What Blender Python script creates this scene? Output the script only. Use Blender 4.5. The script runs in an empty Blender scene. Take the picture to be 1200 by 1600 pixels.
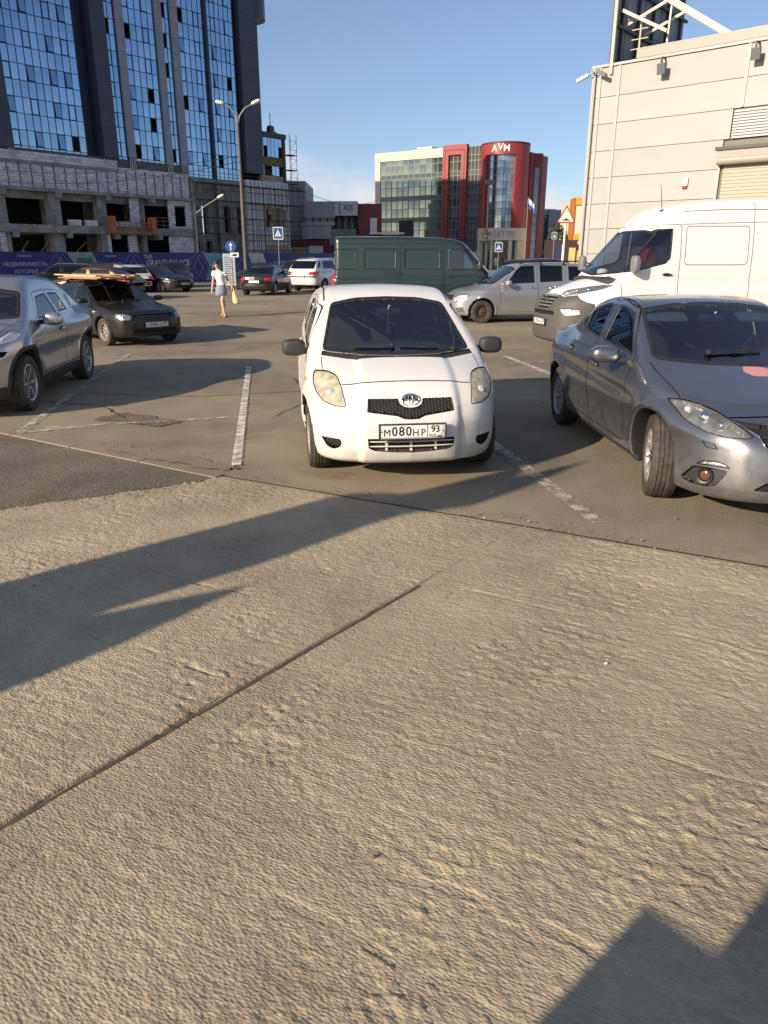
import bpy, bmesh, math, random
import numpy as np
from mathutils import Vector, Matrix
random.seed(7)
SC = bpy.context.scene
COL = SC.collection
R = math.radians
SUN_EL, SUN_AZ = 22.0, 228.0            # the sun stands behind the camera's left shoulder

# ---------------------------------------------------------------- camera, sky, sun, exposure
cam = bpy.data.cameras.new('camera')
cam.sensor_fit = 'VERTICAL'; cam.sensor_height = 36.0; cam.lens = 25.99
cam.clip_start = 0.05; cam.clip_end = 6000
camo = bpy.data.objects.new('camera', cam); COL.objects.link(camo)
camo.location = (0, 0, 1.78); camo.rotation_euler = (R(90 - 19.013), 0, 0)
SC.camera = camo
wd = bpy.data.worlds.new('World'); SC.world = wd; wd.use_nodes = True
nt = wd.node_tree; nt.nodes.clear()
sky = nt.nodes.new('ShaderNodeTexSky'); sky.sky_type = 'NISHITA'; sky.sun_disc = False
sky.sun_elevation = R(SUN_EL); sky.sun_rotation = R(SUN_AZ)
sky.air_density = .85; sky.dust_density = .8; sky.ozone_density = 3.0; sky.altitude = 50
bg = nt.nodes.new('ShaderNodeBackground'); bg.inputs[1].default_value = 0.106
wo = nt.nodes.new('ShaderNodeOutputWorld')
# thin pinkish evening clouds low in the sky, scattered all round the horizon
tc = nt.nodes.new('ShaderNodeTexCoord'); mp = nt.nodes.new('ShaderNodeMapping')
mp.inputs['Scale'].default_value = (5.0, 5.0, 11.0); mp.inputs['Location'].default_value = (2.92, 5.44, 1.48)
nz = nt.nodes.new('ShaderNodeTexNoise'); nz.inputs['Scale'].default_value = 1.0; nz.inputs['Detail'].default_value = 6; nz.inputs['Roughness'].default_value = .55
rp = nt.nodes.new('ShaderNodeValToRGB'); rp.color_ramp.elements[0].position = .54; rp.color_ramp.elements[1].position = .70
rp.color_ramp.elements[1].color = (.6, .6, .6, 1)
sx = nt.nodes.new('ShaderNodeSeparateXYZ')
band = nt.nodes.new('ShaderNodeMapRange'); band.inputs[1].default_value = .17; band.inputs[2].default_value = .07
mu = nt.nodes.new('ShaderNodeMath'); mu.operation = 'MULTIPLY'
mx = nt.nodes.new('ShaderNodeMix'); mx.data_type = 'RGBA'
mx.inputs[7].default_value = (7.4, 5.9, 5.9, 1)
L = nt.links.new
L(tc.outputs['Generated'], mp.inputs[0]); L(mp.outputs[0], nz.inputs[0]); L(nz.outputs[0], rp.inputs[0])
L(tc.outputs['Generated'], sx.inputs[0]); L(sx.outputs[2], band.inputs[0])
L(rp.outputs[0], mu.inputs[0]); L(band.outputs[0], mu.inputs[1]); L(mu.outputs[0], mx.inputs[0])
hz = nt.nodes.new('ShaderNodeMix'); hz.data_type = 'RGBA'; hz.inputs[0].default_value = .20; hz.inputs[7].default_value = (2.9, 3.0, 3.5, 1)   # even haze over the whole sky
L(sky.outputs[0], hz.inputs[6]); L(hz.outputs[2], mx.inputs[6]); L(mx.outputs[2], bg.inputs[0]); L(bg.outputs[0], wo.inputs[0])
sl = bpy.data.lights.new('sun', 'SUN'); sl.energy = 5.0; sl.angle = R(.53); sl.color = (1.0, .83, .62)
so = bpy.data.objects.new('sun', sl); COL.objects.link(so)
sd = Vector((math.sin(R(SUN_AZ)) * math.cos(R(SUN_EL)), math.cos(R(SUN_AZ)) * math.cos(R(SUN_EL)), math.sin(R(SUN_EL))))
so.rotation_euler = sd.to_track_quat('Z', 'Y').to_euler(); so.location = sd * 50
SC.view_settings.view_transform = 'Standard'; SC.view_settings.look = 'None'
SC.view_settings.exposure = 0.52; SC.view_settings.gamma = 1.0; SC.view_settings.use_curve_mapping = False
SC.render.engine = 'CYCLES'
SC.cycles.transparent_max_bounces = 16; SC.cycles.max_bounces = 6; SC.cycles.diffuse_bounces = 3; SC.cycles.glossy_bounces = 4
SC.cycles.caustics_reflective = False; SC.cycles.caustics_refractive = False

# ---------------------------------------------------------------- materials
MATS = {}
def mat(name, col, rough=.6, metal=0., spec=.5, coat=0., var=0., vscale=6., bump=0., bscale=40., bdist=.01, alt=None, emit=0.,
        dirt=None, two=None, detail=5., stretch=None):
    """one procedural material: base colour with noise variation, optional second tone, dirt near the ground, bump"""
    if name in MATS: return MATS[name]
    m = bpy.data.materials.new(name); m.use_nodes = True; MATS[name] = m
    n = m.node_tree.nodes; l = m.node_tree.links.new
    b = n['Principled BSDF']
    b.inputs['Base Color'].default_value = (*col, 1); b.inputs['Roughness'].default_value = rough
    b.inputs['Metallic'].default_value = metal; b.inputs['Specular IOR Level'].default_value = spec
    b.inputs['Coat Weight'].default_value = coat; b.inputs['Coat Roughness'].default_value = .04
    src = None
    co = n.new('ShaderNodeTexCoord'); vec = co.outputs['Object']
    if stretch:
        mpp = n.new('ShaderNodeMapping'); mpp.inputs['Scale'].default_value = stretch; l(vec, mpp.inputs[0]); vec = mpp.outputs[0]
    if var or alt:
        z = n.new('ShaderNodeTexNoise'); z.inputs['Scale'].default_value = vscale; z.inputs['Detail'].default_value = detail
        z.inputs['Roughness'].default_value = .65; l(vec, z.inputs[0])
        mr = n.new('ShaderNodeMapRange'); mr.inputs[1].default_value = .35; mr.inputs[2].default_value = .68; l(z.outputs[0], mr.inputs[0])
        mi = n.new('ShaderNodeMix'); mi.data_type = 'RGBA'
        a2 = alt or tuple(c * (1 + var) for c in col)
        mi.inputs[6].default_value = (*(tuple(c * (1 - var) for c in col) if not alt else col), 1); mi.inputs[7].default_value = (*a2, 1)
        l(mr.outputs[0], mi.inputs[0]); src = mi.outputs[2]
    if dirt:                                   # (colour, height it reaches, strength): road film thinning out upward
        dc, dh, ds = dirt
        z2 = n.new('ShaderNodeTexNoise'); z2.inputs['Scale'].default_value = 9; z2.inputs['Detail'].default_value = 7; z2.inputs['Roughness'].default_value = .7
        l(co.outputs['Object'], z2.inputs[0])
        sp = n.new('ShaderNodeSeparateXYZ'); l(co.outputs['Object'], sp.inputs[0])
        g1 = n.new('ShaderNodeMapRange'); g1.inputs[1].default_value = dh; g1.inputs[2].default_value = .15; l(sp.outputs[2], g1.inputs[0])
        g2 = n.new('ShaderNodeMapRange'); g2.inputs[1].default_value = .3; g2.inputs[2].default_value = .75; l(z2.outputs[0], g2.inputs[0])
        ad = n.new('ShaderNodeMath'); ad.operation = 'MULTIPLY'; l(g1.outputs[0], ad.inputs[0]); l(g2.outputs[0], ad.inputs[1])
        am = n.new('ShaderNodeMath'); am.operation = 'MULTIPLY_ADD'; am.inputs[1].default_value = ds; am.inputs[2].default_value = .03; l(ad.outputs[0], am.inputs[0])
        m2 = n.new('ShaderNodeMix'); m2.data_type = 'RGBA'; m2.inputs[7].default_value = (*dc, 1)
        if src: l(src, m2.inputs[6])
        else: m2.inputs[6].default_value = (*col, 1)
        l(am.outputs[0], m2.inputs[0]); src = m2.outputs[2]
        ro = n.new('ShaderNodeMapRange'); ro.inputs[3].default_value = rough; ro.inputs[4].default_value = .8; l(am.outputs[0], ro.inputs[0]); l(ro.outputs[0], b.inputs['Roughness'])
        if coat:
            cw = n.new('ShaderNodeMapRange'); cw.inputs[3].default_value = coat; cw.inputs[4].default_value = 0; l(am.outputs[0], cw.inputs[0]); l(cw.outputs[0], b.inputs['Coat Weight'])
        if metal:
            me = n.new('ShaderNodeMapRange'); me.inputs[3].default_value = metal; me.inputs[4].default_value = 0; l(am.outputs[0], me.inputs[0]); l(me.outputs[0], b.inputs['Metallic'])
    if two is not None:                        # the inside of a car body is dark trim
        ge = n.new('ShaderNodeNewGeometry'); m3 = n.new('ShaderNodeMix'); m3.data_type = 'RGBA'; m3.inputs[7].default_value = (*two, 1)
        if src: l(src, m3.inputs[6])
        else: m3.inputs[6].default_value = (*col, 1)
        l(ge.outputs['Backfacing'], m3.inputs[0]); src = m3.outputs[2]
    if src: l(src, b.inputs['Base Color'])
    if bump:
        z3 = n.new('ShaderNodeTexNoise'); z3.inputs['Scale'].default_value = bscale; z3.inputs['Detail'].default_value = 6; z3.inputs['Roughness'].default_value = .65; l(vec, z3.inputs[0])
        bu = n.new('ShaderNodeBump'); bu.inputs['Strength'].default_value = bump; bu.inputs['Distance'].default_value = bdist; l(z3.outputs[0], bu.inputs['Height']); l(bu.outputs[0], b.inputs['Normal'])
    if emit:
        b.inputs['Emission Color'].default_value = (*col, 1); b.inputs['Emission Strength'].default_value = emit
    return m
def glass(name, tint, ior=1.5, extra=0., rough=0., haze=None):
    if name in MATS: return MATS[name]
    m = bpy.data.materials.new(name); m.use_nodes = True; MATS[name] = m
    n = m.node_tree.nodes; l = m.node_tree.links.new; n.remove(n['Principled BSDF'])
    t = n.new('ShaderNodeBsdfTransparent'); t.inputs[0].default_value = (*tint, 1)
    g = n.new('ShaderNodeBsdfGlossy'); g.inputs['Roughness'].default_value = rough; g.inputs[0].default_value = (1, 1, 1, 1)
    f = n.new('ShaderNodeFresnel'); f.inputs[0].default_value = ior
    a = n.new('ShaderNodeMath'); a.operation = 'ADD'; a.use_clamp = True; a.inputs[1].default_value = extra; l(f.outputs[0], a.inputs[0])
    x = n.new('ShaderNodeMixShader'); l(a.outputs[0], x.inputs[0]); l(t.outputs[0], x.inputs[1]); l(g.outputs[0], x.inputs[2])
    if haze:                                   # weathered plastic: part of the light is scattered by the yellowed surface
        df = n.new('ShaderNodeBsdfDiffuse'); z = n.new('ShaderNodeTexNoise'); z.inputs['Scale'].default_value = 14; z.inputs['Detail'].default_value = 4
        co = n.new('ShaderNodeTexCoord'); l(co.outputs['Object'], z.inputs[0]); df.inputs[0].default_value = (*haze[0], 1)
        mr = n.new('ShaderNodeMapRange'); mr.inputs[1].default_value = .3; mr.inputs[2].default_value = .7; mr.inputs[3].default_value = haze[1] * .6; mr.inputs[4].default_value = min(1, haze[1] * 1.5); l(z.outputs[0], mr.inputs[0])
        y = n.new('ShaderNodeMixShader'); l(mr.outputs[0], y.inputs[0]); l(x.outputs[0], y.inputs[1]); l(df.outputs[0], y.inputs[2]); x = y
    l(x.outputs[0], n['Material Output'].inputs[0])
    return m

# ---------------------------------------------------------------- mesh helpers
class MB:
    """collects verts and faces (with a material index each) for one mesh object"""
    def __init__(s): s.v = []; s.f = []; s.m = []
    def add(s, vs, fs, mi=0):
        o = len(s.v); s.v += [tuple(p) for p in vs]; s.f += [[i + o for i in f] for f in fs]; s.m += [mi] * len(fs); return s
    def box(s, x0, x1, y0, y1, z0, z1, mi=0, M=None):
        vs = [(x, y, z) for z in (z0, z1) for y in (y0, y1) for x in (x0, x1)]
        if M is not None: vs = [M @ Vector(p) for p in vs]
        return s.add(vs, [(0, 2, 3, 1), (4, 5, 7, 6), (0, 1, 5, 4), (2, 6, 7, 3), (0, 4, 6, 2), (1, 3, 7, 5)], mi)
    def bar(s, a, b, w, h=None, mi=0):
        """square bar from a to b"""
        a, b = Vector(a), Vector(b); h = h or w; d = (b - a); ln = d.length
        q = d.to_track_quat('Z', 'Y').to_matrix().to_4x4(); q.translation = a
        return s.box(-w / 2, w / 2, -h / 2, h / 2, 0, ln, mi, q)
    def tube(s, a, b, r, r2=None, n=8, mi=0, cap=True):
        a, b = Vector(a), Vector(b); r2 = r if r2 is None else r2
        q = (b - a).to_track_quat('Z', 'Y').to_matrix(); vs = []
        for p, rr in ((a, r), (b, r2)):
            for i in range(n): vs.append(p + q @ Vector((rr * math.cos(2 * math.pi * i / n), rr * math.sin(2 * math.pi * i / n), 0)))
        fs = [(i, (i + 1) % n, n + (i + 1) % n, n + i) for i in range(n)]
        if cap: fs += [tuple(range(n - 1, -1, -1)), tuple(range(n, 2 * n))]
        return s.add(vs, fs, mi)
    def path(s, pts, r, n=6, mi=0):
        for a, b in zip(pts[:-1], pts[1:]): s.tube(a, b, r, n=n, mi=mi)
        return s
    def prism(s, poly, z0, z1, mi=0, M=None):
        """polygon (x,y) extruded from z0 to z1"""
        n = len(poly); vs = [(x, y, z0) for x, y in poly] + [(x, y, z1) for x, y in poly]
        if M is not None: vs = [M @ Vector(p) for p in vs]
        ar = sum(poly[i][0] * poly[(i + 1) % n][1] - poly[(i + 1) % n][0] * poly[i][1] for i in range(n))
        fs = [tuple(range(n - 1, -1, -1)), tuple(range(n, 2 * n))] + [(i, (i + 1) % n, n + (i + 1) % n, n + i) for i in range(n)]
        if ar < 0: fs = [tuple(reversed(f)) for f in fs]
        return s.add(vs, fs, mi)
    def lathe(s, prof, n=32, axis='Y', mi=0, c=(0, 0, 0)):
        """profile (r, t) turned round an axis through c"""
        vs = []
        for i in range(n):
            a = 2 * math.pi * i / n
            for r, t in prof:
                p = (r * math.cos(a), t, r * math.sin(a)) if axis == 'Y' else (r * math.cos(a), r * math.sin(a), t) if axis == 'Z' else (t, r * math.cos(a), r * math.sin(a))
                vs.append((p[0] + c[0], p[1] + c[1], p[2] + c[2]))
        k = len(prof); fs = []
        for i in range(n):
            j = (i + 1) % n
            for q in range(k - 1): fs.append((i * k + q, i * k + q + 1, j * k + q + 1, j * k + q))
        return s.add(vs, fs, mi)
    def sup(s, c, sz, e=.5, nu=20, nv=12, mi=0, M=None):
        """superellipsoid: e small = boxy, 1 = round"""
        f = lambda w, e: math.copysign(abs(w) ** e, w); vs = []
        for j in range(nv + 1):
            v = -math.pi / 2 + math.pi * j / nv
            for i in range(nu):
                u = 2 * math.pi * i / nu
                vs.append((c[0] + sz[0] * f(math.cos(v), e) * f(math.cos(u), e), c[1] + sz[1] * f(math.cos(v), e) * f(math.sin(u), e), c[2] + sz[2] * f(math.sin(v), e)))
        if M is not None: vs = [M @ Vector(p) for p in vs]
        fs = [(j * nu + i, j * nu + (i + 1) % nu, (j + 1) * nu + (i + 1) % nu, (j + 1) * nu + i) for j in range(nv) for i in range(nu)]
        return s.add(vs, fs, mi)
    def obj(s, name, mats, parent=None, smooth=False, bevel=0.):
        me = bpy.data.meshes.new(name); me.from_pydata(s.v, [], s.f)
        for m in (mats if isinstance(mats, (list, tuple)) else [mats]): me.materials.append(m)
        if any(s.m): me.polygons.foreach_set('material_index', s.m)
        if smooth: me.polygons.foreach_set('use_smooth', [True] * len(s.f)); 
        if smooth == 'auto': me.set_sharp_from_angle(angle=R(35))
        me.validate(); me.update()
        o = bpy.data.objects.new(name, me); COL.objects.link(o); o.parent = parent
        if bevel:
            b = o.modifiers.new('bevel', 'BEVEL'); b.width = bevel; b.segments = 2; b.limit_method = 'ANGLE'
        return o
def tag(o, label=None, cat=None, group=None, kind=None):
    if label: o['label'] = label
    if cat: o['category'] = cat
    if group: o['group'] = group
    if kind: o['kind'] = kind
    return o
def empty(name, loc=(0, 0, 0), rz=0, parent=None, label=None, cat=None, group=None):
    o = bpy.data.objects.new(name, None); COL.objects.link(o); o.empty_display_size = .2
    o.location = loc; o.rotation_euler = (0, 0, rz); o.parent = parent
    return tag(o, label, cat, group)
def copy_tree(o, parent=None):
    c = o.copy(); COL.objects.link(c); c.parent = parent
    for ch in list(o.children): copy_tree(ch, c)
    return c
def inst(name, me, parent, loc=(0, 0, 0), rot=(0, 0, 0), scale=(1, 1, 1)):
    o = bpy.data.objects.new(name, me); COL.objects.link(o); o.parent = parent; o.location = loc; o.rotation_euler = rot; o.scale = scale
    return o
def frame_plane(o, az, P):
    """turn an object so that its local x runs along azimuth az (from +Y, clockwise), y points away, z is up"""
    a = R(az); o.location = (P[0], P[1], P[2] if len(P) > 2 else 0); o.rotation_euler = (0, 0, math.pi / 2 - a); return o
def text(name, body, size, m, parent=None, loc=(0, 0, 0), rot=(R(90), 0, 0), extrude=.002, align='CENTER', sx=1., shear=0., weight=0.):
    cu = bpy.data.curves.new(name, 'FONT'); cu.body = body; cu.size = size; cu.align_x = align; cu.align_y = 'CENTER'
    cu.extrude = extrude; cu.resolution_u = 3; cu.offset = weight; cu.materials.append(m)
    t = bpy.data.objects.new(name, cu); COL.objects.link(t)
    dg = bpy.context.evaluated_depsgraph_get(); me = bpy.data.meshes.new_from_object(t.evaluated_get(dg)); me.name = name
    bpy.data.objects.remove(t); bpy.data.curves.remove(cu)
    o = bpy.data.objects.new(name, me); COL.objects.link(o); o.parent = parent; o.location = loc; o.rotation_euler = rot; o.scale = (sx, 1, 1)
    return o
# ---------------------------------------------------------------- vehicles: a smooth body as an implicit surface, panels cut out of it
def smax(a, b, k):
    h = np.maximum(k - np.abs(a - b), 0) / k
    return np.maximum(a, b) + h * h * k * .25
def smin(a, b, k): return -smax(-a, -b, k)
def pch(pts):
    """smooth interpolation through points (no overshoot)"""
    x = np.array([p[0] for p in pts], float); y = np.array([p[1] for p in pts], float)
    h = np.diff(x); d = np.diff(y) / h; m = np.zeros(len(x)); m[0] = d[0]; m[-1] = d[-1]
    for i in range(1, len(x) - 1):
        if d[i - 1] * d[i] > 0:
            w1 = 2 * h[i] + h[i - 1]; w2 = h[i] + 2 * h[i - 1]; m[i] = (w1 + w2) / (w1 / d[i - 1] + w2 / d[i])
    def f(q):
        q = np.clip(q, x[0], x[-1]); i = np.clip(np.searchsorted(x, q, side='right') - 1, 0, len(x) - 2)
        t = (q - x[i]) / h[i]; t2 = t * t; t3 = t2 * t
        return (2 * t3 - 3 * t2 + 1) * y[i] + (t3 - 2 * t2 + t) * h[i] * m[i] + (-2 * t3 + 3 * t2) * y[i + 1] + (t3 - t2) * h[i] * m[i + 1]
    return f
def sst(a, b, x):
    t = np.clip((x - a) / (b - a), 0, 1); return t * t * (3 - 2 * t)

def make_sdf(P):
    hood, plan, sec = pch(P['deck']), pch(P['plan']), pch(P['sec'])
    nose, nosec, tail, tailc = pch(P['nose']), pch(P['nosec']), pch(P['tail']), pch(P['tailc'])
    zb = pch(P['bot']); roof = pch(P['roof']); xr = P['xw']
    def line(p, q):                      # signed distance to the line p-q in the xz plane, positive on the left-hand (front/up) side
        dx, dz = q[0] - p[0], q[1] - p[1]; ln = math.hypot(dx, dz)
        return lambda x, z: (-(x - p[0]) * dz + (z - p[1]) * dx) / ln
    wsl = line(*P['ws']); rrl = line(*P['rw'])
    def f(x, y, z):
        ay = np.sqrt(y * y + 1e-5)
        hw = plan(x) - sec(z)
        dz = P.get('side') and P['side'](x, ay, z)
        if dz is not None and dz is not False: hw = hw + dz
        for xw in xr:                    # swollen wheel arches
            dd = np.sqrt((x - xw) ** 2 + (z - P['r']) ** 2)
            hw = hw + P['flare'] * np.exp(-((dd - P['R'] - .02) / .06) ** 2) * (z > .1)
        top = z - hood(x) + P['crown'] * (ay / .8) ** 2
        if P.get('top'): top = top - P['top'](x, ay, z)
        fr = nose(z) + nosec(ay) - x
        if P.get('front'): fr = fr - P['front'](x, ay, z)
        re = x - tail(z) + tailc(ay)
        low = smax(top * .9, ay - hw, P['ks'])
        low = smax(low, fr * .95, P['kf']); low = smax(low, re * .95, P.get('kr', .08)); low = smax(low, zb(x) - z, .06)
        # greenhouse
        xc = x - P['wsc'] * ay * ay
        g = smax(wsl(xc, z), z - roof(x) + P['rcrown'] * ay ** 2, P.get('kw', .06))
        xb = x + P.get('rwc', .10) * ay * ay
        g = smax(g, rrl(xb, z), P.get('kb', .1))
        g = smax(g, ay - (P['gw'](x) if callable(P['gw']) else P['gw']) + np.maximum(z - P["belt"], 0) * P["tumble"] + P.get('gt2', .25) * np.maximum(z - P['belt'] - .1, 0) ** 2, P['kg'])
        g = smax(g, P['belt'] - .3 - z, .05)
        b = smin(low, g, P['kj'])
        for xw in xr:
            w = np.sqrt((x - xw) ** 2 + (z - P['r']) ** 2) - P['R']
            b = smax(b, -smax(w, (P['W'] / 2 - .30) - ay, .03), .030)
        return b
    return f
def sdf_grad(f, p, e=.004):
    g = np.empty_like(p)
    for k in range(3):
        a = p.copy(); a[:, k] += e; b = p.copy(); b[:, k] -= e
        g[:, k] = (f(*a.T) - f(*b.T)) / (2 * e)
    return g
def surface_nets(f, lo, hi, h):
    n = [int(math.ceil((hi[i] - lo[i]) / h)) + 1 for i in range(3)]
    hy = int(math.ceil(hi[1] / h)); ys = (np.arange(-hy, hy + 1)) * h; n[1] = len(ys)
    xs = lo[0] + np.arange(n[0]) * h; zs = lo[2] + np.arange(n[2]) * h
    X, Y, Z = np.meshgrid(xs, ys[hy:], zs, indexing='ij')
    H = f(X, Y, Z); V = np.concatenate([H[:, :0:-1, :], H], axis=1)
    S = V < 0
    c = np.zeros((n[0] - 1, n[1] - 1, n[2] - 1), int)
    for dx in (0, 1):
        for dy in (0, 1):
            for dz in (0, 1): c += S[dx:n[0] - 1 + dx, dy:n[1] - 1 + dy, dz:n[2] - 1 + dz]
    act = (c > 0) & (c < 8); ix = -np.ones(c.shape, int); cells = np.argwhere(act); ix[act] = np.arange(len(cells))
    acc = np.zeros((len(cells), 3)); cnt = np.zeros(len(cells))
    i, j, k = cells.T
    for ax in range(3):
        for a in (0, 1):
            for b in (0, 1):
                o = [0, 0, 0]; o[(ax + 1) % 3] = a; o[(ax + 2) % 3] = b; e = list(o); e[ax] = 1
                v0 = V[i + o[0], j + o[1], k + o[2]]; v1 = V[i + e[0], j + e[1], k + e[2]]
                m = (v0 < 0) != (v1 < 0); t = np.where(m, v0 / np.where(m, v0 - v1, 1), 0)
                p = np.array(o, float)[None].repeat(len(cells), 0); p[:, ax] = t
                acc += p * m[:, None]; cnt += m
    P = np.column_stack([xs[i], ys[j], zs[k]]) + acc / cnt[:, None] * h
    faces = []
    for ax in range(3):
        sl0 = [slice(None)] * 3; sl1 = [slice(None)] * 3; sl0[ax] = slice(0, -1); sl1[ax] = slice(1, None)
        A, B = S[tuple(sl0)], S[tuple(sl1)]; ed = np.argwhere(A != B); u, w = (ax + 1) % 3, (ax + 2) % 3
        ok = (ed[:, u] > 0) & (ed[:, w] > 0) & (ed[:, u] < n[u] - 1) & (ed[:, w] < n[w] - 1); ed = ed[ok]
        q = []
        for du, dw in ((-1, -1), (0, -1), (0, 0), (-1, 0)):
            e = ed.copy(); e[:, u] += du; e[:, w] += dw; q.append(ix[e[:, 0], e[:, 1], e[:, 2]])
        q = np.column_stack(q); flip = ~A[ed[:, 0], ed[:, 1], ed[:, 2]]
        q[flip] = q[flip][:, ::-1]; faces.append(q)
    F = np.concatenate(faces); F = F[(F >= 0).all(1)]
    for it in range(3):
        v = f(*P.T); g = sdf_grad(f, P); st = v / np.maximum((g * g).sum(1), .15)
        P -= np.clip(st, -h * .6, h * .6)[:, None] * g
    return P, F

def rounded(poly, r, n=3):
    """polygon with its corners rounded; r one radius or one per corner"""
    out = []; N = len(poly)
    for i in range(N):
        p = Vector(poly[i]); a = Vector(poly[i - 1]); b = Vector(poly[(i + 1) % N]); rr = r[i] if isinstance(r, (list, tuple)) else r
        da, db = a - p, b - p; rr = min(rr, da.length * .45, db.length * .45)
        if rr < .003: out.append(tuple(p)); continue
        A = p + da.normalized() * rr; B = p + db.normalized() * rr
        for k in range(n + 1):
            t = k / n; q = A * (1 - t) ** 2 + p * 2 * t * (1 - t) + B * t * t; out.append(tuple(q))
    return out
def offset(poly, d):
    """grow (d>0) or shrink a closed polygon"""
    N = len(poly); ar = sum(poly[i][0] * poly[(i + 1) % N][1] - poly[(i + 1) % N][0] * poly[i][1] for i in range(N)); s = 1 if ar > 0 else -1; out = []
    for i in range(N):
        p = Vector(poly[i]); e1 = p - Vector(poly[i - 1]); e2 = Vector(poly[(i + 1) % N]) - p
        if e1.length < 1e-6 or e2.length < 1e-6: out.append(tuple(p)); continue
        e1.normalize(); e2.normalize(); n1 = Vector((e1.y, -e1.x)) * s; n2 = Vector((e2.y, -e2.x)) * s; m = n1 + n2
        if m.length < .2: m = n1 * .2
        m = m / max(m.length_squared * .5, .3); out.append((p.x + m.x * d, p.y + m.y * d))
    return out
def thick(line, w):
    """open polyline to a thin closed polygon"""
    L_, R_ = [], []
    for i, p in enumerate(line):
        a = Vector(line[max(i - 1, 0)]); b = Vector(line[min(i + 1, len(line) - 1)]); d = (b - a).normalized(); n = Vector((-d.y, d.x)) * w / 2
        L_.append((p[0] + n.x, p[1] + n.y)); R_.append((p[0] - n.x, p[1] - n.y))
    return L_ + R_[::-1]
def inside(poly, x, y):
    c = False; N = len(poly); j = N - 1
    for i in range(N):
        xi, yi = poly[i]; xj, yj = poly[j]
        if (yi > y) != (yj > y) and x < (xj - xi) * (y - yi) / (yj - yi) + xi: c = not c
        j = i
    return c

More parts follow.
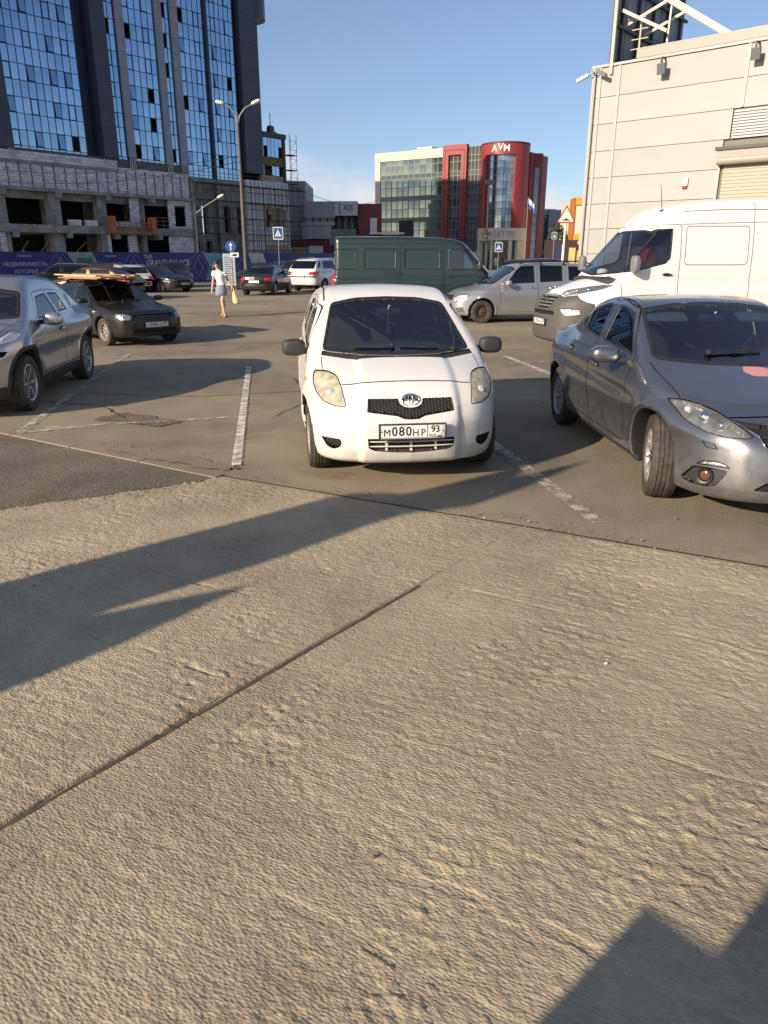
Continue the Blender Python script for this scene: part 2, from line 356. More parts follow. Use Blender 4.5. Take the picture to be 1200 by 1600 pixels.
class Shell:
    """the body surface as plain polygons that can be cut along outlines drawn in the front, side or top view"""
    AX = {'F': (1, 2), 'S': (0, 2), 'T': (0, 1)}
    def __init__(s, P, h):
        s.P = P; s.f = make_sdf(P)
        V, F = surface_nets(s.f, (-.12, 0, P.get('zlo', .08)), (P['L'] + .12, P['W'] / 2 + .12, P['H'] + .1), h)
        q = V[F]; s.C = [tuple(c) for c in q.mean(1).tolist()]
        n = np.cross(q[:, 2] - q[:, 0], q[:, 3] - q[:, 1]); n /= np.maximum(np.linalg.norm(n, axis=1), 1e-9)[:, None]; s.N = [Vector(c) for c in n.tolist()]
        s.V = [tuple(v) for v in V.tolist()]; s.F = F.tolist(); s.C = [Vector(c) for c in s.C]
    def pick(s, poly, view, test):
        """cut the shell along the polygon (seen in that view) and return the faces inside it"""
        a, b = s.AX[view]; us = [p[0] for p in poly]; vs = [p[1] for p in poly]; u0, u1, v0, v1 = min(us) - .12, max(us) + .12, min(vs) - .12, max(vs) + .12
        V, F, C, N = s.V, s.F, s.C, s.N
        cand = {}
        for i, c in enumerate(C):
            if u0 < c[a] < u1 and v0 < c[b] < v1 and F[i] is not None and test(c, N[i]):
                q = [V[k] for k in F[i]]; cu = [w[a] for w in q]; cv = [w[b] for w in q]; cand[i] = (min(cu), max(cu), min(cv), max(cv))
        n = len(poly)
        for i in range(n):
            p, q = poly[i], poly[(i + 1) % n]; dx, dy = q[0] - p[0], q[1] - p[1]; ln = math.hypot(dx, dy)
            if ln < 1e-5: continue
            dx /= ln; dy /= ln; x0, x1 = min(p[0], q[0]) - 1e-4, max(p[0], q[0]) + 1e-4; y0, y1 = min(p[1], q[1]) - 1e-4, max(p[1], q[1]) + 1e-4; cache = {}
            for fi in [k for k, t in cand.items() if t[1] >= x0 and t[0] <= x1 and t[3] >= y0 and t[2] <= y1]:
                f = F[fi]; d = [dx * (V[k][b] - p[1]) - dy * (V[k][a] - p[0]) for k in f]
                if min(d) > -1e-6 or max(d) < 1e-6: continue
                A, B = [], []; m = len(f)
                for j in range(m):
                    k0, k1, d0, d1 = f[j], f[(j + 1) % m], d[j], d[(j + 1) % m]
                    if d0 >= -1e-6: A.append(k0)
                    if d0 <= 1e-6: B.append(k0)
                    if (d0 > 1e-6 and d1 < -1e-6) or (d0 < -1e-6 and d1 > 1e-6):
                        e = (min(k0, k1), max(k0, k1))
                        if e not in cache:
                            t = d0 / (d0 - d1); P0, P1 = V[k0], V[k1]; cache[e] = len(V); V.append((P0[0] + (P1[0] - P0[0]) * t, P0[1] + (P1[1] - P0[1]) * t, P0[2] + (P1[2] - P0[2]) * t))
                        A.append(cache[e]); B.append(cache[e])
                nn = N[fi]; F[fi] = None; del cand[fi]
                for G in (A, B):
                    if len(G) < 3: continue
                    Q = [V[k] for k in G]; cu = [w[a] for w in Q]; cv = [w[b] for w in Q]; g = len(F); F.append(G); N.append(nn)
                    C.append(Vector((sum(w[0] for w in Q) / len(Q), sum(w[1] for w in Q) / len(Q), sum(w[2] for w in Q) / len(Q)))); cand[g] = (min(cu), max(cu), min(cv), max(cv))
        return [k for k in cand if inside(poly, C[k][a], C[k][b])]
    def take(s, faces):
        ix = {}; vs = []; fs = []
        for i in faces:
            r = []
            for v in s.F[i]:
                if v not in ix: ix[v] = len(vs); vs.append(s.V[v])
                r.append(ix[v])
            fs.append(r); s.F[i] = None
        return np.array(vs).reshape(-1, 3), fs
    def normals(s, V):
        g = sdf_grad(s.f, V); return g / np.maximum(np.linalg.norm(g, axis=1), 1e-6)[:, None]
    def mesh(s, name, V, F, m, parent, push=0., wall=0., nrm=True):
        """object from cut-out faces; push moves it along the surface normal, wall adds a rim that deep behind its edge"""
        if len(F) == 0: return None
        N = s.normals(V); W = V + N * push; fs = list(F); vs = W.tolist(); nn = N.tolist()
        if wall:
            ec = {}
            for f in F:
                for a, b in zip(f, f[1:] + f[:1]): ec[(a, b)] = 1
            bd = [(a, b) for (a, b) in ec if (b, a) not in ec]; mp = {}
            for a, b in bd:
                for q in (a, b):
                    if q not in mp: mp[q] = len(vs); vs.append((V[q] + N[q] * (push - wall)).tolist()); nn.append(N[q].tolist())
                fs.append([b, a, mp[a], mp[b]])
        me = bpy.data.meshes.new(name); me.from_pydata(vs, [], fs); me.materials.append(m)
        me.polygons.foreach_set('use_smooth', [True] * len(fs))
        if nrm and not wall: me.normals_split_custom_set_from_vertices(nn)
        o = bpy.data.objects.new(name, me); COL.objects.link(o); o.parent = parent
        return o
    def rest(s, name, m, parent):
        for xw in s.P['xw']:
            for sd in (1, -1):
                R_ = s.P['R'] + .008; pl = [(xw + R_ * math.cos(math.pi * i / 20), s.P['r'] + R_ * math.sin(math.pi * i / 20)) for i in range(40)]
                d = s.take(s.pick(pl, 'S', lambda c, n, sd=sd: c[1] * sd > .2)); s.mesh('wheel_well', *d, VOID, parent, nrm=False)
        return s.mesh(name, *s.take([i for i, f in enumerate(s.F) if f is not None]), m, parent)
SIDE = {1: lambda c, n: c.y > .15 and n.y > .12, -1: lambda c, n: c.y < -.15 and n.y < -.12}
FRONT = lambda c, n: n.x < -.05 and c.x < 1.9
def mirrored(poly): return [(-p[0], p[1]) for p in poly]
# ---------------------------------------------------------------- vehicle fittings
RUBBER = mat('rubber', (.022, .022, .023), .75, var=.3, vscale=30, dirt=((.13, .10, .075), .9, .5))
TREAD = mat('tread', (.03, .029, .028), .85, alt=(.085, .072, .058), vscale=14)
BLACK = mat('black_trim', (.018, .018, .02), .45)
MATTE = mat('black_plastic', (.03, .03, .032), .6, var=.2, vscale=60, bump=.15, bscale=400, bdist=.002)
VOID = mat('void', (.006, .006, .007), .8)
CABIN = mat('cabin_trim', (.035, .035, .038), .8, var=.2)
CLOTH = mat('seat_cloth', (.055, .055, .062), .9, var=.3, vscale=40)
CLOTH_GREY = mat('seat_cloth_grey', (.16, .15, .14), .9, var=.2, vscale=40)
CHROME = mat('chrome', (.75, .75, .76), .12, 1.)
ALLOY = mat('alloy', (.55, .55, .57), .3, .9, dirt=((.16, .13, .10), .7, .35))
STEELRIM = mat('steel_rim', (.30, .28, .26), .55, .3, var=.35, vscale=25)
RUSTRIM = mat('rusty_rim', (.11, .075, .055), .8, alt=(.04, .035, .032), vscale=25)
DISC = mat('brake_dark', (.04, .036, .034), .6, .5)
GLASS_F = glass('windscreen_glass', (.76, .80, .83), extra=.055)
GLASS_S = glass('side_glass', (.22, .25, .27), extra=.05)
GLASS_T = glass('tinted_glass', (.07, .08, .09), extra=.03)
LENS = glass('lamp_lens', (.86, .86, .85), extra=.04, haze=((.72, .72, .70), .10))
LENS_OLD = glass('yellowed_lens', (.85, .80, .68), extra=.04, rough=.08, haze=((.66, .60, .46), .55))
REFL = mat('lamp_reflector', (.80, .80, .80), .28, .7, bump=.5, bscale=35, bdist=.01)
REFL_OLD = mat('lamp_reflector_old', (.55, .50, .40), .35, .5, var=.3, vscale=18, bump=.4, bscale=22, bdist=.01)
REDL = mat('red_lamp', (.42, .012, .012), .2, coat=.6)
AMBER = mat('amber_lamp', (.55, .16, .03), .3, coat=.5)
PLATE = mat('plate_white', (.72, .72, .69), .45, var=.08, vscale=30)
INK = mat('plate_ink', (.012, .012, .013), .5)
CREAM = mat('sun_visor', (.85, .80, .62), .85)

def tyre_mesh(r, w, rr, n=72, blocks=True):
    h = w / 2; gr = .008
    pr = [(rr * .97, -h * .80), (rr * 1.04, -h * .93), ((r + rr) / 2, -h * 1.0), (r * .955, -h * .95), (r * .985, -h * .84), (r * .998, -h * .66)]
    for g in (-.46, -.14, .18, .5):
        pr += [(r, h * (g - .05)), (r - gr, h * (g - .035)), (r - gr, h * (g + .035)), (r, h * (g + .05))]
    pr += [(r * .998, h * .66), (r * .985, h * .84), (r * .955, h * .95), ((r + rr) / 2, h * 1.0), (rr * 1.04, h * .93), (rr * .97, h * .80)]
    m = MB().lathe(pr, n); k = len(pr)
    if blocks:                                     # cross grooves on the shoulders
        for i in range(0, n, 2):
            for q in (4, 5, k - 6, k - 5):
                x, y, z = m.v[i * k + q]; f = (r - .012) / r; m.v[i * k + q] = (x * f, y, z * f)
    for i, f in enumerate(m.f):
        q = i % (k - 1)
        if 3 < q < k - 5: m.m[i] = 1
    o = m.obj('tyre', [RUBBER, TREAD], smooth='auto'); me = o.data; bpy.data.objects.remove(o); return me
def rim_mesh(rr, w, style, m_):
    h = w / 2; m = MB()
    m.lathe([(rr * .98, h * .80), (rr * 1.0, h * .86), (rr * .96, h * .90), (rr * .90, h * .80), (rr * .86, h * .3), (rr * .86, -h * .8)], 40)
    if style[0] == 'spoke':
        n, wid, twin = style[1:]
        m.lathe([(.0, h * .70), (rr * .13, h * .72), (rr * .22, h * .66), (rr * .24, h * .45)], 24)
        for i in range(n):
            for tw in ((-twin, twin) if twin else (0,)):
                M = Matrix.Rotation(2 * math.pi * i / n, 4, 'Y')
                x0, x1 = rr * .16, rr * .93; t0 = tw * .35; w0, w1 = wid * .8, wid * .62
                vs = [(x0, h * .70, t0 - w0), (x0, h * .70, t0 + w0), (x1, h * .80, tw + w1), (x1, h * .80, tw - w1),
                      (x0, h * .3, t0 - w0 * 1.2), (x0, h * .3, t0 + w0 * 1.2), (x1, h * .45, tw + w1 * 1.3), (x1, h * .45, tw - w1 * 1.3)]
                m.add([M @ Vector(p) for p in vs], [(0, 1, 2, 3), (0, 4, 5, 1), (1, 5, 6, 2), (2, 6, 7, 3), (3, 7, 4, 0)])
        for i in range(5):
            a = 2 * math.pi * i / 5; m.lathe([(0, h * .76), (.011, h * .76), (.011, h * .6)], 8, c=(rr * .16 * math.cos(a), 0, rr * .16 * math.sin(a)), mi=1)
        m.lathe([(0, -h * .1), (rr * .62, -h * .1), (rr * .62, -h * .3)], 32, mi=1); m.lathe([(rr * .62, -h * .25), (rr * .87, -h * .4)], 32, mi=2)
    else:                                           # pressed steel disc with a ring of holes
        n = style[1]; rh = rr * .60; hh = rr * .10; y = h * .42
        m.lathe([(0, h * .62), (rr * .16, h * .62), (rr * .19, h * .5), (rr * .30, h * .40), (rr * .44, y), (rr * .50, y)], 36)
        m.lathe([(rr * .70, y), (rr * .76, h * .36), (rr * .87, h * .2)], 36)
        for i in range(n):                          # webs between the holes
            M = Matrix.Rotation(2 * math.pi * i / n, 4, 'Y'); ww = rr * .115
            m.add([M @ Vector(p) for p in [(rr * .49, y, -ww * .9), (rr * .49, y, ww * .9), (rr * .71, y, ww * 1.25), (rr * .71, y, -ww * 1.25)]], [(0, 1, 2, 3)])
        m.lathe([(rr * .3, h * .05), (rr * .87, h * .0)], 24, mi=2)
        for i in range(4):
            a = 2 * math.pi * (i + .5) / 4; m.lathe([(0, h * .56), (.012, h * .56), (.012, h * .4)], 6, c=(rr * .26 * math.cos(a), 0, rr * .26 * math.sin(a)), mi=1)
    o = m.obj('rim', [m_, DISC, VOID], smooth='auto'); me = o.data; bpy.data.objects.remove(o); return me
WM = {}
def wheels(root, P, style, m_, w=.2, rr=None, steer=0., hw=None, seg=72):
    r = P['r']; rr = rr or r * .64; key = (r, w, rr, style, m_.name, seg)
    if key not in WM: WM[key] = (tyre_mesh(r, w, rr, seg, seg > 50), rim_mesh(rr, w, style, m_))
    t, ri = WM[key]; hw = hw or P['W'] / 2 - w / 2 - .035
    for i, xw in enumerate(P['xw']):
        for s in (1, -1):
            e = empty('wheel', (xw, s * hw, r), parent=root)
            e.rotation_euler = (0, random.uniform(0, 6), 0)
            e.rotation_mode = 'XYZ'; sp = random.uniform(0, 6)
            M = Matrix.Rotation(R(steer) if i == 0 else 0, 4, 'Z') @ (Matrix.Rotation(math.pi, 4, 'Z') if s < 0 else Matrix.Identity(4)) @ Matrix.Rotation(sp, 4, 'Y')
            e.rotation_euler = M.to_euler()
            inst('tyre', t, e); inst('rim', ri, e)

def plate(root, txt, reg, loc, rz, w=.52, h=.112, tilt=0., flag=True, frame=True):
    """number plate facing the local direction rz (about z); characters stand proud of it"""
    m = MB(); t = .008
    m.box(-w / 2, w / 2, -t, 0, -h / 2, h / 2, 0)
    if frame:
        e = .010
        for a in ((-w / 2 - e, w / 2 + e, -h / 2 - e * 1.3, -h / 2), (-w / 2 - e, w / 2 + e, h / 2, h / 2 + e * .6), (-w / 2 - e, -w / 2, -h / 2, h / 2), (w / 2, w / 2 + e, -h / 2, h / 2)):
            m.box(a[0], a[1], -t - .006, .01, a[2], a[3], 1)
    o = m.obj('number_plate', [PLATE, BLACK], root); o.location = loc; o.rotation_euler = (tilt, 0, rz)
    if txt:
        k = w / .52; b = MB(); y0, y1 = -t - .002, -t + .001
        b.box(.115 * k, .119 * k, y0, y1, -h / 2 + .006, h / 2 - .006)
        for a in ((-w / 2 + .004, w / 2 - .004, h / 2 - .0065, h / 2 - .0035), (-w / 2 + .004, w / 2 - .004, -h / 2 + .0035, -h / 2 + .0065)): b.box(a[0], a[1], y0, y1, a[2], a[3])
        for x in (-.246 * k, .246 * k): b.lathe([(0, y0), (.006, y0), (.006, y1)], 8, c=(x, 0, 0))
        b.obj('plate_border', INK, o)
        x = -.205 * k                               # letters are lower than the digits
        for ch in txt:
            dg = ch.isdigit(); sz = .104 if dg else .083
            text('plate_character', ch, sz * k, INK, o, (x, -t - .001, -.002 if dg else -.013 * k), extrude=.001, sx=.92, weight=.0012 if dg else 0.); x += (.056 if dg else .060) * k
        text('plate_character', reg, .076 * k, INK, o, (.182 * k, -t - .001, .014 * k), extrude=.001, sx=.95, weight=.001)
        text('plate_character', 'RUS', .032 * k, INK, o, (.160 * k, -t - .001, -.037 * k), extrude=.001)
        if flag:
            f = MB()
            for i in range(3): f.box(.196 * k, .232 * k, y0, y1, (-.029 - .008 * (i + 1)) * k, (-.029 - .008 * i) * k, i)
            f.obj('plate_flag', [PLATE, mat('flag_blue', (.02, .06, .35), .5), mat('flag_red', (.5, .02, .03), .5)], o)
    return o

def window(sh, parent, poly, view, test, g=None, seal=.016, name='window', r=.03, out=None):
    oc = out or offset(rounded(poly, r), 0); ic = offset(oc, -seal)
    a = sh.take(sh.pick(ic, view, test)); b = sh.take(sh.pick(oc, view, test))
    w = sh.mesh(name, *a, g or GLASS_S, parent, push=-.006)
    sh.mesh(name + '_seal', *b, BLACK, parent, push=-.002, wall=.012)
    return w
def lamp(sh, root, poly, view, test, lens, refl, depth=.05, name='headlight', r=.02, bulbs=()):
    oc = rounded(poly, r); ic = offset(oc, -.008)
    a = sh.take(sh.pick(ic, view, test)); b = sh.take(sh.pick(oc, view, test))
    w = sh.mesh(name, *a, lens, root, push=-.002)
    if w is None: return None
    sh.mesh('lamp_rim', *b, BLACK, w, push=-.008, wall=.01)
    sh.mesh('reflector', *a, refl, w, push=-depth, wall=-(depth - .004), nrm=False)
    for c, rad, mt in bulbs:
        MB().sup(c, (rad, rad, rad), 1, 16, 10).obj('bulb', mt, w, smooth=True)
    return w
def recess(sh, root, poly, view, test, name, m_, depth=.03, r=.02):
    d = sh.take(sh.pick(rounded(poly, r), view, test))
    return sh.mesh(name, *d, m_, root, push=-depth, wall=-depth, nrm=False)
def patch(sh, root, poly, view, test, name, m_, push=0., wall=0., r=.02):
    d = sh.take(sh.pick(rounded(poly, r) if r else poly, view, test))
    return sh.mesh(name, *d, m_, root, push=push, wall=wall, nrm=not wall)
def gap(sh, root, line, view, test, w=.007, closed=False, name='panel_gap'):
    if closed:
        inn = sh.pick(offset(line, -w / 2), view, test); keep = set(inn)
        al = [f for f in sh.pick(offset(line, w / 2), view, test) if f not in keep]
        q = offset(line, -w / 2); d = sh.take([f for f in al if f not in keep and not inside(q, *[sh.C[f][k] for k in sh.AX[view]])])
    else: d = sh.take(sh.pick(thick(line, w), view, test))
    return sh.mesh(name, *d, VOID, root, push=-.010, nrm=False)
def door(sh, root, poly, s, m_, wins=(), g=None, r=.05, handle=None, hm=None, name='door', w=.008, seal=.016):
    """a door cut out of the side: panel, its panes and its handle"""
    t = SIDE[s]; oc = rounded(poly, r); D = empty('tmp')
    for p in wins: window(sh, D, p, 'S', t, g, seal=seal, r=.025)
    gap(sh, root, oc, 'S', t, w, True)
    d = sh.take(sh.pick(offset(oc, -w * .4), 'S', t))
    o = sh.mesh(name, *d, m_, root)
    for ch in list(D.children): ch.parent = o
    bpy.data.objects.remove(D)
    if handle:
        x, z, ln = handle; y = hit_y(sh, x, z, s)
        h = MB(); h.sup((x, y + s * .022, z), (ln / 2, .016, .016), .6, 16, 8)
        h.obj('door_handle', hm or m_, o, smooth=True)
        MB().sup((x, y - s * .006, z), (ln * .42, .012, .03), .8, 16, 8).obj('handle_cup', VOID, o, smooth=True)
    return o
def _march(sh, o, d, n=70):
    """first point on the body along o + t d (t in metres)"""
    o = np.array(o, float); d = np.array(d, float); L_ = float(np.linalg.norm(d)); t = np.linspace(0, 1, n); q = o + t[:, None] * d; v = sh.f(*q.T); k = int(np.argmax(v < 0))
    if k == 0: return o + d * .5
    t = np.linspace(t[k - 1], t[k], 40); q = o + t[:, None] * d; v = sh.f(*q.T); return q[int(np.argmax(v < 0))]
def hit_y(sh, x, z, s): return _march(sh, (x, s * 1.4, z), (0, -s * 1.3, 0))[1]
def hit_x(sh, y, z, rear=False):
    L_ = sh.P['L']; return _march(sh, (L_ + .2, y, z), (-2.2, 0, 0))[0] if rear else _march(sh, (-.2, y, z), (2.7, 0, 0))[0]
def hit_z(sh, x, y): return _march(sh, (x, y, sh.P['H'] + .3), (0, 0, -sh.P['H']))[2]
def interior(root, P, dash, seats, wheel=None, cloth=None, rear=None, width=None, mirror=None, head=.0, visor=None):
    """dashboard, seats, steering wheel and mirror, seen through the glass"""
    hw = (width or P['W'] / 2) - .13; zb = P['belt']
    m = MB(); m.sup((dash + .02, 0, zb - .16), (.36, hw, .15), .45, 28, 12); m.obj('dashboard', CABIN, root, smooth=True)
    cl = cloth or CLOTH
    def seat(x, y, w=.25):
        q = MB(); q.sup((x, y, zb - .42), (.26, w, .10), .5)
        M = Matrix.Translation((x + .26, y, zb - .12)) @ Matrix.Rotation(R(14), 4, 'Y'); q.sup((0, 0, 0), (.08, w, .36), .55, M=M)
        o = q.obj('seat', cl, root, smooth=True)
        M = Matrix.Translation((x + .37, y, zb + .31 + head)) @ Matrix.Rotation(R(10), 4, 'Y')
        h = MB().sup((0, 0, 0), (.05, .13, .09), .6, M=M)
        for dy in (-.05, .05): h.tube((x + .36, y + dy, zb + .15), (x + .37, y + dy, zb + .3), .007, n=6)
        h.obj('headrest', cl, o, smooth=True)
    for x, y in seats: seat(x, y)
    if rear:
        q = MB(); M = Matrix.Translation((rear, 0, zb - .1)) @ Matrix.Rotation(R(18), 4, 'Y'); q.sup((0, 0, 0), (.09, hw - .06, .36), .4, 24, 12, M=M)
        q.sup((rear - .3, 0, zb - .40), (.28, hw - .06, .1), .4, 24, 12)
        for y in (-.38, .38): q.sup((rear + .1, y, zb + .3), (.05, .12, .07), .6)
        q.obj('rear_seat', cl, root, smooth=True)
    if wheel:
        x, y, z = wheel; M = Matrix.Translation((x, y, z)) @ Matrix.Rotation(R(-62), 4, 'Y'); q = MB(); n = 28; k = 8
        vs = [M @ Vector(((.175 + .016 * math.cos(2 * math.pi * b / k)) * math.cos(2 * math.pi * a / n), (.175 + .016 * math.cos(2 * math.pi * b / k)) * math.sin(2 * math.pi * a / n), .016 * math.sin(2 * math.pi * b / k))) for a in range(n) for b in range(k)]
        q.add(vs, [(a * k + b, a * k + (b + 1) % k, (a + 1) % n * k + (b + 1) % k, (a + 1) % n * k + b) for a in range(n) for b in range(k)])
        q.sup((0, 0, -.01), (.06, .07, .03), .7, 16, 8, M=M)
        for a in (90, -90, 180): q.box(.03, .17, -.018, .018, -.012, .006, M=M @ Matrix.Rotation(R(a), 4, 'Z'))
        q.obj('steering_wheel', mat('wheel_rim', (.15, .15, .155), .5), root, smooth='auto')
    if mirror:
        x, y, z = mirror
        q = MB().sup((x, y, z), (.02, .115, .033), .5); q.tube((x - .01, y, z), (x - .09, y, z + .06), .008)
        q.obj('rear_view_mirror', mat('mirror_case_grey', (.40, .40, .41), .4), root, smooth='auto')
    if visor:
        for y in visor[2]:
            M = Matrix.Translation((visor[0], y, visor[1])) @ Matrix.Rotation(R(-27), 4, 'Y')
            MB().sup((0, 0, 0), (.075, .18, .010), .3, M=M).obj('sun_visor', CREAM, root, smooth='auto')
def side_mirror(root, c, sz, s, m_, foot=None, fm=None, e=.62):
    """door mirror: rounded case, glass on its rear face, foot to the body"""
    o = MB().sup(c, sz, e, 28, 16).obj('side_mirror', m_, root, smooth=True)
    MB().sup((c[0] + sz[0] * .86, c[1], c[2]), (.02, sz[1] * .82, sz[2] * .76), .55, 20, 10).obj('mirror_glass', mat('mirror_glass', (.7, .7, .72), .03, 1.), o, smooth='auto')
    if foot:
        MB().bar((c[0], c[1] - s * sz[1] * .5, c[2] - sz[2] * .6), foot, .06, .05).obj('mirror_foot', fm or m_, o, bevel=.01)
    return o
def wiper(root, pts, m_=None):
    """arm and blade along points lying on the glass"""
    q = MB(); a, b, c = [Vector(p) for p in pts]
    q.bar(a, b, .016, .012); q.bar(b + (c - b) * -.45, b + (c - b) * .55, .012, .02)
    q.sup(a, (.03, .025, .025), .8, 12, 8); return q.obj('wiper', m_ or BLACK, root)
def tail_lamps(sh, root, poly, depth=.03):
    for s in (1, -1):
        t = lambda c, n, s=s: c.x > sh.P['L'] - .9 and c.y * s > .2 and n.x > .02
        p = poly if s > 0 else mirrored(poly)
        patch(sh, root, p, 'F', t, 'tail_light', REDL, push=.004, wall=.012)
# ---------------------------------------------------------------- the ground
def vnoise(x, y, seed=0):
    """smooth value noise on arrays"""
    r = np.random.RandomState(seed).rand(256, 256); xi = np.floor(x).astype(int); yi = np.floor(y).astype(int); fx, fy = x - xi, y - yi
    fx = fx * fx * (3 - 2 * fx); fy = fy * fy * (3 - 2 * fy); g = lambda a, b: r[a & 255, b & 255]
    return (g(xi, yi) * (1 - fx) + g(xi + 1, yi) * fx) * (1 - fy) + (g(xi, yi + 1) * (1 - fx) + g(xi + 1, yi + 1) * fx) * fy
def fbm(x, y, seed=0, o=4, gain=.5):
    s = 0; a = 1; t = 0
    for k in range(o): s = s + a * vnoise(x * 2 ** k + 17.3 * k, y * 2 ** k + 5.1 * k, seed + k); t += a; a *= gain
    return s / t
def ground_mat(name, dark, light, dust, dscale=.35, dmid=.5, agg=.35, bump=.5, rough=.85, bd=.004, ascale=190., stretch=None, rot=0., pits=False, stain=None):
    m = bpy.data.materials.new(name); m.use_nodes = True; MATS[name] = m; n = m.node_tree.nodes; l = m.node_tree.links.new; b = n['Principled BSDF']
    b.inputs['Roughness'].default_value = rough; b.inputs['Specular IOR Level'].default_value = .25
    co = n.new('ShaderNodeTexCoord'); v = co.outputs['Object']
    mr_ = n.new('ShaderNodeMapping'); mr_.inputs['Rotation'].default_value = (0, 0, rot); l(v, mr_.inputs[0]); mp_ = n.new('ShaderNodeMapping'); mp_.inputs['Scale'].default_value = stretch or (1, 1, 1); l(mr_.outputs[0], mp_.inputs[0]); vs = mp_.outputs[0]
    def noise(sc, de=5, ro=.6, vec=v): z = n.new('ShaderNodeTexNoise'); z.inputs['Scale'].default_value = sc; z.inputs['Detail'].default_value = de; z.inputs['Roughness'].default_value = ro; l(vec, z.inputs[0]); return z.outputs[0]
    def rng(s, a, b_, c=0., d=1.): r = n.new('ShaderNodeMapRange'); r.inputs[1].default_value = a; r.inputs[2].default_value = b_; r.inputs[3].default_value = c; r.inputs[4].default_value = d; l(s, r.inputs[0]); return r.outputs[0]
    def mix(f, a, b_, bl='MIX'):
        x = n.new('ShaderNodeMix'); x.data_type = 'RGBA'; x.blend_type = bl; l(f, x.inputs[0]) if not isinstance(f, float) else setattr(x.inputs[0], 'default_value', f)
        for i, s in ((6, a), (7, b_)):
            if isinstance(s, tuple): x.inputs[i].default_value = (*s, 1)
            else: l(s, x.inputs[i])
        return x.outputs[2]
    vo = n.new('ShaderNodeTexVoronoi'); vo.inputs['Scale'].default_value = ascale; l(vs, vo.inputs[0]); hs = n.new('ShaderNodeSeparateColor'); l(vo.outputs['Color'], hs.inputs[0])
    stones = rng(hs.outputs[0], .45, 1.0, 0., agg); fine = noise(ascale * .6, 5, .7, vs)
    c = mix(rng(noise(2.3, 7, .65), .36, .66), dark, light); c = mix(stones, c, tuple(min(1, q * 1.7) for q in light)); c = mix(rng(fine, .35, .7, .0, .6), c, tuple(q * .55 for q in dark))
    c = mix(rng(noise(dscale, 8, .62), dmid - .12, dmid + .16, 0., .85), c, dust)
    if stain:
        c = mix(rng(noise(1.1, 6, .6), .60, .74, 0., stain), c, tuple(q * .35 for q in dark)); c = mix(rng(noise(5.5, 4, .55), .66, .76, 0., stain * .8), c, tuple(q * .4 for q in dark))
    l(c, b.inputs['Base Color'])
    h = n.new('ShaderNodeMath'); h.operation = 'MULTIPLY_ADD'; h.inputs[1].default_value = .6; l(fine, h.inputs[0]); l(vo.outputs['Distance'], h.inputs[2])
    h2 = n.new('ShaderNodeMath'); h2.operation = 'ADD'; l(h.outputs[0], h2.inputs[0]); l(rng(noise(26, 6, .7, vs), .2, .8, 0, 1.6 if pits else .8), h2.inputs[1])
    bu = n.new('ShaderNodeBump'); bu.inputs['Strength'].default_value = bump; bu.inputs['Distance'].default_value = bd; l(h2.outputs[0], bu.inputs['Height']); l(bu.outputs[0], b.inputs['Normal'])
    return m
ASPH = ground_mat('asphalt', (.175, .148, .115), (.265, .228, .178), (.36, .29, .195), dscale=.28, dmid=.50, agg=.30, bump=.6, bd=.004, ascale=150, stain=.5)
DARKASPH = ground_mat('dark_asphalt', (.115, .098, .078), (.18, .155, .125), (.25, .21, .15), dscale=.9, dmid=.56, agg=.5, bump=.9, bd=.008, ascale=85)
CONC = ground_mat('concrete', (.305, .250, .176), (.415, .342, .245), (.465, .388, .272), dscale=.8, dmid=.52, agg=.16, bump=.7, bd=.005, ascale=120, stretch=(.5, 1.0, 1), rot=R(28.0), pits=True, stain=.22, rough=.9)
SMOOTHC = ground_mat('kerb_concrete', (.19, .16, .12), (.26, .22, .165), (.28, .23, .16), agg=.1, bump=.4, ascale=160)
o = MB().add([(-900, -60, 0), (900, -60, 0), (900, 2600, 0), (-900, 2600, 0)], [(0, 1, 2, 3)]).obj('asphalt_ground', ASPH); tag(o, kind='structure')

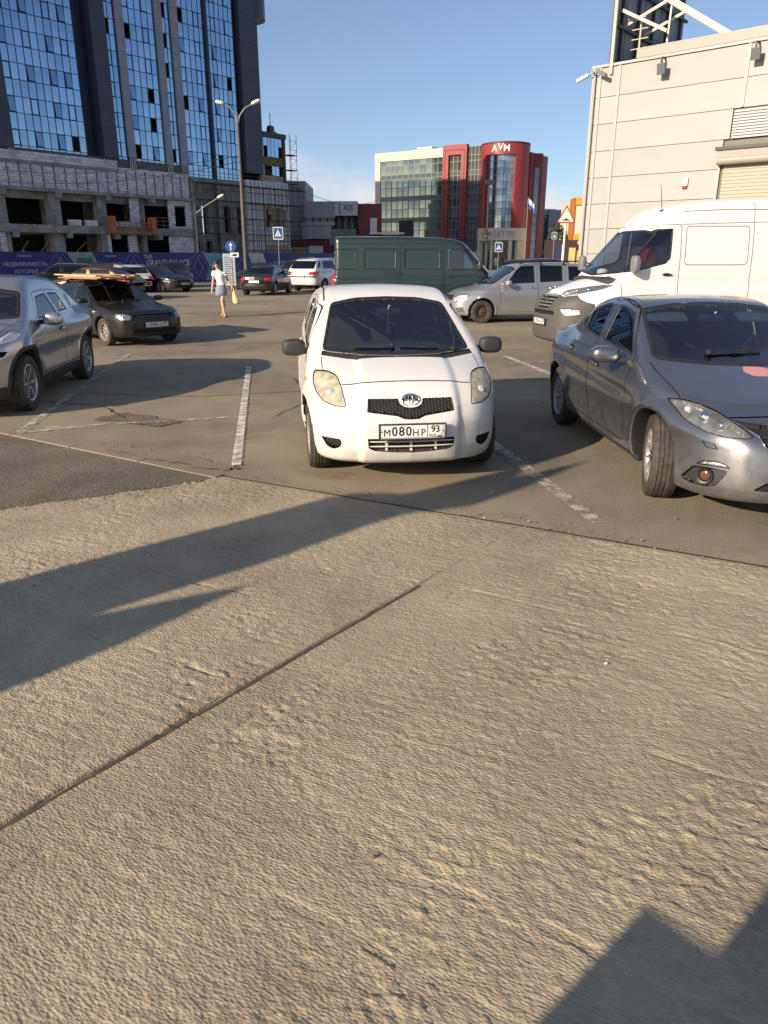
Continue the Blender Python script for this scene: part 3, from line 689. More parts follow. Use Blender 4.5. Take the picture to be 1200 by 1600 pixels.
def slab_height(X, Y):
    """the poured concrete apron: broom lines, pits, crumbled patches, saw-cut joint and crack"""
    u = X * .883 - Y * .470; v = X * .470 + Y * .883
    wob = (fbm(X * 3, Y * 3, 3) - .5) * .10 + (fbm(X * 14, Y * 14, 4) - .5) * .05
    d = np.minimum(4.705 - v + wob * .4, ((X + 1.5) * .501 - (Y - 5.98) * .865) + wob)
    h = .022 * sst(-.01, .035, d) - .012
    w = fbm(X * 1.6, Y * 1.6, 8, 3)                                       # where the surface is rough
    rg = sst(.46, .64, w); warp = (fbm(X * 2.2, Y * 2.2, 9, 3) - .5) * .35
    br = fbm(u * 3.2 + warp, (v + warp * .12) * 31, 11, 3, .55) - .5; br2 = fbm(u * 4, (v + warp * .08) * 58, 31, 2) - .5
    pit = fbm(u * 17, v * 36, 21, 4, .6); pits = -np.maximum(.40 - pit, 0); lump = np.maximum(pit - .60, 0)
    gm = .25 + .75 * sst(.42, .60, fbm(X * .8 + 3, Y * .8, 55, 3)); gn = .45 + .55 * sst(.36, .60, fbm(X * 1.1, Y * 1.1 + 7, 56, 3)); cr = fbm(u * 25 + warp * 6, v * 41, 91, 4, .62); cr2 = fbm(X * 50 + warp * 9, Y * 50, 95, 2, .6)
    h = h + (br * .0070 + br2 * .0052) * gm * (.6 + .4 * rg) + pits * .020 * (.3 + rg) + lump * .012 * rg + ((cr - .5) * .0105 - np.maximum(.40 - cr, 0) * .040 + np.maximum(cr - .60, 0) * .020) * np.maximum(gn * .42, rg) + (cr2 - .5) * .0055 * gn - np.maximum(.34 - cr2, 0) * .016 + gm * np.abs(fbm(u * 3.2, v * 58 + warp * 2, 97, 2) - .5) * .0075
    h = h + (fbm(X * .9, Y * .9, 51, 2) - .5) * .012
    h = .010 + (h - .010) * np.where(d > .06, .92 - .20 * sst(2.3, 3.4, Y), 1)
    # long gouges along the broom direction
    for (u0, u1, v0, sd, dp) in ((-.95, .55, 1.58, 1, .013), (-1.2, .1, 1.33, 2, .010), (-3.4, -2.5, 3.45, 3, .010), (-3.3, -2.2, 2.95, 4, .009), (-.3, 1.6, 2.55, 5, .008), (-1.45, 1.6, 3.55, 6, .006), (-2.9, -1.9, 2.2, 7, .008), (-.6, 1.5, 1.95, 8, .006)):
        vv = v - v0 - (fbm(u * 2.5, u * 0 + sd, 60 + sd, 3) - .5) * .12; h = h - dp * np.exp(-(vv / .010) ** 2) * sst(u0, u0 + .15, u) * (1 - sst(u1 - .25, u1, u)) * sst(.3, .55, fbm(u * 8, u * 0 + 3, 70 + sd, 2))
    # joint (nearly along v), fading out toward the far end
    uj = u - (-2.03 + (v - 1.13) * .168) - (vnoise(v * 9, v * 0, 80) - .5) * .012; fade = 1 - sst(3.4, 4.1, v) * .85
    h = h - .034 * np.exp(-(uj / .0135) ** 4) * fade
    sm_ = np.exp(-((uj - .10) / .085) ** 2) * sst(0, .05, d) * (1 - sst(3.3, 4.2, v) * .7); h = h - sm_ * (h - .010) * .75
    lip = uj - .215 - (fbm(v * 3, v * 0, 81) - .5) * .09; h = h - .006 * np.exp(-(lip / .013) ** 2) * sst(.42, .56, vnoise(v * 4, v * 0 + 2, 82))
    uc = u - (-4.12 + (v - 4.46) * .297) - (fbm(v * 6, v * 0, 83, 3) - .5) * .05; h = h - .012 * np.exp(-(uc / .012) ** 2) * (v < 4.6)
    return h
xs = np.arange(-3.45, 3.05, .0085); ys = np.concatenate([np.arange(.85, 3.2, .0085), np.arange(3.2, 4.6, .011), np.arange(4.6, 6.25, .016)])
GX, GY = np.meshgrid(xs, ys); GZ = slab_height(GX, GY)
ok = np.abs(GX) < GY * .62 + .45                                          # only as far to the sides as the ground is seen at close range
nx_, ny_ = len(xs), len(ys); idx = np.arange(nx_ * ny_).reshape(ny_, nx_); q = np.stack([idx[:-1, :-1], idx[:-1, 1:], idx[1:, 1:], idx[1:, :-1]], -1)
qk = ok[:-1, :-1] & ok[1:, 1:] & ok[:-1, 1:] & ok[1:, :-1]; Fq = q[qk]; used = np.zeros(nx_ * ny_, bool); used[Fq.ravel()] = True; rem = np.cumsum(used) - 1
Vq = np.column_stack([GX.ravel(), GY.ravel(), GZ.ravel()])[used]; Fq = rem[Fq]
me = bpy.data.meshes.new('concrete_slab'); me.vertices.add(len(Vq)); me.vertices.foreach_set('co', Vq.ravel()); me.loops.add(Fq.size); me.loops.foreach_set('vertex_index', Fq.ravel().astype(np.int32))
me.polygons.add(len(Fq)); me.polygons.foreach_set('loop_start', np.arange(0, Fq.size, 4, dtype=np.int32)); me.polygons.foreach_set('loop_total', np.full(len(Fq), 4, dtype=np.int32)); me.update(calc_edges=True); me.validate()
me.polygons.foreach_set('use_smooth', np.ones(len(Fq), bool)); me.materials.append(CONC)
o = bpy.data.objects.new('concrete_slab', me); COL.objects.link(o); tag(o, kind='structure')
o = MB().add([(-9, -9, .004), (14, -9, .004), (14, -2.12, .004), (-1.6, 6.2, .004), (-1.5, 5.95, .004), (-9, 1.60, .004)], [(0, 1, 2, 3, 4, 5)]).obj('concrete_apron', CONC); tag(o, kind='structure')
o = MB().add([(-1.46, 6.04, .007), (-1.60, 5.90, .007), (-2.2, 5.55, .007), (-2.9, 5.13, .007), (-7.5, 2.6, .007), (-9, 10.8, .007), (-4.14, 7.74, .007)], [(6, 5, 4, 3, 2, 1, 0)]).obj('asphalt_patch', DARKASPH); tag(o, kind='structure')
# kerb strip, laid as long stones
KD = Vector((2.71, -1.72, 0)).normalized(); KN = Vector((KD.y, -KD.x, 0))
a = Vector((-1.40, 6.07, 0)); k = empty('kerb'); tag(k, kind='structure'); ln = 0
for L_ in (.98, 1.0, 1.0, 1.0, 1.0, 1.0, 1.0):
    M = Matrix.Translation(a - KD * (ln + L_ - .006)) @ KD.to_track_quat('X', 'Z').to_matrix().to_4x4()
    m = MB().box(0, L_ - .012, -.05, .05, -.06, .016, M=M); b_ = m.obj('kerb_stone', SMOOTHC, k, bevel=.006); ln += L_
# broken pale concrete along the kerb and round the drain
def ragged(name, poly, m_, z, n=10, amp=.05, seed=1):
    """flat patch with a broken, uneven outline"""
    rs = random.Random(seed); pts = []
    for i in range(len(poly)):
        p, q_ = Vector(poly[i]), Vector(poly[(i + 1) % len(poly)]); d = q_ - p; nn = Vector((d.y, -d.x)).normalized()
        for k_ in range(n): w = p + d * (k_ / n) + nn * rs.uniform(-amp, amp); pts.append((w.x, w.y, z))
    o = MB().add(pts, [tuple(range(len(pts)))]).obj(name, m_); bpy.context.view_layer.update(); return tag(o, kind='structure')
ragged('broken_concrete', [(-2.75, 7.02), (-1.95, 6.54), (-1.45, 6.28), (-1.25, 6.34), (-1.9, 6.80), (-2.6, 7.20)], SMOOTHC, .011, amp=.035, seed=4)
ragged('sunken_patch', [(-3.35, 8.45), (-2.5, 8.05), (-2.3, 8.3), (-3.1, 8.85)], DARKASPH, .009, amp=.06, seed=6)
# painted bay lines, worn through
def paint_mat(name, wear):
    m = bpy.data.materials.new(name); m.use_nodes = True; n = m.node_tree.nodes; l = m.node_tree.links.new; b = n['Principled BSDF']; b.inputs['Base Color'].default_value = (.66, .63, .56, 1); b.inputs['Roughness'].default_value = .8
    t = n.new('ShaderNodeBsdfTransparent'); x = n.new('ShaderNodeMixShader'); co = n.new('ShaderNodeTexCoord'); r = n.new('ShaderNodeMapRange'); r.inputs[1].default_value = wear - .10; r.inputs[2].default_value = wear + .12
    z = n.new('ShaderNodeTexNoise'); z.inputs['Scale'].default_value = 7; z.inputs['Detail'].default_value = 10; z.inputs['Roughness'].default_value = .75; l(co.outputs['Object'], z.inputs[0]); l(z.outputs[0], r.inputs[0])
    l(r.outputs[0], x.inputs[0]); l(t.outputs[0], x.inputs[1]); l(b.outputs[0], x.inputs[2]); l(x.outputs[0], n['Material Output'].inputs[0]); return m
LINE = paint_mat('bay_paint', .46); FAINT = paint_mat('bay_paint_worn', .54)
def stripe(a, b, w, m_):
    a, b = Vector(a), Vector(b); d = (b - a).normalized(); nn = Vector((-d.y, d.x)) * w / 2
    o = MB().add([(*(a - nn), .013), (*(b - nn), .013), (*(b + nn), .013), (*(a + nn), .013)], [(0, 3, 2, 1)]).obj('bay_marking', m_); tag(o, kind='structure')
stripe((-1.33, 6.42), (-2.31, 12.75), .085, LINE); stripe((1.52, 4.90), (1.14, 7.0), .12, FAINT); stripe((1.14, 7.0), (.2, 12.4), .115, LINE); stripe((-3.9, 7.75), (-4.95, 14.6), .09, FAINT)
stripe((-3.72, 7.98), (-1.72, 8.56), .07, FAINT); stripe((-3.95, 7.72), (-3.3, 8.05), .09, FAINT); stripe((3.4, 7.4), (2.3, 14.2), .115, LINE); stripe((2.2, 13.2), (4.4, 13.8), .08, FAINT); stripe((-9, 27), (-1, 30), .1, FAINT)
# cracks and old tar seams in the asphalt
TAR = mat('tar_seam', (.035, .032, .030), .8)
def seam(name, pts, w, m_, z=.010, seed=0, jit=.03):
    rs = random.Random(seed); P_ = []
    for p, q_ in zip(pts[:-1], pts[1:]):
        for k_ in range(8): t = k_ / 8; P_.append((p[0] + (q_[0] - p[0]) * t + rs.uniform(-jit, jit), p[1] + (q_[1] - p[1]) * t + rs.uniform(-jit, jit)))
    P_.append(pts[-1]); m = MB(); th = thick(P_, w); n = len(P_)
    m.add([(x, y, z) for x, y in th], [(i, 2 * n - 1 - i, 2 * n - 2 - i, i + 1) for i in range(n - 1)]); tag(m.obj(name, m_), kind='structure')
seam('crack', [(-4.2, 10.2), (-2.6, 9.9), (-1.0, 10.4), (.1, 10.1)], .018, TAR, seed=1); seam('slab_joint', [(-1.39, 6.10), (-.4, 5.575), (.6, 5.04), (1.6, 4.505), (3.28, 3.61)], .020, TAR, z=.0075, seed=2, jit=.007)
seam('crack', [(-3.0, 8.5), (-3.6, 9.3), (-4.6, 9.6)], .022, TAR, seed=3); seam('crack', [(-9, 22.5), (-4, 24.5), (2, 27.5)], .05, TAR, seed=4); seam('crack', [(-2.2, 16), (-.5, 15.2), (1.2, 15.6), (3, 15.2)], .03, TAR, seed=5)
seam('crack', [(-1.3, 8.6), (-.9, 9.8), (-1.4, 11.5)], .014, TAR, seed=6)
jn = MB(); jp = [(.883 * (-2.03 + (v_ - 1.13) * .168) + .470 * v_ + random.uniform(-.003, .003), -.470 * (-2.03 + (v_ - 1.13) * .168) + .883 * v_ + random.uniform(-.003, .003)) for v_ in np.linspace(.55, 3.5, 60)]; jt = thick(jp, .019)
jn.add([(x, y, .0065) for x, y in jt], [(i, 119 - i, 118 - i, i + 1) for i in range(59)]); tag(jn.obj('joint_filler', mat('joint_tar', (.085, .062, .045), .85, var=.35, vscale=20)), kind='structure')
# loose grit along the edges and in the gutter
def scatter(name, zones, m_, seed, s0=.003, s1=.010):
    rs = np.random.RandomState(seed); m = MB()
    for (x0, y0, x1, y1, spread, n) in zones:
        for i in range(n):
            t = rs.rand(); x = x0 + (x1 - x0) * t + rs.randn() * spread; y = y0 + (y1 - y0) * t + rs.randn() * spread; s = s0 + (s1 - s0) * rs.rand() ** 3
            M = Matrix.Translation((x, y, s * .45 + .010)) @ Matrix.Rotation(rs.rand() * 6, 4, 'Z') @ Matrix.Rotation(rs.rand() * 2, 4, 'X'); sx, sy, sz = s * (.7 + .6 * rs.rand()), s * (.7 + .6 * rs.rand()), s * (.5 + .4 * rs.rand())
            m.add([M @ Vector(p) for p in ((sx, 0, 0), (-sx, 0, 0), (0, sy, 0), (0, -sy, 0), (0, 0, sz), (0, 0, -sz))], [(0, 2, 4), (2, 1, 4), (1, 3, 4), (3, 0, 4), (2, 0, 5), (1, 2, 5), (3, 1, 5), (0, 3, 5)])
    return tag(m.obj(name, m_), kind='stuff')
scatter('grit', [(-2.9, 5.2, -1.45, 5.98, .09, 300), (-1.3, 6.15, 2.3, 4.2, .06, 300), (-3.0, 7.3, -1.2, 6.3, .16, 260), (-3.3, 8.6, -2.3, 8.2, .22, 200), (-6, 8, 3, 12, 1.6, 160), (-2.4, 2.2, 2.0, 4.4, .7, 70)], mat('grit_stone', (.20, .165, .12), .9, var=.4, vscale=30), 5)
# ---------------------------------------------------------------- the tower under construction
def boxobj(name, m_, parent, b, **k): return MB().box(*b).obj(name, m_, parent, **k)
UNIT = {}
def unit_box(m_):
    """a 1 x 1 x 1 box mesh (centred in x and z, front face at y = 0) shared by alike pieces"""
    if m_.name not in UNIT:
        o = MB().box(-.5, .5, 0, 1, -.5, .5).obj('unit', m_); UNIT[m_.name] = o.data; bpy.data.objects.remove(o)
    return UNIT[m_.name]
def piece(name, m_, parent, x0, x1, y, d, z0, z1, rot=(0, 0, 0)):
    return inst(name, unit_box(m_), parent, ((x0 + x1) / 2, y, (z0 + z1) / 2), rot, (x1 - x0, d, z1 - z0))
def coated(name, col, rough, var, vs=.6):
    return mat(name, col, rough, 1.0, var=var, vscale=vs)
BLUEG = [coated('blue_glass%d' % i, c, .03, .10, .35) for i, c in enumerate([(.31, .43, .58), (.34, .47, .62), (.275, .39, .54)])]
FRAME = mat('window_frame', (.012, .016, .03), .45); NAVY = mat('navy_cladding', (.034, .044, .075), .42, var=.15, vscale=.5); GREYCL = mat('grey_cladding', (.23, .25, .32), .45, var=.1, vscale=.5)
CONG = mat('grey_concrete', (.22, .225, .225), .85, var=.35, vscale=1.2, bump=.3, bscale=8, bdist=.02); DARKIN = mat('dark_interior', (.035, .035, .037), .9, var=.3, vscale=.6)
BLOCKW = [mat('aerated_block%d' % i, c, .9, var=.12, vscale=3) for i, c in enumerate([(.52, .52, .58), (.60, .60, .66), (.43, .43, .48)])]
MORTAR = mat('mortar', (.10, .10, .11), .95); INSUL = mat('white_insulation', (.66, .65, .72), .9, var=.2, vscale=2, bump=.3, bscale=5, bdist=.02); STEEL = mat('scaffold_steel', (.055, .052, .05), .6, .3); OSB = mat('osb_board', (.40, .30, .18), .85, var=.45, vscale=7); YELLOW = mat('yellow_insulation', (.16, .125, .04), .9, var=.5, vscale=3)
TW = empty('tower_building', label='unfinished tower with blue glass facade above raw block and concrete storeys', cat='building'); frame_plane(TW, 39, (-34.3, 70))
ZT = 30.5
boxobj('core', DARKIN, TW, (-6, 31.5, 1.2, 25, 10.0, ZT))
boxobj('roof', CONG, TW, (-6, 31.6, .2, 25.2, ZT, ZT + .9))
boxobj('corner_cladding', NAVY, TW, (-6, 2.62, -.25, 1.0, 10.9, ZT))
panes = []; rng_ = random.Random(3)
def glazing(x0, x1, z0, n, ops, fin=None):
    """curtain wall between two pilasters: panes, opening sashes, mullion grid"""
    w = (x1 - x0) / n; fr = MB(); zr = []; k = 0
    while True:
        a = 11.15 + 2.62 * k - 1.33; b = a + 1.33; c = b + 1.29; k += 1
        if a > ZT - .5: break
        zr += [(a, b, 0), (b, c, 1)]
    zr = [(max(a, z0), b, t) for a, b, t in zr if b > z0 + .2]
    for i in range(n):
        xa, xb = x0 + i * w, x0 + (i + 1) * w
        for j, (za, zb, t) in enumerate(zr):
            g = .028
            if t and i in ops:
                st = rng_.random()
                fr.box(xa, xb, -.045, .03, za, za + .075).box(xa, xb, -.045, .03, zb - .075, zb).box(xa, xa + .075, -.045, .03, za + .075, zb - .075).box(xb - .075, xb, -.045, .03, za + .075, zb - .075); g = .075
                if st < .25: continue                          # wide open: the dark room shows
                if st < .62:
                    panes.append(((za + zb) / 2, ('tilted_sash', BLUEG[2], xa + g, xb - g, -.10, .03, za + g, zb - g, (R(-7), 0, 0)))); continue
            panes.append(((za + zb) / 2, ('pane', BLUEG[rng_.randrange(3)], xa + g, xb - g, .0, .03, za + g, zb - g, (R(rng_.uniform(-.25, .25)), 0, R(rng_.uniform(-.3, .3))))))
    for i in range(n + 1): fr.box(x0 + i * w - .028, x0 + i * w + .028, -.03, .10, z0, ZT)
    for za, zb, t in zr: fr.box(x0, x1, -.028, .10, zb - .028, zb + .028)
    o = fr.obj('mullion_grid', FRAME, TW); tag(o, kind='stuff')
glazing(2.65, 9.72, 10.95, 10, (0, 3, 6, 8)); glazing(12.80, 14.02, 10.25, 2, (0,)); glazing(14.98, 18.50, 10.25, 5, (0, 3)); glazing(19.38, 20.34, 10.25, 2, (0,)); glazing(21.30, 24.68, 9.95, 5, (0, 3)); glazing(24.92, 28.62, 9.95, 6, (1, 4))
panes.sort(key=lambda p: p[0])
for z, a in panes[:296]: piece(a[0], a[1], TW, *a[2:8], rot=a[8])
q = MB()
for z, a in panes[296:]:
    q.box(a[2], a[3], a[4], a[4] + a[5], a[6], a[7])
tag(q.obj('pane', BLUEG[0], TW), kind='stuff')
def clad(name, m_, x0, x1, y0, y1, z0, z1, step=1.31, ww=None):
    """cladding built of cassettes with recessed joints"""
    p = boxobj(name, m_, TW, (x0, x1, y0 + .04, y1, z0, z1)); z = z0
    while z < z1 - .2:
        inst('cassette', unit_box(m_), p, ((x0 + x1) / 2, y0, (z + min(z + step, z1)) / 2), (0, 0, 0), (x1 - x0 - .02, .05, min(step, z1 - z) - .03)); z += step
clad('recess_wall', NAVY, 9.75, 11.2, 1.0, 1.3, 10.6, ZT, 2.62); clad('navy_pilaster', NAVY, 11.2, 12.76, -.55, 1.2, 10.9, ZT, 2.62)
clad('grey_pilaster', GREYCL, 14.05, 14.95, -.22, 1.2, 11.2, ZT); clad('grey_pilaster', GREYCL, 18.52, 19.36, -.22, 1.2, 10.9, ZT); clad('grey_pilaster', GREYCL, 20.36, 21.28, -.22, 1.2, 10.9, ZT)
boxobj('fin', NAVY, TW, (24.70, 24.90, -.35, .3, 9.95, ZT)); clad('dark_pilaster', NAVY, 29.0, 31.6, -.6, 3.0, 10.9, ZT + 1.5, 2.62); boxobj('shadow_gap', FRAME, TW, (28.64, 28.98, .3, 1.0, 9.95, ZT))
MB().lathe([(0, 26.7), (2.0, 26.7), (2.0, 33), (0, 33)], 36, axis='Z', c=(31.9, 1.3, 0)).obj('round_balcony', NAVY, TW, smooth='auto')
for x0, x1, z1 in ((2.0, 2.62, 10.9), (11.2, 12.7, 10.9), (14.1, 14.9, 11.2), (18.55, 19.3, 10.9), (20.4, 21.2, 10.9)):      # bare rails under the unfinished cladding
    for k in range(4):
        x = x0 + (x1 - x0) * (k + .5) / 4; boxobj('cladding_rail', mat('galvanised', (.42, .42, .43), .4, .6), TW, (x - .035, x + .035, -.16, -.10, z1 - 1.1 - .3 * (k % 2), z1))
# block band between the glass and the open storeys
boxobj('band_core', MORTAR, TW, (-6, 21.25, -.02, .6, 7.75, 10.95)); boxobj('band_ledge', CONG, TW, (-6, 12.7, -.22, .2, 9.72, 9.95))
q = MB(); rs = random.Random(9)
def blockwall(q, x0, x1, z0, z1, y=-.12, bw=.62, bh=.255):
    r = 0; z = z0
    while z < z1 - .08:
        x = x0 - (bw / 2 if r % 2 else 0) + rs.uniform(-.06, .06)
        while x < x1:
            a, b = max(x + .012, x0), min(x + bw - .012, x1)
            if b - a > .05: q.box(a, b, y - rs.uniform(0, .02), y + .12, z + .010, min(z + bh, z1) - .010, rs.choice((0, 0, 1, 1, 2)))
            x += bw
        z += bh; r += 1
blockwall(q, -2, 21.2, 7.78, 9.70); blockwall(q, -2, 12.7, 9.97, 10.8); blockwall(q, 12.8, 21.2, 9.72, 10.15); tag(q.obj('block', BLOCKW, TW), kind='stuff')
q = MB()
for k in range(20):
    x = .6 + k * 1.08; q.box(x - .025, x + .025, -.20, -.15, 7.8, 9.9)
tag(q.obj('anchor_rail', STEEL, TW), kind='stuff')
# open concrete storeys
for nm, z0, z1, y0 in (('floor_slab', 7.48, 7.76, -.42), ('floor_slab', 3.95, 4.62, -.35)): boxobj(nm, CONG, TW, (-6, 21.3, y0, 13, z0, z1))
for x in (.4, 5.5, 10.6, 15.6): boxobj('beam_end', CONG, TW, (x + .3, x + .75, -.62, 2, 7.0, 7.47)); boxobj('beam_end', CONG, TW, (x + .9, x + 1.35, -.55, 2, 3.5, 3.94))
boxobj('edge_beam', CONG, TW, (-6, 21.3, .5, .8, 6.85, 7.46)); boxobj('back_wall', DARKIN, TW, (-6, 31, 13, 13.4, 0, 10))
for z0, z1 in ((4.63, 7.47), (.0, 3.94)):
    for x0, x1, y in ((-4.6, -3.6, 0), (.15, 1.2, 0), (5.2, 6.3, 0), (10.15, 11.05, 0), (15.15, 15.65, .4)): boxobj('column', CONG, TW, (x0, x1, y, y + .9, z0, z1))
    for x in (2.4, 7.6, 12.2, 17.0): boxobj('column', CONG, TW, (x, x + .8, 5.5, 6.3, z0, z1))
    boxobj('partition', DARKIN, TW, (3.0, 10, 9.5, 9.8, z0, z1))
q = MB(); blockwall(q, 13.75, 14.85, 4.65, 7.45, .1, .5); blockwall(q, 18.2, 19.03, 4.65, 7.45, -.1, .5); blockwall(q, 20.38, 21.2, 4.65, 7.45, -.1, .5); blockwall(q, 19.03, 20.38, 6.95, 7.45, -.1, .5); blockwall(q, 19.03, 20.38, 4.65, 4.95, -.1, .5)
blockwall(q, 13.2, 14.25, 0.2, 3.9, .1, .5); blockwall(q, 18.0, 21.2, .2, 3.9, -.1, .5); blockwall(q, .2, .7, .2, 3.9, -.12, .5); blockwall(q, 10.75, 11.1, .2, 3.9, -.12, .4); tag(q.obj('block', BLOCKW, TW), kind='stuff')
q = MB()
for z in (4.95, 5.35, 5.7): q.bar((15.7, -.2, z), (18.2, -.2, z), .05)
for x in (16.6, 17.4): q.bar((x, -.2, 4.6), (x, -.2, 5.7), .05)
q.obj('guard_rail', mat('timber_rail', (.22, .13, .06), .8), TW)
for x0, x1 in ((1.8, 2.7), (3.7, 4.6), (7.2, 8.4), (9.2, 10.0)): MB().bar((x0, -.1, 2.2), (x1, -.1, 3.2), .07).obj('prop', mat('timber_rail', (.22, .13, .06), .8), TW)
# concrete bay with tall openings, white insulated wall, annex
def holed(name, m_, x0, x1, z0, z1, holes, y0=-.1, y1=.35):
    """wall with rectangular openings, made of butting strips"""
    q = MB(); xs_ = sorted({x0, x1, *[h[0] for h in holes], *[h[1] for h in holes]})
    for a, b in zip(xs_[:-1], xs_[1:]):
        hs = sorted([(h[2], h[3]) for h in holes if h[0] <= a + 1e-6 and h[1] >= b - 1e-6]); z = z0
        for c, d in hs + [(z1, z1)]:
            if c - z > .01: q.box(a, b, y0, y1, z, c)
            z = d
    return q.obj(name, m_, TW)
gh = [(21.5, 21.95, 4.2, 7.2), (22.85, 23.75, 4.2, 7.2), (26.0, 26.95, 4.45, 7.25), (27.9, 28.5, 4.4, 7.25), (21.5, 22.3, 1.6, 3.5), (23.1, 24.1, 1.6, 3.5), (26.1, 27.0, 1.2, 3.4)]
holed('concrete_bay', CONG, 21.3, 29.05, 0, 9.9, gh, .25, .8); boxobj('bay_lintel', CONG, TW, (21.25, 29.1, -.15, .24, 9.5, 9.92)); boxobj('bay_return', CONG, TW, (21.22, 21.6, -.3, .24, 0, 9.45))
for x, w, m_ in ((24.75, .16, STEEL), (25.25, .12, mat('galvanised', (.42, .42, .43), .4, .6))): MB().tube((x, .0, 0), (x, .0, 9.4), w / 2, n=8).obj('downpipe', m_, TW)
wh = [(31.95, 33.1, 5.2, 7.25), (33.5, 34.2, 5.2, 7.4), (34.6, 35.2, 5.2, 7.2)]
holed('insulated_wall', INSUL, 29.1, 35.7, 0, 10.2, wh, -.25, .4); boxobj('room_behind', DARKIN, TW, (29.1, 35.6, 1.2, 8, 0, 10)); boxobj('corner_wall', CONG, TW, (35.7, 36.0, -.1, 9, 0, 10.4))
q = MB()
for x in np.arange(29.7, 35.7, .62): q.box(x - .02, x + .02, -.30, -.26, .2, 10.1)
for z in (2.4, 3.6, 4.8, 7.6, 8.8): q.box(29.2, 35.6, -.30, -.26, z - .02, z + .02)
tag(q.obj('fixing_grid', STEEL, TW), kind='stuff')
for x0, x1, z0, z1 in ((31.5, 31.93, 5.0, 7.6), (32.2, 32.9, 6.6, 7.5), (33.12, 33.48, 5.1, 7.5), (34.22, 34.58, 5.1, 7.5), (32.3, 32.9, 5.2, 5.8), (31.5, 35.2, 2.6, 3.2)): boxobj('osb_board', OSB, TW, (x0, x1, -.34, -.30, z0, z1))
boxobj('annex', DARKIN, TW, (31.7, 35.3, .4, 8, 10.2, 15.0)); boxobj('annex_roof', mat('annex_fascia', (.05, .055, .05), .6), TW, (31.4, 35.6, -.35, 8.2, 15.0, 15.5)); boxobj('annex_corner', mat('annex_fascia', (.05, .055, .05), .6), TW, (35.2, 35.55, -.2, 8, 10.2, 14.98))
for zz, zt in ((12.95, 14.95), (10.95, 11.95)):
    for k in range(6):
        x = 31.6 + k * .59
        if k in (1, 5) and zz > 12: piece('pane', BLUEG[1], TW, x + .03, x + .56, -.05, .05, zz + 1.15, zt); continue
        if zz < 12 and k in (1, 2, 5): continue
        piece('pane', BLUEG[k % 3], TW, x + .03, x + .56, -.05, .05, zz, zt)
boxobj('yellow_band', YELLOW, TW, (31.55, 35.15, -.06, .3, 11.97, 12.92)); boxobj('foam_band', OSB, TW, (31.55, 35.15, -.10, .3, 10.2, 10.9))
MB().sup((34.4, 1, 16.0), (.45, .4, .5), .7, 14, 8).box(33.9, 34.9, .5, 1.4, 15.5, 15.8).bar((34.4, 1, 16.3), (34.4, 1, 17.8), .06).obj('roof_hoist', mat('hoist_metal', (.10, .09, .085), .5, .4), TW)
# scaffolding, cradle and block pallets stand on or hang in front of the building: things of their own
SF = empty('scaffolding', label='steel tube scaffold with dark decks along the concrete bay and white wall', cat='scaffold'); frame_plane(SF, 39, (-34.3, 70))
q = MB()
for x in np.arange(21.9, 37.2, 1.9):
    for y in (-1.5, -.55): q.tube((x, y, 0), (x, y, 9.5), .03, n=6)
tag(q.obj('upright', STEEL, SF), kind='stuff')
for z in (2.6, 4.3, 5.95, 7.7, 9.4): boxobj('deck', mat('deck_board', (.028, .026, .025), .8), SF, (21.6, 37.1, -1.45, -.6, z - .08, z)); MB().tube((21.6, -1.5, z + 1.0), (37.1, -1.5, z + 1.0), .028, n=6).obj('handrail', STEEL, SF)
S2 = empty('scaffold_tower', label='slim scaffold tower beside the glazed annex, above the decks', cat='scaffold'); frame_plane(S2, 39, (-34.3, 70)); q = MB()
for x in (35.85, 37.0):
    for y in (-.6, .4): q.tube((x, y, 9.4), (x, y, 15.6), .03, n=6)
for z in np.arange(9.9, 15.6, 1.0): q.tube((35.85, -.6, z), (37.0, -.6, z + .0), .02, n=5); q.tube((35.85, -.6, z), (37.0, -.6, z + 1.0 if z < 14.6 else z), .018, n=5)
tag(q.obj('tube', STEEL, S2), kind='stuff')
for z in (10.2, 11.75, 13.4): boxobj('deck', mat('deck_board', (.028, .026, .025), .8), S2, (35.7, 37.1, -.6, .4, z - .07, z))
CR = empty('work_cradle', label='orange work cradle hanging in front of the lower floor slab', cat='cradle'); frame_plane(CR, 39, (-34.3, 70)); ORG = mat('orange_steel', (.36, .11, .03), .6, var=.2, vscale=4)
boxobj('cradle_floor', ORG, CR, (10.7, 15.4, -1.3, -.6, 4.1, 4.2))
q = MB()
for z in (4.65, 5.05): q.bar((10.7, -1.3, z), (15.4, -1.3, z), .05); q.bar((10.7, -.6, z), (15.4, -.6, z), .05)
for x in np.arange(10.75, 15.5, .66): q.bar((x, -1.3, 4.15), (x, -1.3, 5.05), .05)
tag(q.obj('rail', ORG, CR), kind='stuff')
for x in (10.6, 15.2): MB().box(x, x + .5, -1.35, -.55, 4.1, 5.6).obj('end_frame', ORG, CR)
for i, (x0, x1, lab) in enumerate(((6.9, 8.2, 'low stack of pale blocks on the floor slab, left of its neighbour'), (8.6, 9.8, 'stack of pale blocks on the floor slab, next to the column'), (11.6, 13.4, 'stack of pale blocks behind the orange cradle'))):
    e = empty('block_stack', label=lab, cat='block stack', group='block stacks on the floor slab'); frame_plane(e, 39, (-34.3, 70))
    for r in range(2):
        x = x0
        while x < x1 - .3: inst('block', unit_box(BLOCKW[rs.randrange(3)]), e, (x + .3, -.25, 4.77 + r * .27), (0, 0, 0), (.58, .5, .25)); x += .6

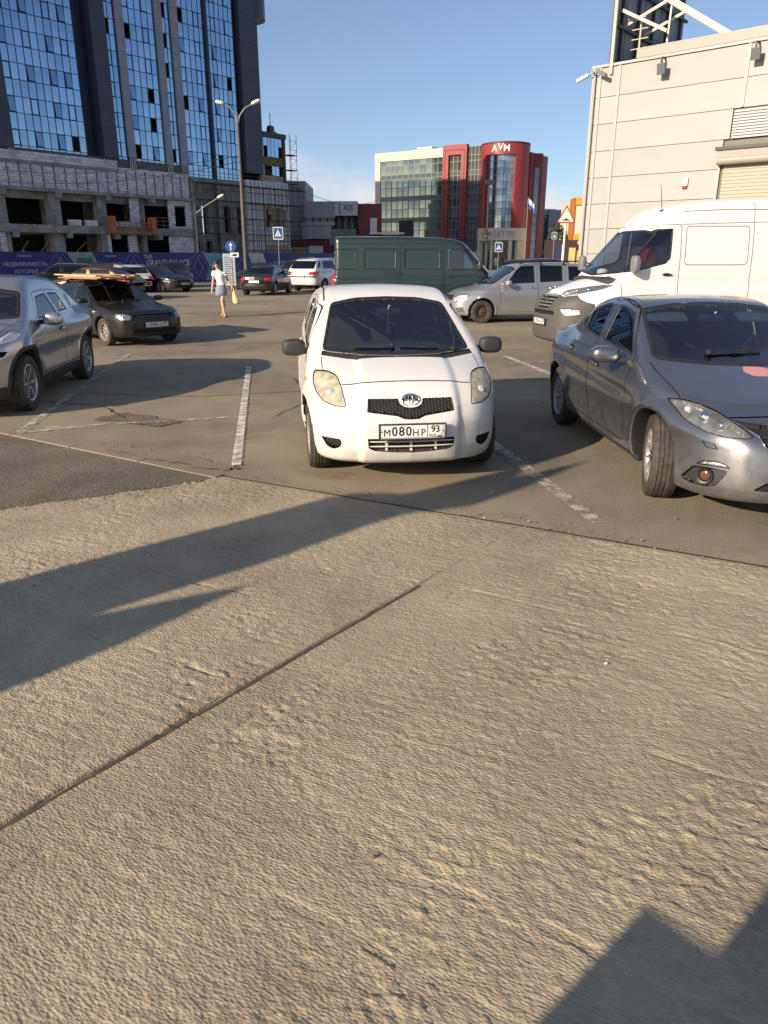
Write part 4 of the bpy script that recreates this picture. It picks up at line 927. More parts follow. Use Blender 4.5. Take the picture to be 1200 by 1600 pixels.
# ---------------------------------------------------------------- the cream clad hall on the right
CREAM2 = mat('cream_panel', (.345, .34, .33), .5, var=.06, vscale=.8, dirt=None); CREAMS = [CREAM2] + [mat('cream_panel_%d' % i, c, .52, var=.07, vscale=.9, stretch=(1, 1, .25)) for i, c in enumerate([(.355, .35, .34), (.33, .325, .315), (.338, .334, .326)])]; TRIM = mat('cream_trim', (.37, .365, .355), .45); DARKM = mat('dark_metal', (.05, .05, .055), .5, .3); RAIL = mat('fascia_grey', (.30, .28, .25), .5)
HB = empty('cream_hall', label='cream metal clad hall with a roller shutter behind the white van', cat='building'); frame_plane(HB, 131, (8.4, 29.5))
boxobj('hall_core', mat('panel_joint', (.20, .18, .15), .8), HB, (-1.0, 16, .10, 22, 0, 8.2))
zr = [0, 1.0, 1.9, 2.79, 3.66, 4.56, 5.45, 6.34, 7.21, 8.15]
for a, b in zip(zr[:-1], zr[1:]):
    for x0, x1 in ((-1.08, -.88), (-.84, -.18), (-.10, 4.12), (4.20, 9.0), (9.08, 15.9)):
        segs = [(x0, x1)]
        if b <= 5.46 and x1 > 3.7: segs = [(x0, min(x1, 3.72))] if x0 < 3.7 else ([(max(x0, 7.6), x1)] if x1 > 7.6 else [])
        if abs(a - 5.45) < .01 and x0 == -.10: segs = [(x0, 3.9)]
        if abs(a - 5.45) < .01 and x0 == 4.20: segs = [(6.6, x1)]
        for c, d in segs: piece('wall_panel', CREAMS[int(a * 7 + x0 * 3) % 4], HB, c + .006, d - .006, .0, .12, a + .009, b - .009)
for x in (-.86, -.14, 4.16): boxobj('cover_strip', TRIM, HB, (x - .045, x + .045, -.035, .0, 0 if x < 3 else 6.36, 8.15))
boxobj('corner_trim', TRIM, HB, (-1.16, -1.06, -.04, .12, 0, 8.2)); boxobj('parapet_cap', TRIM, HB, (-1.2, 16, -.06, .3, 8.16, 8.24)); MB().tube((-1.05, -.07, 0), (-1.05, -.07, 8.1), .05, n=8).obj('downpipe', TRIM, HB)
boxobj('end_wall', CREAM2, HB, (-1.12, -1.03, .12, 22, 0, 8.15))
boxobj('roof_edge', RAIL, HB, (.25, 16, .35, .75, 8.35, 8.62)); boxobj('roof_gutter', DARKM, HB, (.1, 16, .30, .60, 8.24, 8.34)); boxobj('roof_sheet', RAIL, HB, (.3, 16, .7, 14, 8.55, 8.75))
LV = boxobj('louvre_vent', DARKM, HB, (3.92, 6.58, .05, .14, 5.46, 6.33))
for k in range(10): M = Matrix.Translation((5.25, .03, 5.50 + k * .085)) @ Matrix.Rotation(R(52), 4, 'X'); MB().box(-1.32, 1.32, -.05, .05, -.008, .008, M=M).obj('slat', mat('louvre_white', (.52, .52, .51), .45), LV)
SH = boxobj('roller_shutter', mat('shutter_gap', (.16, .145, .12), .7), HB, (3.74, 7.6, .06, .12, 0, 4.9))
for k in range(44): piece('slat', mat('shutter_slat', (.37, .335, .265), .5), SH, 3.82, 7.52, .035, .05, .10 + k * .108, .10 + k * .108 + .098)
for k in range(44):
    pass
SB = boxobj('shutter_box', RAIL, HB, (3.66, 7.7, -.30, .0, 4.86, 5.1)); boxobj('box_hood', DARKM, SB, (3.60, 7.75, -.36, .0, 5.10, 5.20)); MB().lathe([(0, 3.66), (.14, 3.66), (.14, 7.7), (0, 7.7)], 16, axis='X', c=(0, -.16, 4.80)).obj('shutter_roll', mat('shutter_slat', (.37, .335, .265), .5), SB, smooth='auto')
boxobj('shutter_frame', TRIM, HB, (3.64, 3.73, -.03, .03, 0, 4.84))
for i, (x, lab) in enumerate(((1.45, 'grey floodlight on the hall parapet below the roof beam, nearer the corner'), (4.42, 'grey floodlight on the hall parapet at the right edge'))):
    e = empty('floodlight', label=lab, cat='floodlight', group='floodlights on the hall'); frame_plane(e, 131, (8.4, 29.5)); q = MB(); q.bar((x, -.02, 8.12), (x, -.30, 8.10), .05); q.bar((x, -.30, 8.12), (x, -.30, 7.92), .06); q.obj('bracket', DARKM, e)
    M = Matrix.Translation((x + .03, -.32, 7.76)) @ Matrix.Rotation(R(12), 4, 'X'); MB().box(-.14, .14, -.06, .06, -.17, .17, M=M).obj('lamp_housing', mat('lamp_grey', (.10, .11, .125), .5), e, bevel=.015)
e = empty('security_camera', label='pair of small cameras on a bracket at the top corner of the hall', cat='camera'); frame_plane(e, 131, (8.4, 29.5)); q = MB().bar((-1.08, -.05, 8.0), (-1.08, -.28, 8.06), .05); q.bar((-1.5, -.2, 7.86), (-.8, -.3, 8.08), .04); q.obj('bracket', TRIM, e)
M = Matrix.Translation((-.66, -.34, 7.92)) @ Matrix.Rotation(R(28), 4, 'Y'); MB().box(-.20, .20, -.06, .06, -.055, .055, M=M).obj('camera_body', mat('lamp_grey', (.10, .11, .125), .5), e); M = Matrix.Translation((-1.45, -.22, 7.88)) @ Matrix.Rotation(R(-18), 4, 'Y'); MB().box(-.22, .22, -.06, .06, -.05, .05, M=M).obj('camera_body', mat('plate_white', (.72, .72, .69)), e)
e = empty('alarm_siren', label='small white alarm box with a red foot on the cream wall', cat='alarm box'); frame_plane(e, 131, (8.4, 29.5)); MB().box(2.53, 2.73, -.09, -.001, 4.10, 4.36).obj('case', PLATE, e, bevel=.02); MB().box(2.55, 2.71, -.085, -.005, 4.02, 4.10).obj('beacon', REDL, e, bevel=.01)
# rooftop billboard seen from behind
BB = empty('billboard', label='rooftop billboard seen from behind with pale diagonal braces', cat='billboard'); frame_plane(BB, 131, (8.4, 29.5)); BKS = mat('billboard_back', (.24, .265, .32), .6, var=.2, vscale=1); PLM = mat('billboard_plum', (.09, .03, .05), .5); BRC = mat('brace_cream', (.52, .47, .37), .5)
bd = MB().box(-.62, -.54, .1, 6.2, 8.3, 12.1).obj('board', BKS, BB)
for k in range(8):
    y0 = .14 + k * .755
    for j in range(3): MB().box(-.54, -.515, y0 + .03, y0 + .72, 8.4 + j * 1.22, 9.56 + j * 1.22).obj('back_panel', BKS, bd)
MB().box(-.60, -.48, .0, .1, 8.2, 12.2).box(-.66, -.50, 0, 6.3, 12.1, 12.3).obj('board_edge', PLM, BB)
for k in range(5): MB().bar((-.46, .5 + k * 1.3, 8.3), (-.46, .5 + k * 1.3, 12.0), .10).obj('frame_post', DARKM, BB)
for z in (9.4, 10.7): MB().bar((-.42, .1, z), (-.42, 6.2, z), .09).obj('frame_rail', DARKM, BB)
MB().bar((-.45, -.05, 7.9), (-.45, -.05, 12.2), .10).obj('mast', BRC, BB)
for y in (.7, 2.3): MB().bar((-.4, y, 11.0), (3.3, y + .3, 8.62), .15, .18).obj('brace', BRC, BB); MB().bar((-.42, y, 9.5), (1.0, y + .11, 10.05), .09).obj('strut', BRC, BB)
MB().bar((-.4, .3, 9.9), (1.2, .45, 9.05), .10).bar((1.1, .8, 8.6), (1.1, .9, 9.9), .06).obj('strut', BRC, BB)
q = MB().tube((.2, .6, 8.3), (.2, .6, 9.7), .03)
for z in (8.7, 9.0, 9.3): q.tube((-.1, .6, z), (.5, .6, z), .02)
q.tube((-.3, .6, 9.65), (.35, .6, 9.65), .018); q.obj('aerial', BRC, BB)

# ---------------------------------------------------------------- the office block with the red drum
REDC = mat('red_cladding', (.27, .032, .034), .45, var=.12, vscale=.4); CREAMW = mat('cream_render', (.62, .56, .45), .8, var=.08, vscale=.6); WHITEB = mat('white_render', (.60, .58, .54), .8, var=.1, vscale=.7)
OG = [mat('office_glass%d' % i, c, .06, .65, alt=d, vscale=.5) for i, (c, d) in enumerate([((.10, .135, .14), (.20, .24, .22)), ((.13, .165, .16), (.27, .29, .24)), ((.075, .105, .12), (.15, .19, .20)), ((.17, .20, .18), (.30, .31, .25))])]
DG = [mat('drum_glass%d' % i, c, .05, .75, alt=d, vscale=.6) for i, (c, d) in enumerate([((.16, .20, .26), (.26, .30, .36)), ((.22, .27, .33), (.36, .40, .44)), ((.12, .155, .21), (.20, .24, .30))])]
MULL = mat('office_mullion', (.17, .19, .19), .5); BAND = mat('spandrel', (.06, .08, .085), .3, .4)
OB = empty('office_building', label='office block with glazed front, dark red frames and a round glazed drum', cat='building'); frame_plane(OB, 123, (-1.474, 138.46)); OB.scale = (1.1, 1.1, 1.1); rs = random.Random(11)
def office_glass(parent, x0, x1, z0, z1, nc, zs, gl, y=0., single=True):
    w = (x1 - x0) / nc; q = MB(); fr = MB()
    for i in range(nc):
        for a, b in zip(zs[:-1], zs[1:]):
            short = (b - a) < .75; m_ = BAND if short else gl[rs.randrange(len(gl))]
            piece('pane', m_, parent, x0 + i * w + .05, x0 + (i + 1) * w - .05, y, .06, a + .04, b - .04, (R(rs.uniform(-.3, .3)), 0, R(rs.uniform(-.4, .4))))
    for i in range(nc + 1): fr.box(x0 + i * w - .05, x0 + i * w + .05, y - .04, y + .14, z0, z1)
    for a in zs: fr.box(x0, x1, y - .035, y + .14, a - .04, a + .04)
    tag(fr.obj('mullion_grid', MULL, parent), kind='stuff')
boxobj('core', mat('dark_room', (.05, .055, .055), .9), OB, (.1, 20, .2, 16, 0, 16.4))
holed_ = [(0, .95, -.1, .3, 0, 16.7), (.95, 12.1, -.1, .3, 15.5, 16.7), (.95, 12.1, -.1, .3, 0, .6)]
q = MB(); [q.box(*b) for b in holed_]; q.box(.0, 12.1, .3, 16, 16.45, 16.72); q.obj('cream_frame', CREAMW, OB); boxobj('end_wall', WHITEB, OB, (-.05, .05, .3, 16, 0, 16.7)); boxobj('roof_plant', CREAMW, OB, (4.5, 7.2, 5, 9, 16.7, 17.8))
zs = [.6]
while zs[-1] < 15.2: zs += [min(zs[-1] + .62, 15.5), min(zs[-1] + .62 + 1.25, 15.5), min(zs[-1] + .62 + 2.45, 15.5)]
zs = sorted(set(round(z, 2) for z in zs)); office_glass(OB, .95, 12.1, .6, 15.5, 11, zs, OG, .02)
boxobj('entrance_void', DARKIN, OB, (4.4, 6.9, -.06, .05, .3, 7.0)) 
q = MB(); q.box(12.1, 13.05, -.45, .3, 0, 16.95).box(15.1, 16.0, -.45, .3, 0, 16.95).box(13.05, 15.1, -.45, .3, 15.62, 16.95).box(13.05, 15.1, -.3, .3, 0, .8); q.obj('red_frame', REDC, OB)
q = MB(); q.box(12.45, 12.53, -.48, -.45, 1, 16.3).box(15.6, 15.68, -.48, -.45, 1, 16.3).box(12.53, 15.6, -.48, -.45, 16.2, 16.3); q.obj('frame_groove', mat('red_shadow_gap', (.10, .012, .014), .6), OB)
office_glass(OB, 13.05, 15.1, .8, 15.62, 3, [z for z in zs if z > .7] + [15.62], OG, -.05); office_glass(OB, 16.0, 18.3, .6, 16.6, 4, zs + [16.6], [OG[1], OG[3], OG[3]], .05); boxobj('cream_plinth', CREAMW, OB, (15.9, 18.8, -.2, .3, 0, 2.4))
# the drum
DR = empty('entrance_drum', parent=OB); DC = (21.3, 1.2); RD = 3.42; DR.location = (DC[0], DC[1], 0)
def arc(r, a0, a1, n): return [(r * math.sin(R(a0 + (a1 - a0) * i / n)), -r * math.cos(R(a0 + (a1 - a0) * i / n))) for i in range(n + 1)]
def ring(name, m_, r0, r1, a0, a1, z0, z1, n=24, parent=DR):
    return MB().prism(arc(r1, a0, a1, n) + arc(r0, a0, a1, n)[::-1], z0, z1).obj(name, m_, parent, smooth='auto')
A0, A1 = -62, 96; W0, W1 = -26, 50                              # window span, degrees round from the facade normal
ring('red_band', REDC, RD - .9, RD, -100, 120, 15.02, 16.5, 40); ring('red_side', REDC, RD - .9, RD, -100, W0, 5.55, 15.0, 14); ring('red_side', REDC, RD - .9, RD, W1, 120, 5.55, 15.0, 14); ring('band_lip', mat('red_shadow_gap', (.10, .012, .014), .6), RD - .9, RD + .04, -100, 120, 16.45, 16.62, 40)
ring('drum_core', mat('dark_room', (.05, .055, .055), .9), .1, RD - 1.0, -179, 179, 0, 16.3, 40)
dz = [5.55 + k * .87 for k in range(12)]; dz[-1] = 15.0; n = 8; w = (W1 - W0) / n
for i in range(n):
    for j, (a, b) in enumerate(zip(dz[:-1], dz[1:])):
        am = W0 + w * (i + .5); rr = RD - .42
        inst('pane', unit_box(DG[2] if j % 3 == 2 and rs.random() < .8 else DG[rs.randrange(2)]), DR, (rr * math.sin(R(am)), -rr * math.cos(R(am)), (a + b) / 2), (0, 0, R(am)), (rr * R(w) - .06, .05, b - a - .06))
q = MB()
for i in range(n + 1): am = W0 + w * i; x, y = (RD - .44) * math.sin(R(am)), -(RD - .44) * math.cos(R(am)); q.box(x - .03, x + .03, y - .03, y + .06, 5.55, 15.0)
for z in dz: q.prism(arc(RD - .40, W0, W1, 12) + arc(RD - .5, W0, W1, 12)[::-1], z - .03, z + .03)
tag(q.obj('mullion_grid', MULL, DR), kind='stuff')
SIGNW = mat('sign_letter_white', (.75, .73, .70), .5)
for i, (ch, a, dz_) in enumerate((('A', -1, 0), ('V', 13, .28), ('M', 27, 0))):
    text('sign_letter', ch, 1.25, SIGNW, DR, (RD * 1.01 * math.sin(R(a)), -RD * 1.01 * math.cos(R(a)), 15.72 + dz_ * .6), (R(90), 0, R(a)), .06, weight=.012)
ring('cream_base', CREAMW, RD - .9, RD + .12, -100, 120, 3.9, 5.54, 40)
for a0, a1 in ((-100, -40), (-2, 4), (42, 50), (66, 120)): ring('base_pier', CREAMW, RD - .9, RD + .08, a0, a1, 0, 3.89, 10)
ring('shop_glass', OG[2], RD - .6, RD - .5, -40, 66, 0, 3.85, 20); ring('brown_screen', mat('brown_screen', (.17, .11, .075), .7), RD - .45, RD - .35, 4, 42, 1.5, 3.7, 8)
for i, ch in enumerate('CORSETTO'):
    a = -24 + i * 10.5; text('shop_letter', ch, .95, mat('letter_stone', (.33, .30, .26), .6), DR, (RD * 1.05 * math.sin(R(a)), -RD * 1.05 * math.cos(R(a)), 4.72), (R(90), 0, R(a)), .04)
WG = empty('right_wing', parent=OB); WG.location = (24.3, 4.0, 0); WG.rotation_euler = (0, 0, R(40))
q = MB(); q.box(0, .3, -.1, .3, 1.5, 15.6).box(1.15, 1.5, -.1, .3, 1.5, 15.6).box(.3, 1.15, -.1, .3, 13.8, 15.6).box(0, 1.5, .3, 9, 0, 15.5); q.obj('wing_frame', mat('wing_red', (.19, .026, .03), .5), WG); office_glass(WG, .3, 1.15, 1.5, 13.8, 1, [1.5 + 1.23 * k for k in range(11)], DG, .05)
boxobj('link_wall', mat('wing_red', (.19, .026, .03), .5), OB, (23.6, 24.6, 2.6, 9, 0, 15.6))
# ---------------------------------------------------------------- lower buildings between the tower and the office block
MB_ = empty('service_building', label='low grey and dark red building with a blue lettered sign, beyond the hoarding', cat='building'); MB_.location = (-12.36, 108, 0); MB_.scale = (.62, 1, .9)
GREYW = mat('grey_panel_wall', (.33, .34, .36), .6, var=.12, vscale=.5); DRED = mat('dark_red_wall', (.13, .017, .024), .6, var=.15, vscale=.5); DGL = mat('dark_shop_glass', (.035, .045, .055), .08, .5)
for nm, m_, b in (('tall_block', GREYW, (-1.5, 2.6, 2, 14, 0, 12.9)), ('main_block', GREYW, (2.6, 13.7, 4, 16, 0, 9.4)), ('roof_slab', GREYW, (2.4, 9.2, -.2, 5, 7.6, 9.9)), ('sign_box', mat('sign_box_white', (.42, .44, .47), .5), (9.2, 14.2, -.6, 5, 7.9, 9.9)), ('red_block', DRED, (14.2, 19.4, .2, 12, 0, 9.6)),
                  ('balcony', GREYW, (2.2, 8.4, -1.2, 2.8, 4.6, 6.5)), ('balcony_rail', GREYW, (2.2, 9.2, -1.4, -1.2, 6.5, 7.0)), ('red_storey', DRED, (-3, 14.2, -.6, 3.9, 2.2, 4.5)), ('terrace', DGL, (8.0, 13.9, -1.0, -.6, 3.7, 6.0)), ('ground_floor', DRED, (-3, 22.5, .3, 3.8, -.0, 2.15)), ('red_annex', DRED, (14, 23.5, -.8, 4, 0, 5.2)),
                  ('porch_white', WHITEB, (-2.5, 4.5, -2.5, -.65, 0, 1.0)), ('white_sign_wall', WHITEB, (3.4, 6.5, -1.2, -.7, 1.6, 3.6)), ('stone_panel', OSB, (-.8, 3.2, -.9, -.65, 1.2, 3.4))): boxobj(nm, m_, MB_, b)
for k in range(4): boxobj('window', DGL, MB_, (2.9 + k * 1.6, 4.2 + k * 1.6, -.25, .0, 6.95, 7.55))
for k in range(5): boxobj('window', DGL, MB_, (6.8 + k * 1.35, 7.9 + k * 1.35, .15, .29, .3, 1.9))
for x in (9.4, 10.9, 12.4): boxobj('column', GREYW, MB_, (x, x + .8, 3.0, 3.9, 6.1, 7.85))
boxobj('rounded_window', mat('pale_window', (.30, .33, .35), .15, .3), MB_, (16.9, 18.4, .1, .19, 5.4, 7.6)); boxobj('grey_screen', mat('grey_screen', (.14, .15, .13), .7), MB_, (20.2, 22.6, -.95, -.81, 3.0, 5.0)); boxobj('dark_opening', DGL, MB_, (14.8, 16.6, -.95, -.81, 3.0, 5.0)); boxobj('awning', WHITEB, MB_, (16.8, 24.4, -1.6, -.8, 5.25, 5.5)); boxobj('white_kiosk', WHITEB, MB_, (13.2, 16.0, -1.9, -1.0, .9, 2.0)); boxobj('white_kiosk', WHITEB, MB_, (18.6, 20.6, -1.9, -1.0, 1.3, 2.2))
text('sign_lettering', 'ACA', 1.05, mat('sign_blue', (.015, .03, .16), .5), MB_, (12.2, -.62, 8.95), extrude=.03, weight=.01); boxobj('sign_mark', mat('sign_blue', (.015, .03, .16), .5), MB_, (10.2, 10.4, -.63, -.601, 8.1, 9.6))
text('wall_lettering', 'CENTR', .9, mat('sign_blue_pale', (.14, .17, .28), .6), MB_, (.7, 1.98, 11.6), extrude=.02)
# far right, beyond the speed-hump sign
FB = empty('glazed_block', label='small dark glazed building with a white roof edge right of the red drum', cat='building'); FB.location = (29.2, 150, 0); FB.scale = (.55, 1, .98)
boxobj('walls', mat('slate_wall', (.20, .22, .26), .7), FB, (0, 4.8, 1, 12, 0, 9.6)); boxobj('roof_edge', WHITEB, FB, (-.4, 5.8, .6, 12, 9.6, 10.6)); boxobj('low_wing', GREYW, FB, (-2, 4.2, .2, 1, 0, 3.2)); office_glass(FB, .0, 4.6, 3.4, 9.5, 5, [3.4 + 1.22 * k for k in range(6)], [OG[2]], .9)
for k in range(2): boxobj('door', DGL, FB, (.4 + k * 1.7, 1.3 + k * 1.7, .1, .19, 0, 2.4))
FB2 = empty('grey_shop', label='pale grey shop with a red trimmed front behind the warning sign', cat='building'); FB2.location = (31.7, 150, 0); FB2.scale = (.5, 1, .93); boxobj('walls', mat('grey_shop_wall', (.36, .40, .45), .7), FB2, (-1.2, 12, 0, 14, 0, 11.0)); boxobj('red_frame', DRED, FB2, (3.2, 11.0, -.6, -.01, 5.0, 5.7)); boxobj('red_post', DRED, FB2, (3.2, 3.7, -.6, -.01, 0, 4.98)); boxobj('red_post', DRED, FB2, (9.6, 10.2, -.6, -.01, 0, 4.98)); boxobj('shop_front', DGL, FB2, (1.2, 12, -.5, -.02, 0, 2.4)); boxobj('dark_window', DGL, FB2, (1.0, 1.8, -.1, -.01, 5.8, 8.3)); boxobj('white_panel', WHITEB, FB2, (4.4, 9.2, -.3, -.02, 3.0, 4.9))
YB = empty('yellow_shop', label='cream shop with yellow bands at the corner of the hall', cat='building'); YB.location = (29.9, 120, 0); YB.scale = (1, 1, .93); YEL = mat('yellow_band', (.55, .33, .04), .6); boxobj('walls', mat('cream_wall', (.62, .57, .46), .8), YB, (-1.2, 9, 0, 9, 0, 10.6)); boxobj('yellow_top', YEL, YB, (-1.3, 9, -.2, -.01, 9.9, 11.0)); boxobj('yellow_band', YEL, YB, (-1.3, 9, -.2, -.01, 4.6, 5.5)); boxobj('orange_edge', mat('orange_edge', (.45, .16, .03), .6), YB, (-1.5, -1.21, -.2, 2, 4.6, 10.9)); boxobj('shop_windows', DGL, YB, (-.8, 9, -.1, -.01, 0, 3.9))
for k in range(3): boxobj('poster', (YEL, WHITEB, mat('poster_yellow', (.55, .48, .2), .6))[k], YB, (-.9 + k * .9, -.2 + k * .9, -.2, -.12, .4, 3.0))
KB = empty('dark_kiosk', label='dark kiosk below the small tree right of the office block', cat='kiosk'); KB.location = (20.2, 96, 0); KB.scale = (.66, 1, .9); boxobj('walls', mat('kiosk_brown', (.045, .028, .026), .7), KB, (0, 5.2, 0, 3, 0, 4.2)); boxobj('blue_panel', mat('kiosk_blue', (.03, .04, .12), .6), KB, (1.2, 2.2, -.06, -.005, .3, 3.4)); boxobj('yellow_panel', mat('poster_yellow', (.55, .48, .2), .6), KB, (3.7, 4.9, -.06, -.005, .3, 3.2)); boxobj('pale_strip', WHITEB, KB, (2.35, 2.65, -.06, -.005, .2, 3.6))
YARIS = dict(L=3.75, W=1.695, H=1.53, xw=(.745, 3.205), r=.295, R=.345, flare=.012,
  deck=[(0, .70), (.1, .77), (.3, .87), (.6, .965), (.9, 1.02), (1.1, 1.03), (2, 1.0), (3.2, 1.02), (3.75, 1.0)], crown=.07,
  plan=[(0, .80), (.3, .83), (.75, .845), (2, .8475), (3.2, .84), (3.75, .78)],
  sec=[(.15, .10), (.25, .04), (.45, .0), (.6, 0.0), (.8, .03), (.95, .07), (1.05, .11)],
  nose=[(.15, .13), (.22, .05), (.35, .0), (.5, .0), (.62, .03), (.75, .10), (.85, .22), (1.0, .6)],
  nosec=[(0, 0), (.3, .02), (.5, .075), (.65, .18), (.75, .32), (.82, .52), (.86, .7)],
  tail=[(.2, 3.68), (.4, 3.74), (.6, 3.75), (.9, 3.72), (1.05, 3.66)], tailc=[(0, 0), (.5, .04), (.7, .12), (.85, .35)],
  bot=[(0, .18), (.5, .17), (3, .17), (3.75, .25)],
  ws=((.80, 1.0), (1.66, 1.43)), wsc=.22, roof=[(1.3, 1.40), (1.7, 1.475), (2.1, 1.51), (2.7, 1.505), (3.3, 1.46), (3.7, 1.39)], rcrown=.07,
  rw=((3.5, 1.42), (3.72, .95)), gw=.79, belt=.98, tumble=.28, kg=.09, kj=.05, ks=.12, kf=.16,
  top=lambda x, ay, z: .022 * (1 - sst(.34, .42, ay)) * (1 - sst(.9, 1.1, x)),
  front=lambda x, ay, z: .03 * (1 - sst(.37, .43, ay)))
def haunch(xs, zs, amp):                       # swelling over a wheel
    return lambda x, z: amp * np.exp(-((x - xs) / .42) ** 2 - ((z - zs) / .14) ** 2)
MAZDA = dict(L=4.58, W=1.795, H=1.45, xw=(.955, 3.655), r=.32, R=.365, flare=.018,
  deck=[(0, .62), (.1, .69), (.3, .77), (.7, .875), (1.1, .955), (1.4, .98), (3.6, 1.0), (4.1, 1.05), (4.5, 1.06)], crown=.07,
  plan=[(0, .80), (.4, .855), (1, .885), (2.3, .8975), (3.6, .89), (4.2, .85), (4.58, .78)],
  sec=[(.15, .10), (.3, .045), (.5, .015), (.65, 0), (.8, .02), (.93, .06), (1.05, .12)],
  nose=[(.15, .14), (.22, .03), (.3, .0), (.5, .02), (.62, .05), (.7, .11), (.78, .30)],
  nosec=[(0, 0), (.3, .03), (.5, .10), (.65, .22), (.75, .36), (.85, .62), (.9, .8)],
  tail=[(.2, 4.45), (.4, 4.55), (.7, 4.58), (.95, 4.54), (1.1, 4.48)], tailc=[(0, 0), (.5, .05), (.7, .16), (.88, .45)],
  bot=[(0, .19), (.5, .18), (4, .18), (4.58, .3)], ws=((1.18, .96), (2.08, 1.38)), wsc=.22,
  roof=[(1.8, 1.355), (2.1, 1.41), (2.6, 1.45), (3.1, 1.425), (3.5, 1.36), (3.9, 1.25)], rcrown=.08, rw=((3.3, 1.375), (4.05, 1.03)), rwc=.2,
  gw=lambda x: .80 - .10 * sst(3.0, 4.1, x), belt=.96, tumble=.34, kg=.10, kj=.13, ks=.14, kf=.14,
  side=lambda x, ay, z: -.022 * np.exp(-((z - (.66 + .03 * x)) / .05) ** 2) * sst(1.2, 1.7, x) * (1 - sst(3.6, 4.0, x)) + haunch(.95, .78, .025)(x, z) + haunch(3.66, .8, .025)(x, z))
JUKE = dict(L=4.135, W=1.765, H=1.57, xw=(.84, 3.37), r=.335, R=.40, flare=.03,
  deck=[(0, .78), (.15, .90), (.5, 1.0), (.9, 1.07), (1.2, 1.08), (3.4, 1.12), (4.1, 1.10)], crown=.08,
  plan=[(0, .76), (.4, .83), (.9, .865), (2, .855), (3.3, .8825), (3.8, .86), (4.135, .76)],
  sec=[(.15, .12), (.35, .05), (.5, .035), (.62, .03), (.75, .0), (.92, .02), (1.05, .07)],
  nose=[(.18, .14), (.28, .04), (.45, .0), (.65, .0), (.8, .05), (.95, .25)], nosec=[(0, 0), (.3, .03), (.5, .11), (.65, .24), (.75, .38), (.85, .65)],
  tail=[(.2, 4.05), (.5, 4.13), (.8, 4.13), (1.1, 4.05)], tailc=[(0, 0), (.5, .06), (.7, .18), (.88, .48)],
  bot=[(0, .24), (.5, .2), (3.6, .2), (4.135, .3)], ws=((1.0, 1.06), (1.66, 1.44)), wsc=.20,
  roof=[(1.4, 1.43), (1.8, 1.525), (2.2, 1.565), (2.8, 1.54), (3.4, 1.45), (4, 1.3)], rcrown=.08, rw=((3.35, 1.47), (4.05, 1.06)), rwc=.15,
  gw=lambda x: .79 - .10 * sst(2.6, 3.9, x), belt=1.02, tumble=.38, kg=.09, kj=.06, ks=.14, kf=.16,
  side=lambda x, ay, z: haunch(.8, .86, .04)(x, z) + haunch(3.42, .9, .055)(x, z) - .03 * np.exp(-((z - .55) / .14) ** 2) * sst(1.3, 1.7, x) * (1 - sst(2.6, 3.0, x)))
PRIORA = dict(L=4.35, W=1.68, H=1.42, xw=(.79, 3.28), r=.287, R=.335, flare=.012,
  deck=[(0, .67), (.08, .72), (.3, .785), (.7, .85), (1.1, .905), (1.3, .92), (3.4, .95), (3.8, .975), (4.3, .97)], crown=.06,
  plan=[(0, .77), (.4, .815), (1, .835), (2.3, .84), (3.6, .83), (4.35, .76)], sec=[(.15, .08), (.3, .03), (.5, .005), (.65, 0), (.8, .025), (.93, .06)],
  nose=[(.18, .10), (.25, .02), (.4, .0), (.55, .01), (.65, .05), (.74, .14)], nosec=[(0, 0), (.3, .02), (.5, .06), (.65, .15), (.75, .30), (.82, .55)],
  tail=[(.2, 4.28), (.4, 4.34), (.7, 4.35), (1.0, 4.3)], tailc=[(0, 0), (.5, .03), (.7, .1), (.83, .35)], bot=[(0, .2), (.5, .19), (3.8, .19), (4.35, .3)],
  ws=((1.14, .90), (1.88, 1.335)), wsc=.14, roof=[(1.7, 1.325), (2.0, 1.38), (2.5, 1.415), (3.0, 1.39), (3.5, 1.30)], rcrown=.07, rw=((3.1, 1.37), (3.75, .97)),
  gw=.745, belt=.92, tumble=.32, kg=.07, kj=.04, ks=.09, kf=.10)
SPRINTER = dict(L=5.93, W=2.02, H=2.88, xw=(1.0, 4.66), r=.35, R=.41, flare=.012,
  deck=[(0, .98), (.06, 1.06), (.2, 1.14), (.6, 1.27), (.95, 1.38), (1.3, 1.44), (5.9, 1.5)], crown=.10,
  plan=[(0, .86), (.3, .93), (.9, .99), (1.6, 1.01), (5.4, 1.01), (5.93, .96)], sec=[(.2, .08), (.4, .03), (.6, .005), (.9, 0), (1.2, .0), (1.45, .03), (1.6, .05)],
  nose=[(.2, .12), (.3, .02), (.5, .0), (.8, .02), (1.0, .08), (1.12, .2)], nosec=[(0, 0), (.4, .03), (.6, .09), (.75, .20), (.88, .40), (.96, .62)],
  tail=[(.2, 5.9), (1, 5.93), (1.6, 5.93)], tailc=[(0, 0), (.8, .03), (1.0, .15)], bot=[(0, .22), (.8, .26), (5, .3), (5.93, .4)],
  ws=((1.0, 1.42), (1.75, 2.24)), wsc=.16, roof=[(1.3, 2.10), (1.65, 2.36), (2.0, 2.60), (2.6, 2.76), (3.4, 2.84), (4.5, 2.86), (5.93, 2.84)], rcrown=.08,
  rw=((5.86, 2.8), (5.93, 1.2)), gw=.985, belt=1.45, tumble=.03, gt2=.085, kg=.16, kj=.05, ks=.2, kf=.16, kw=.14)
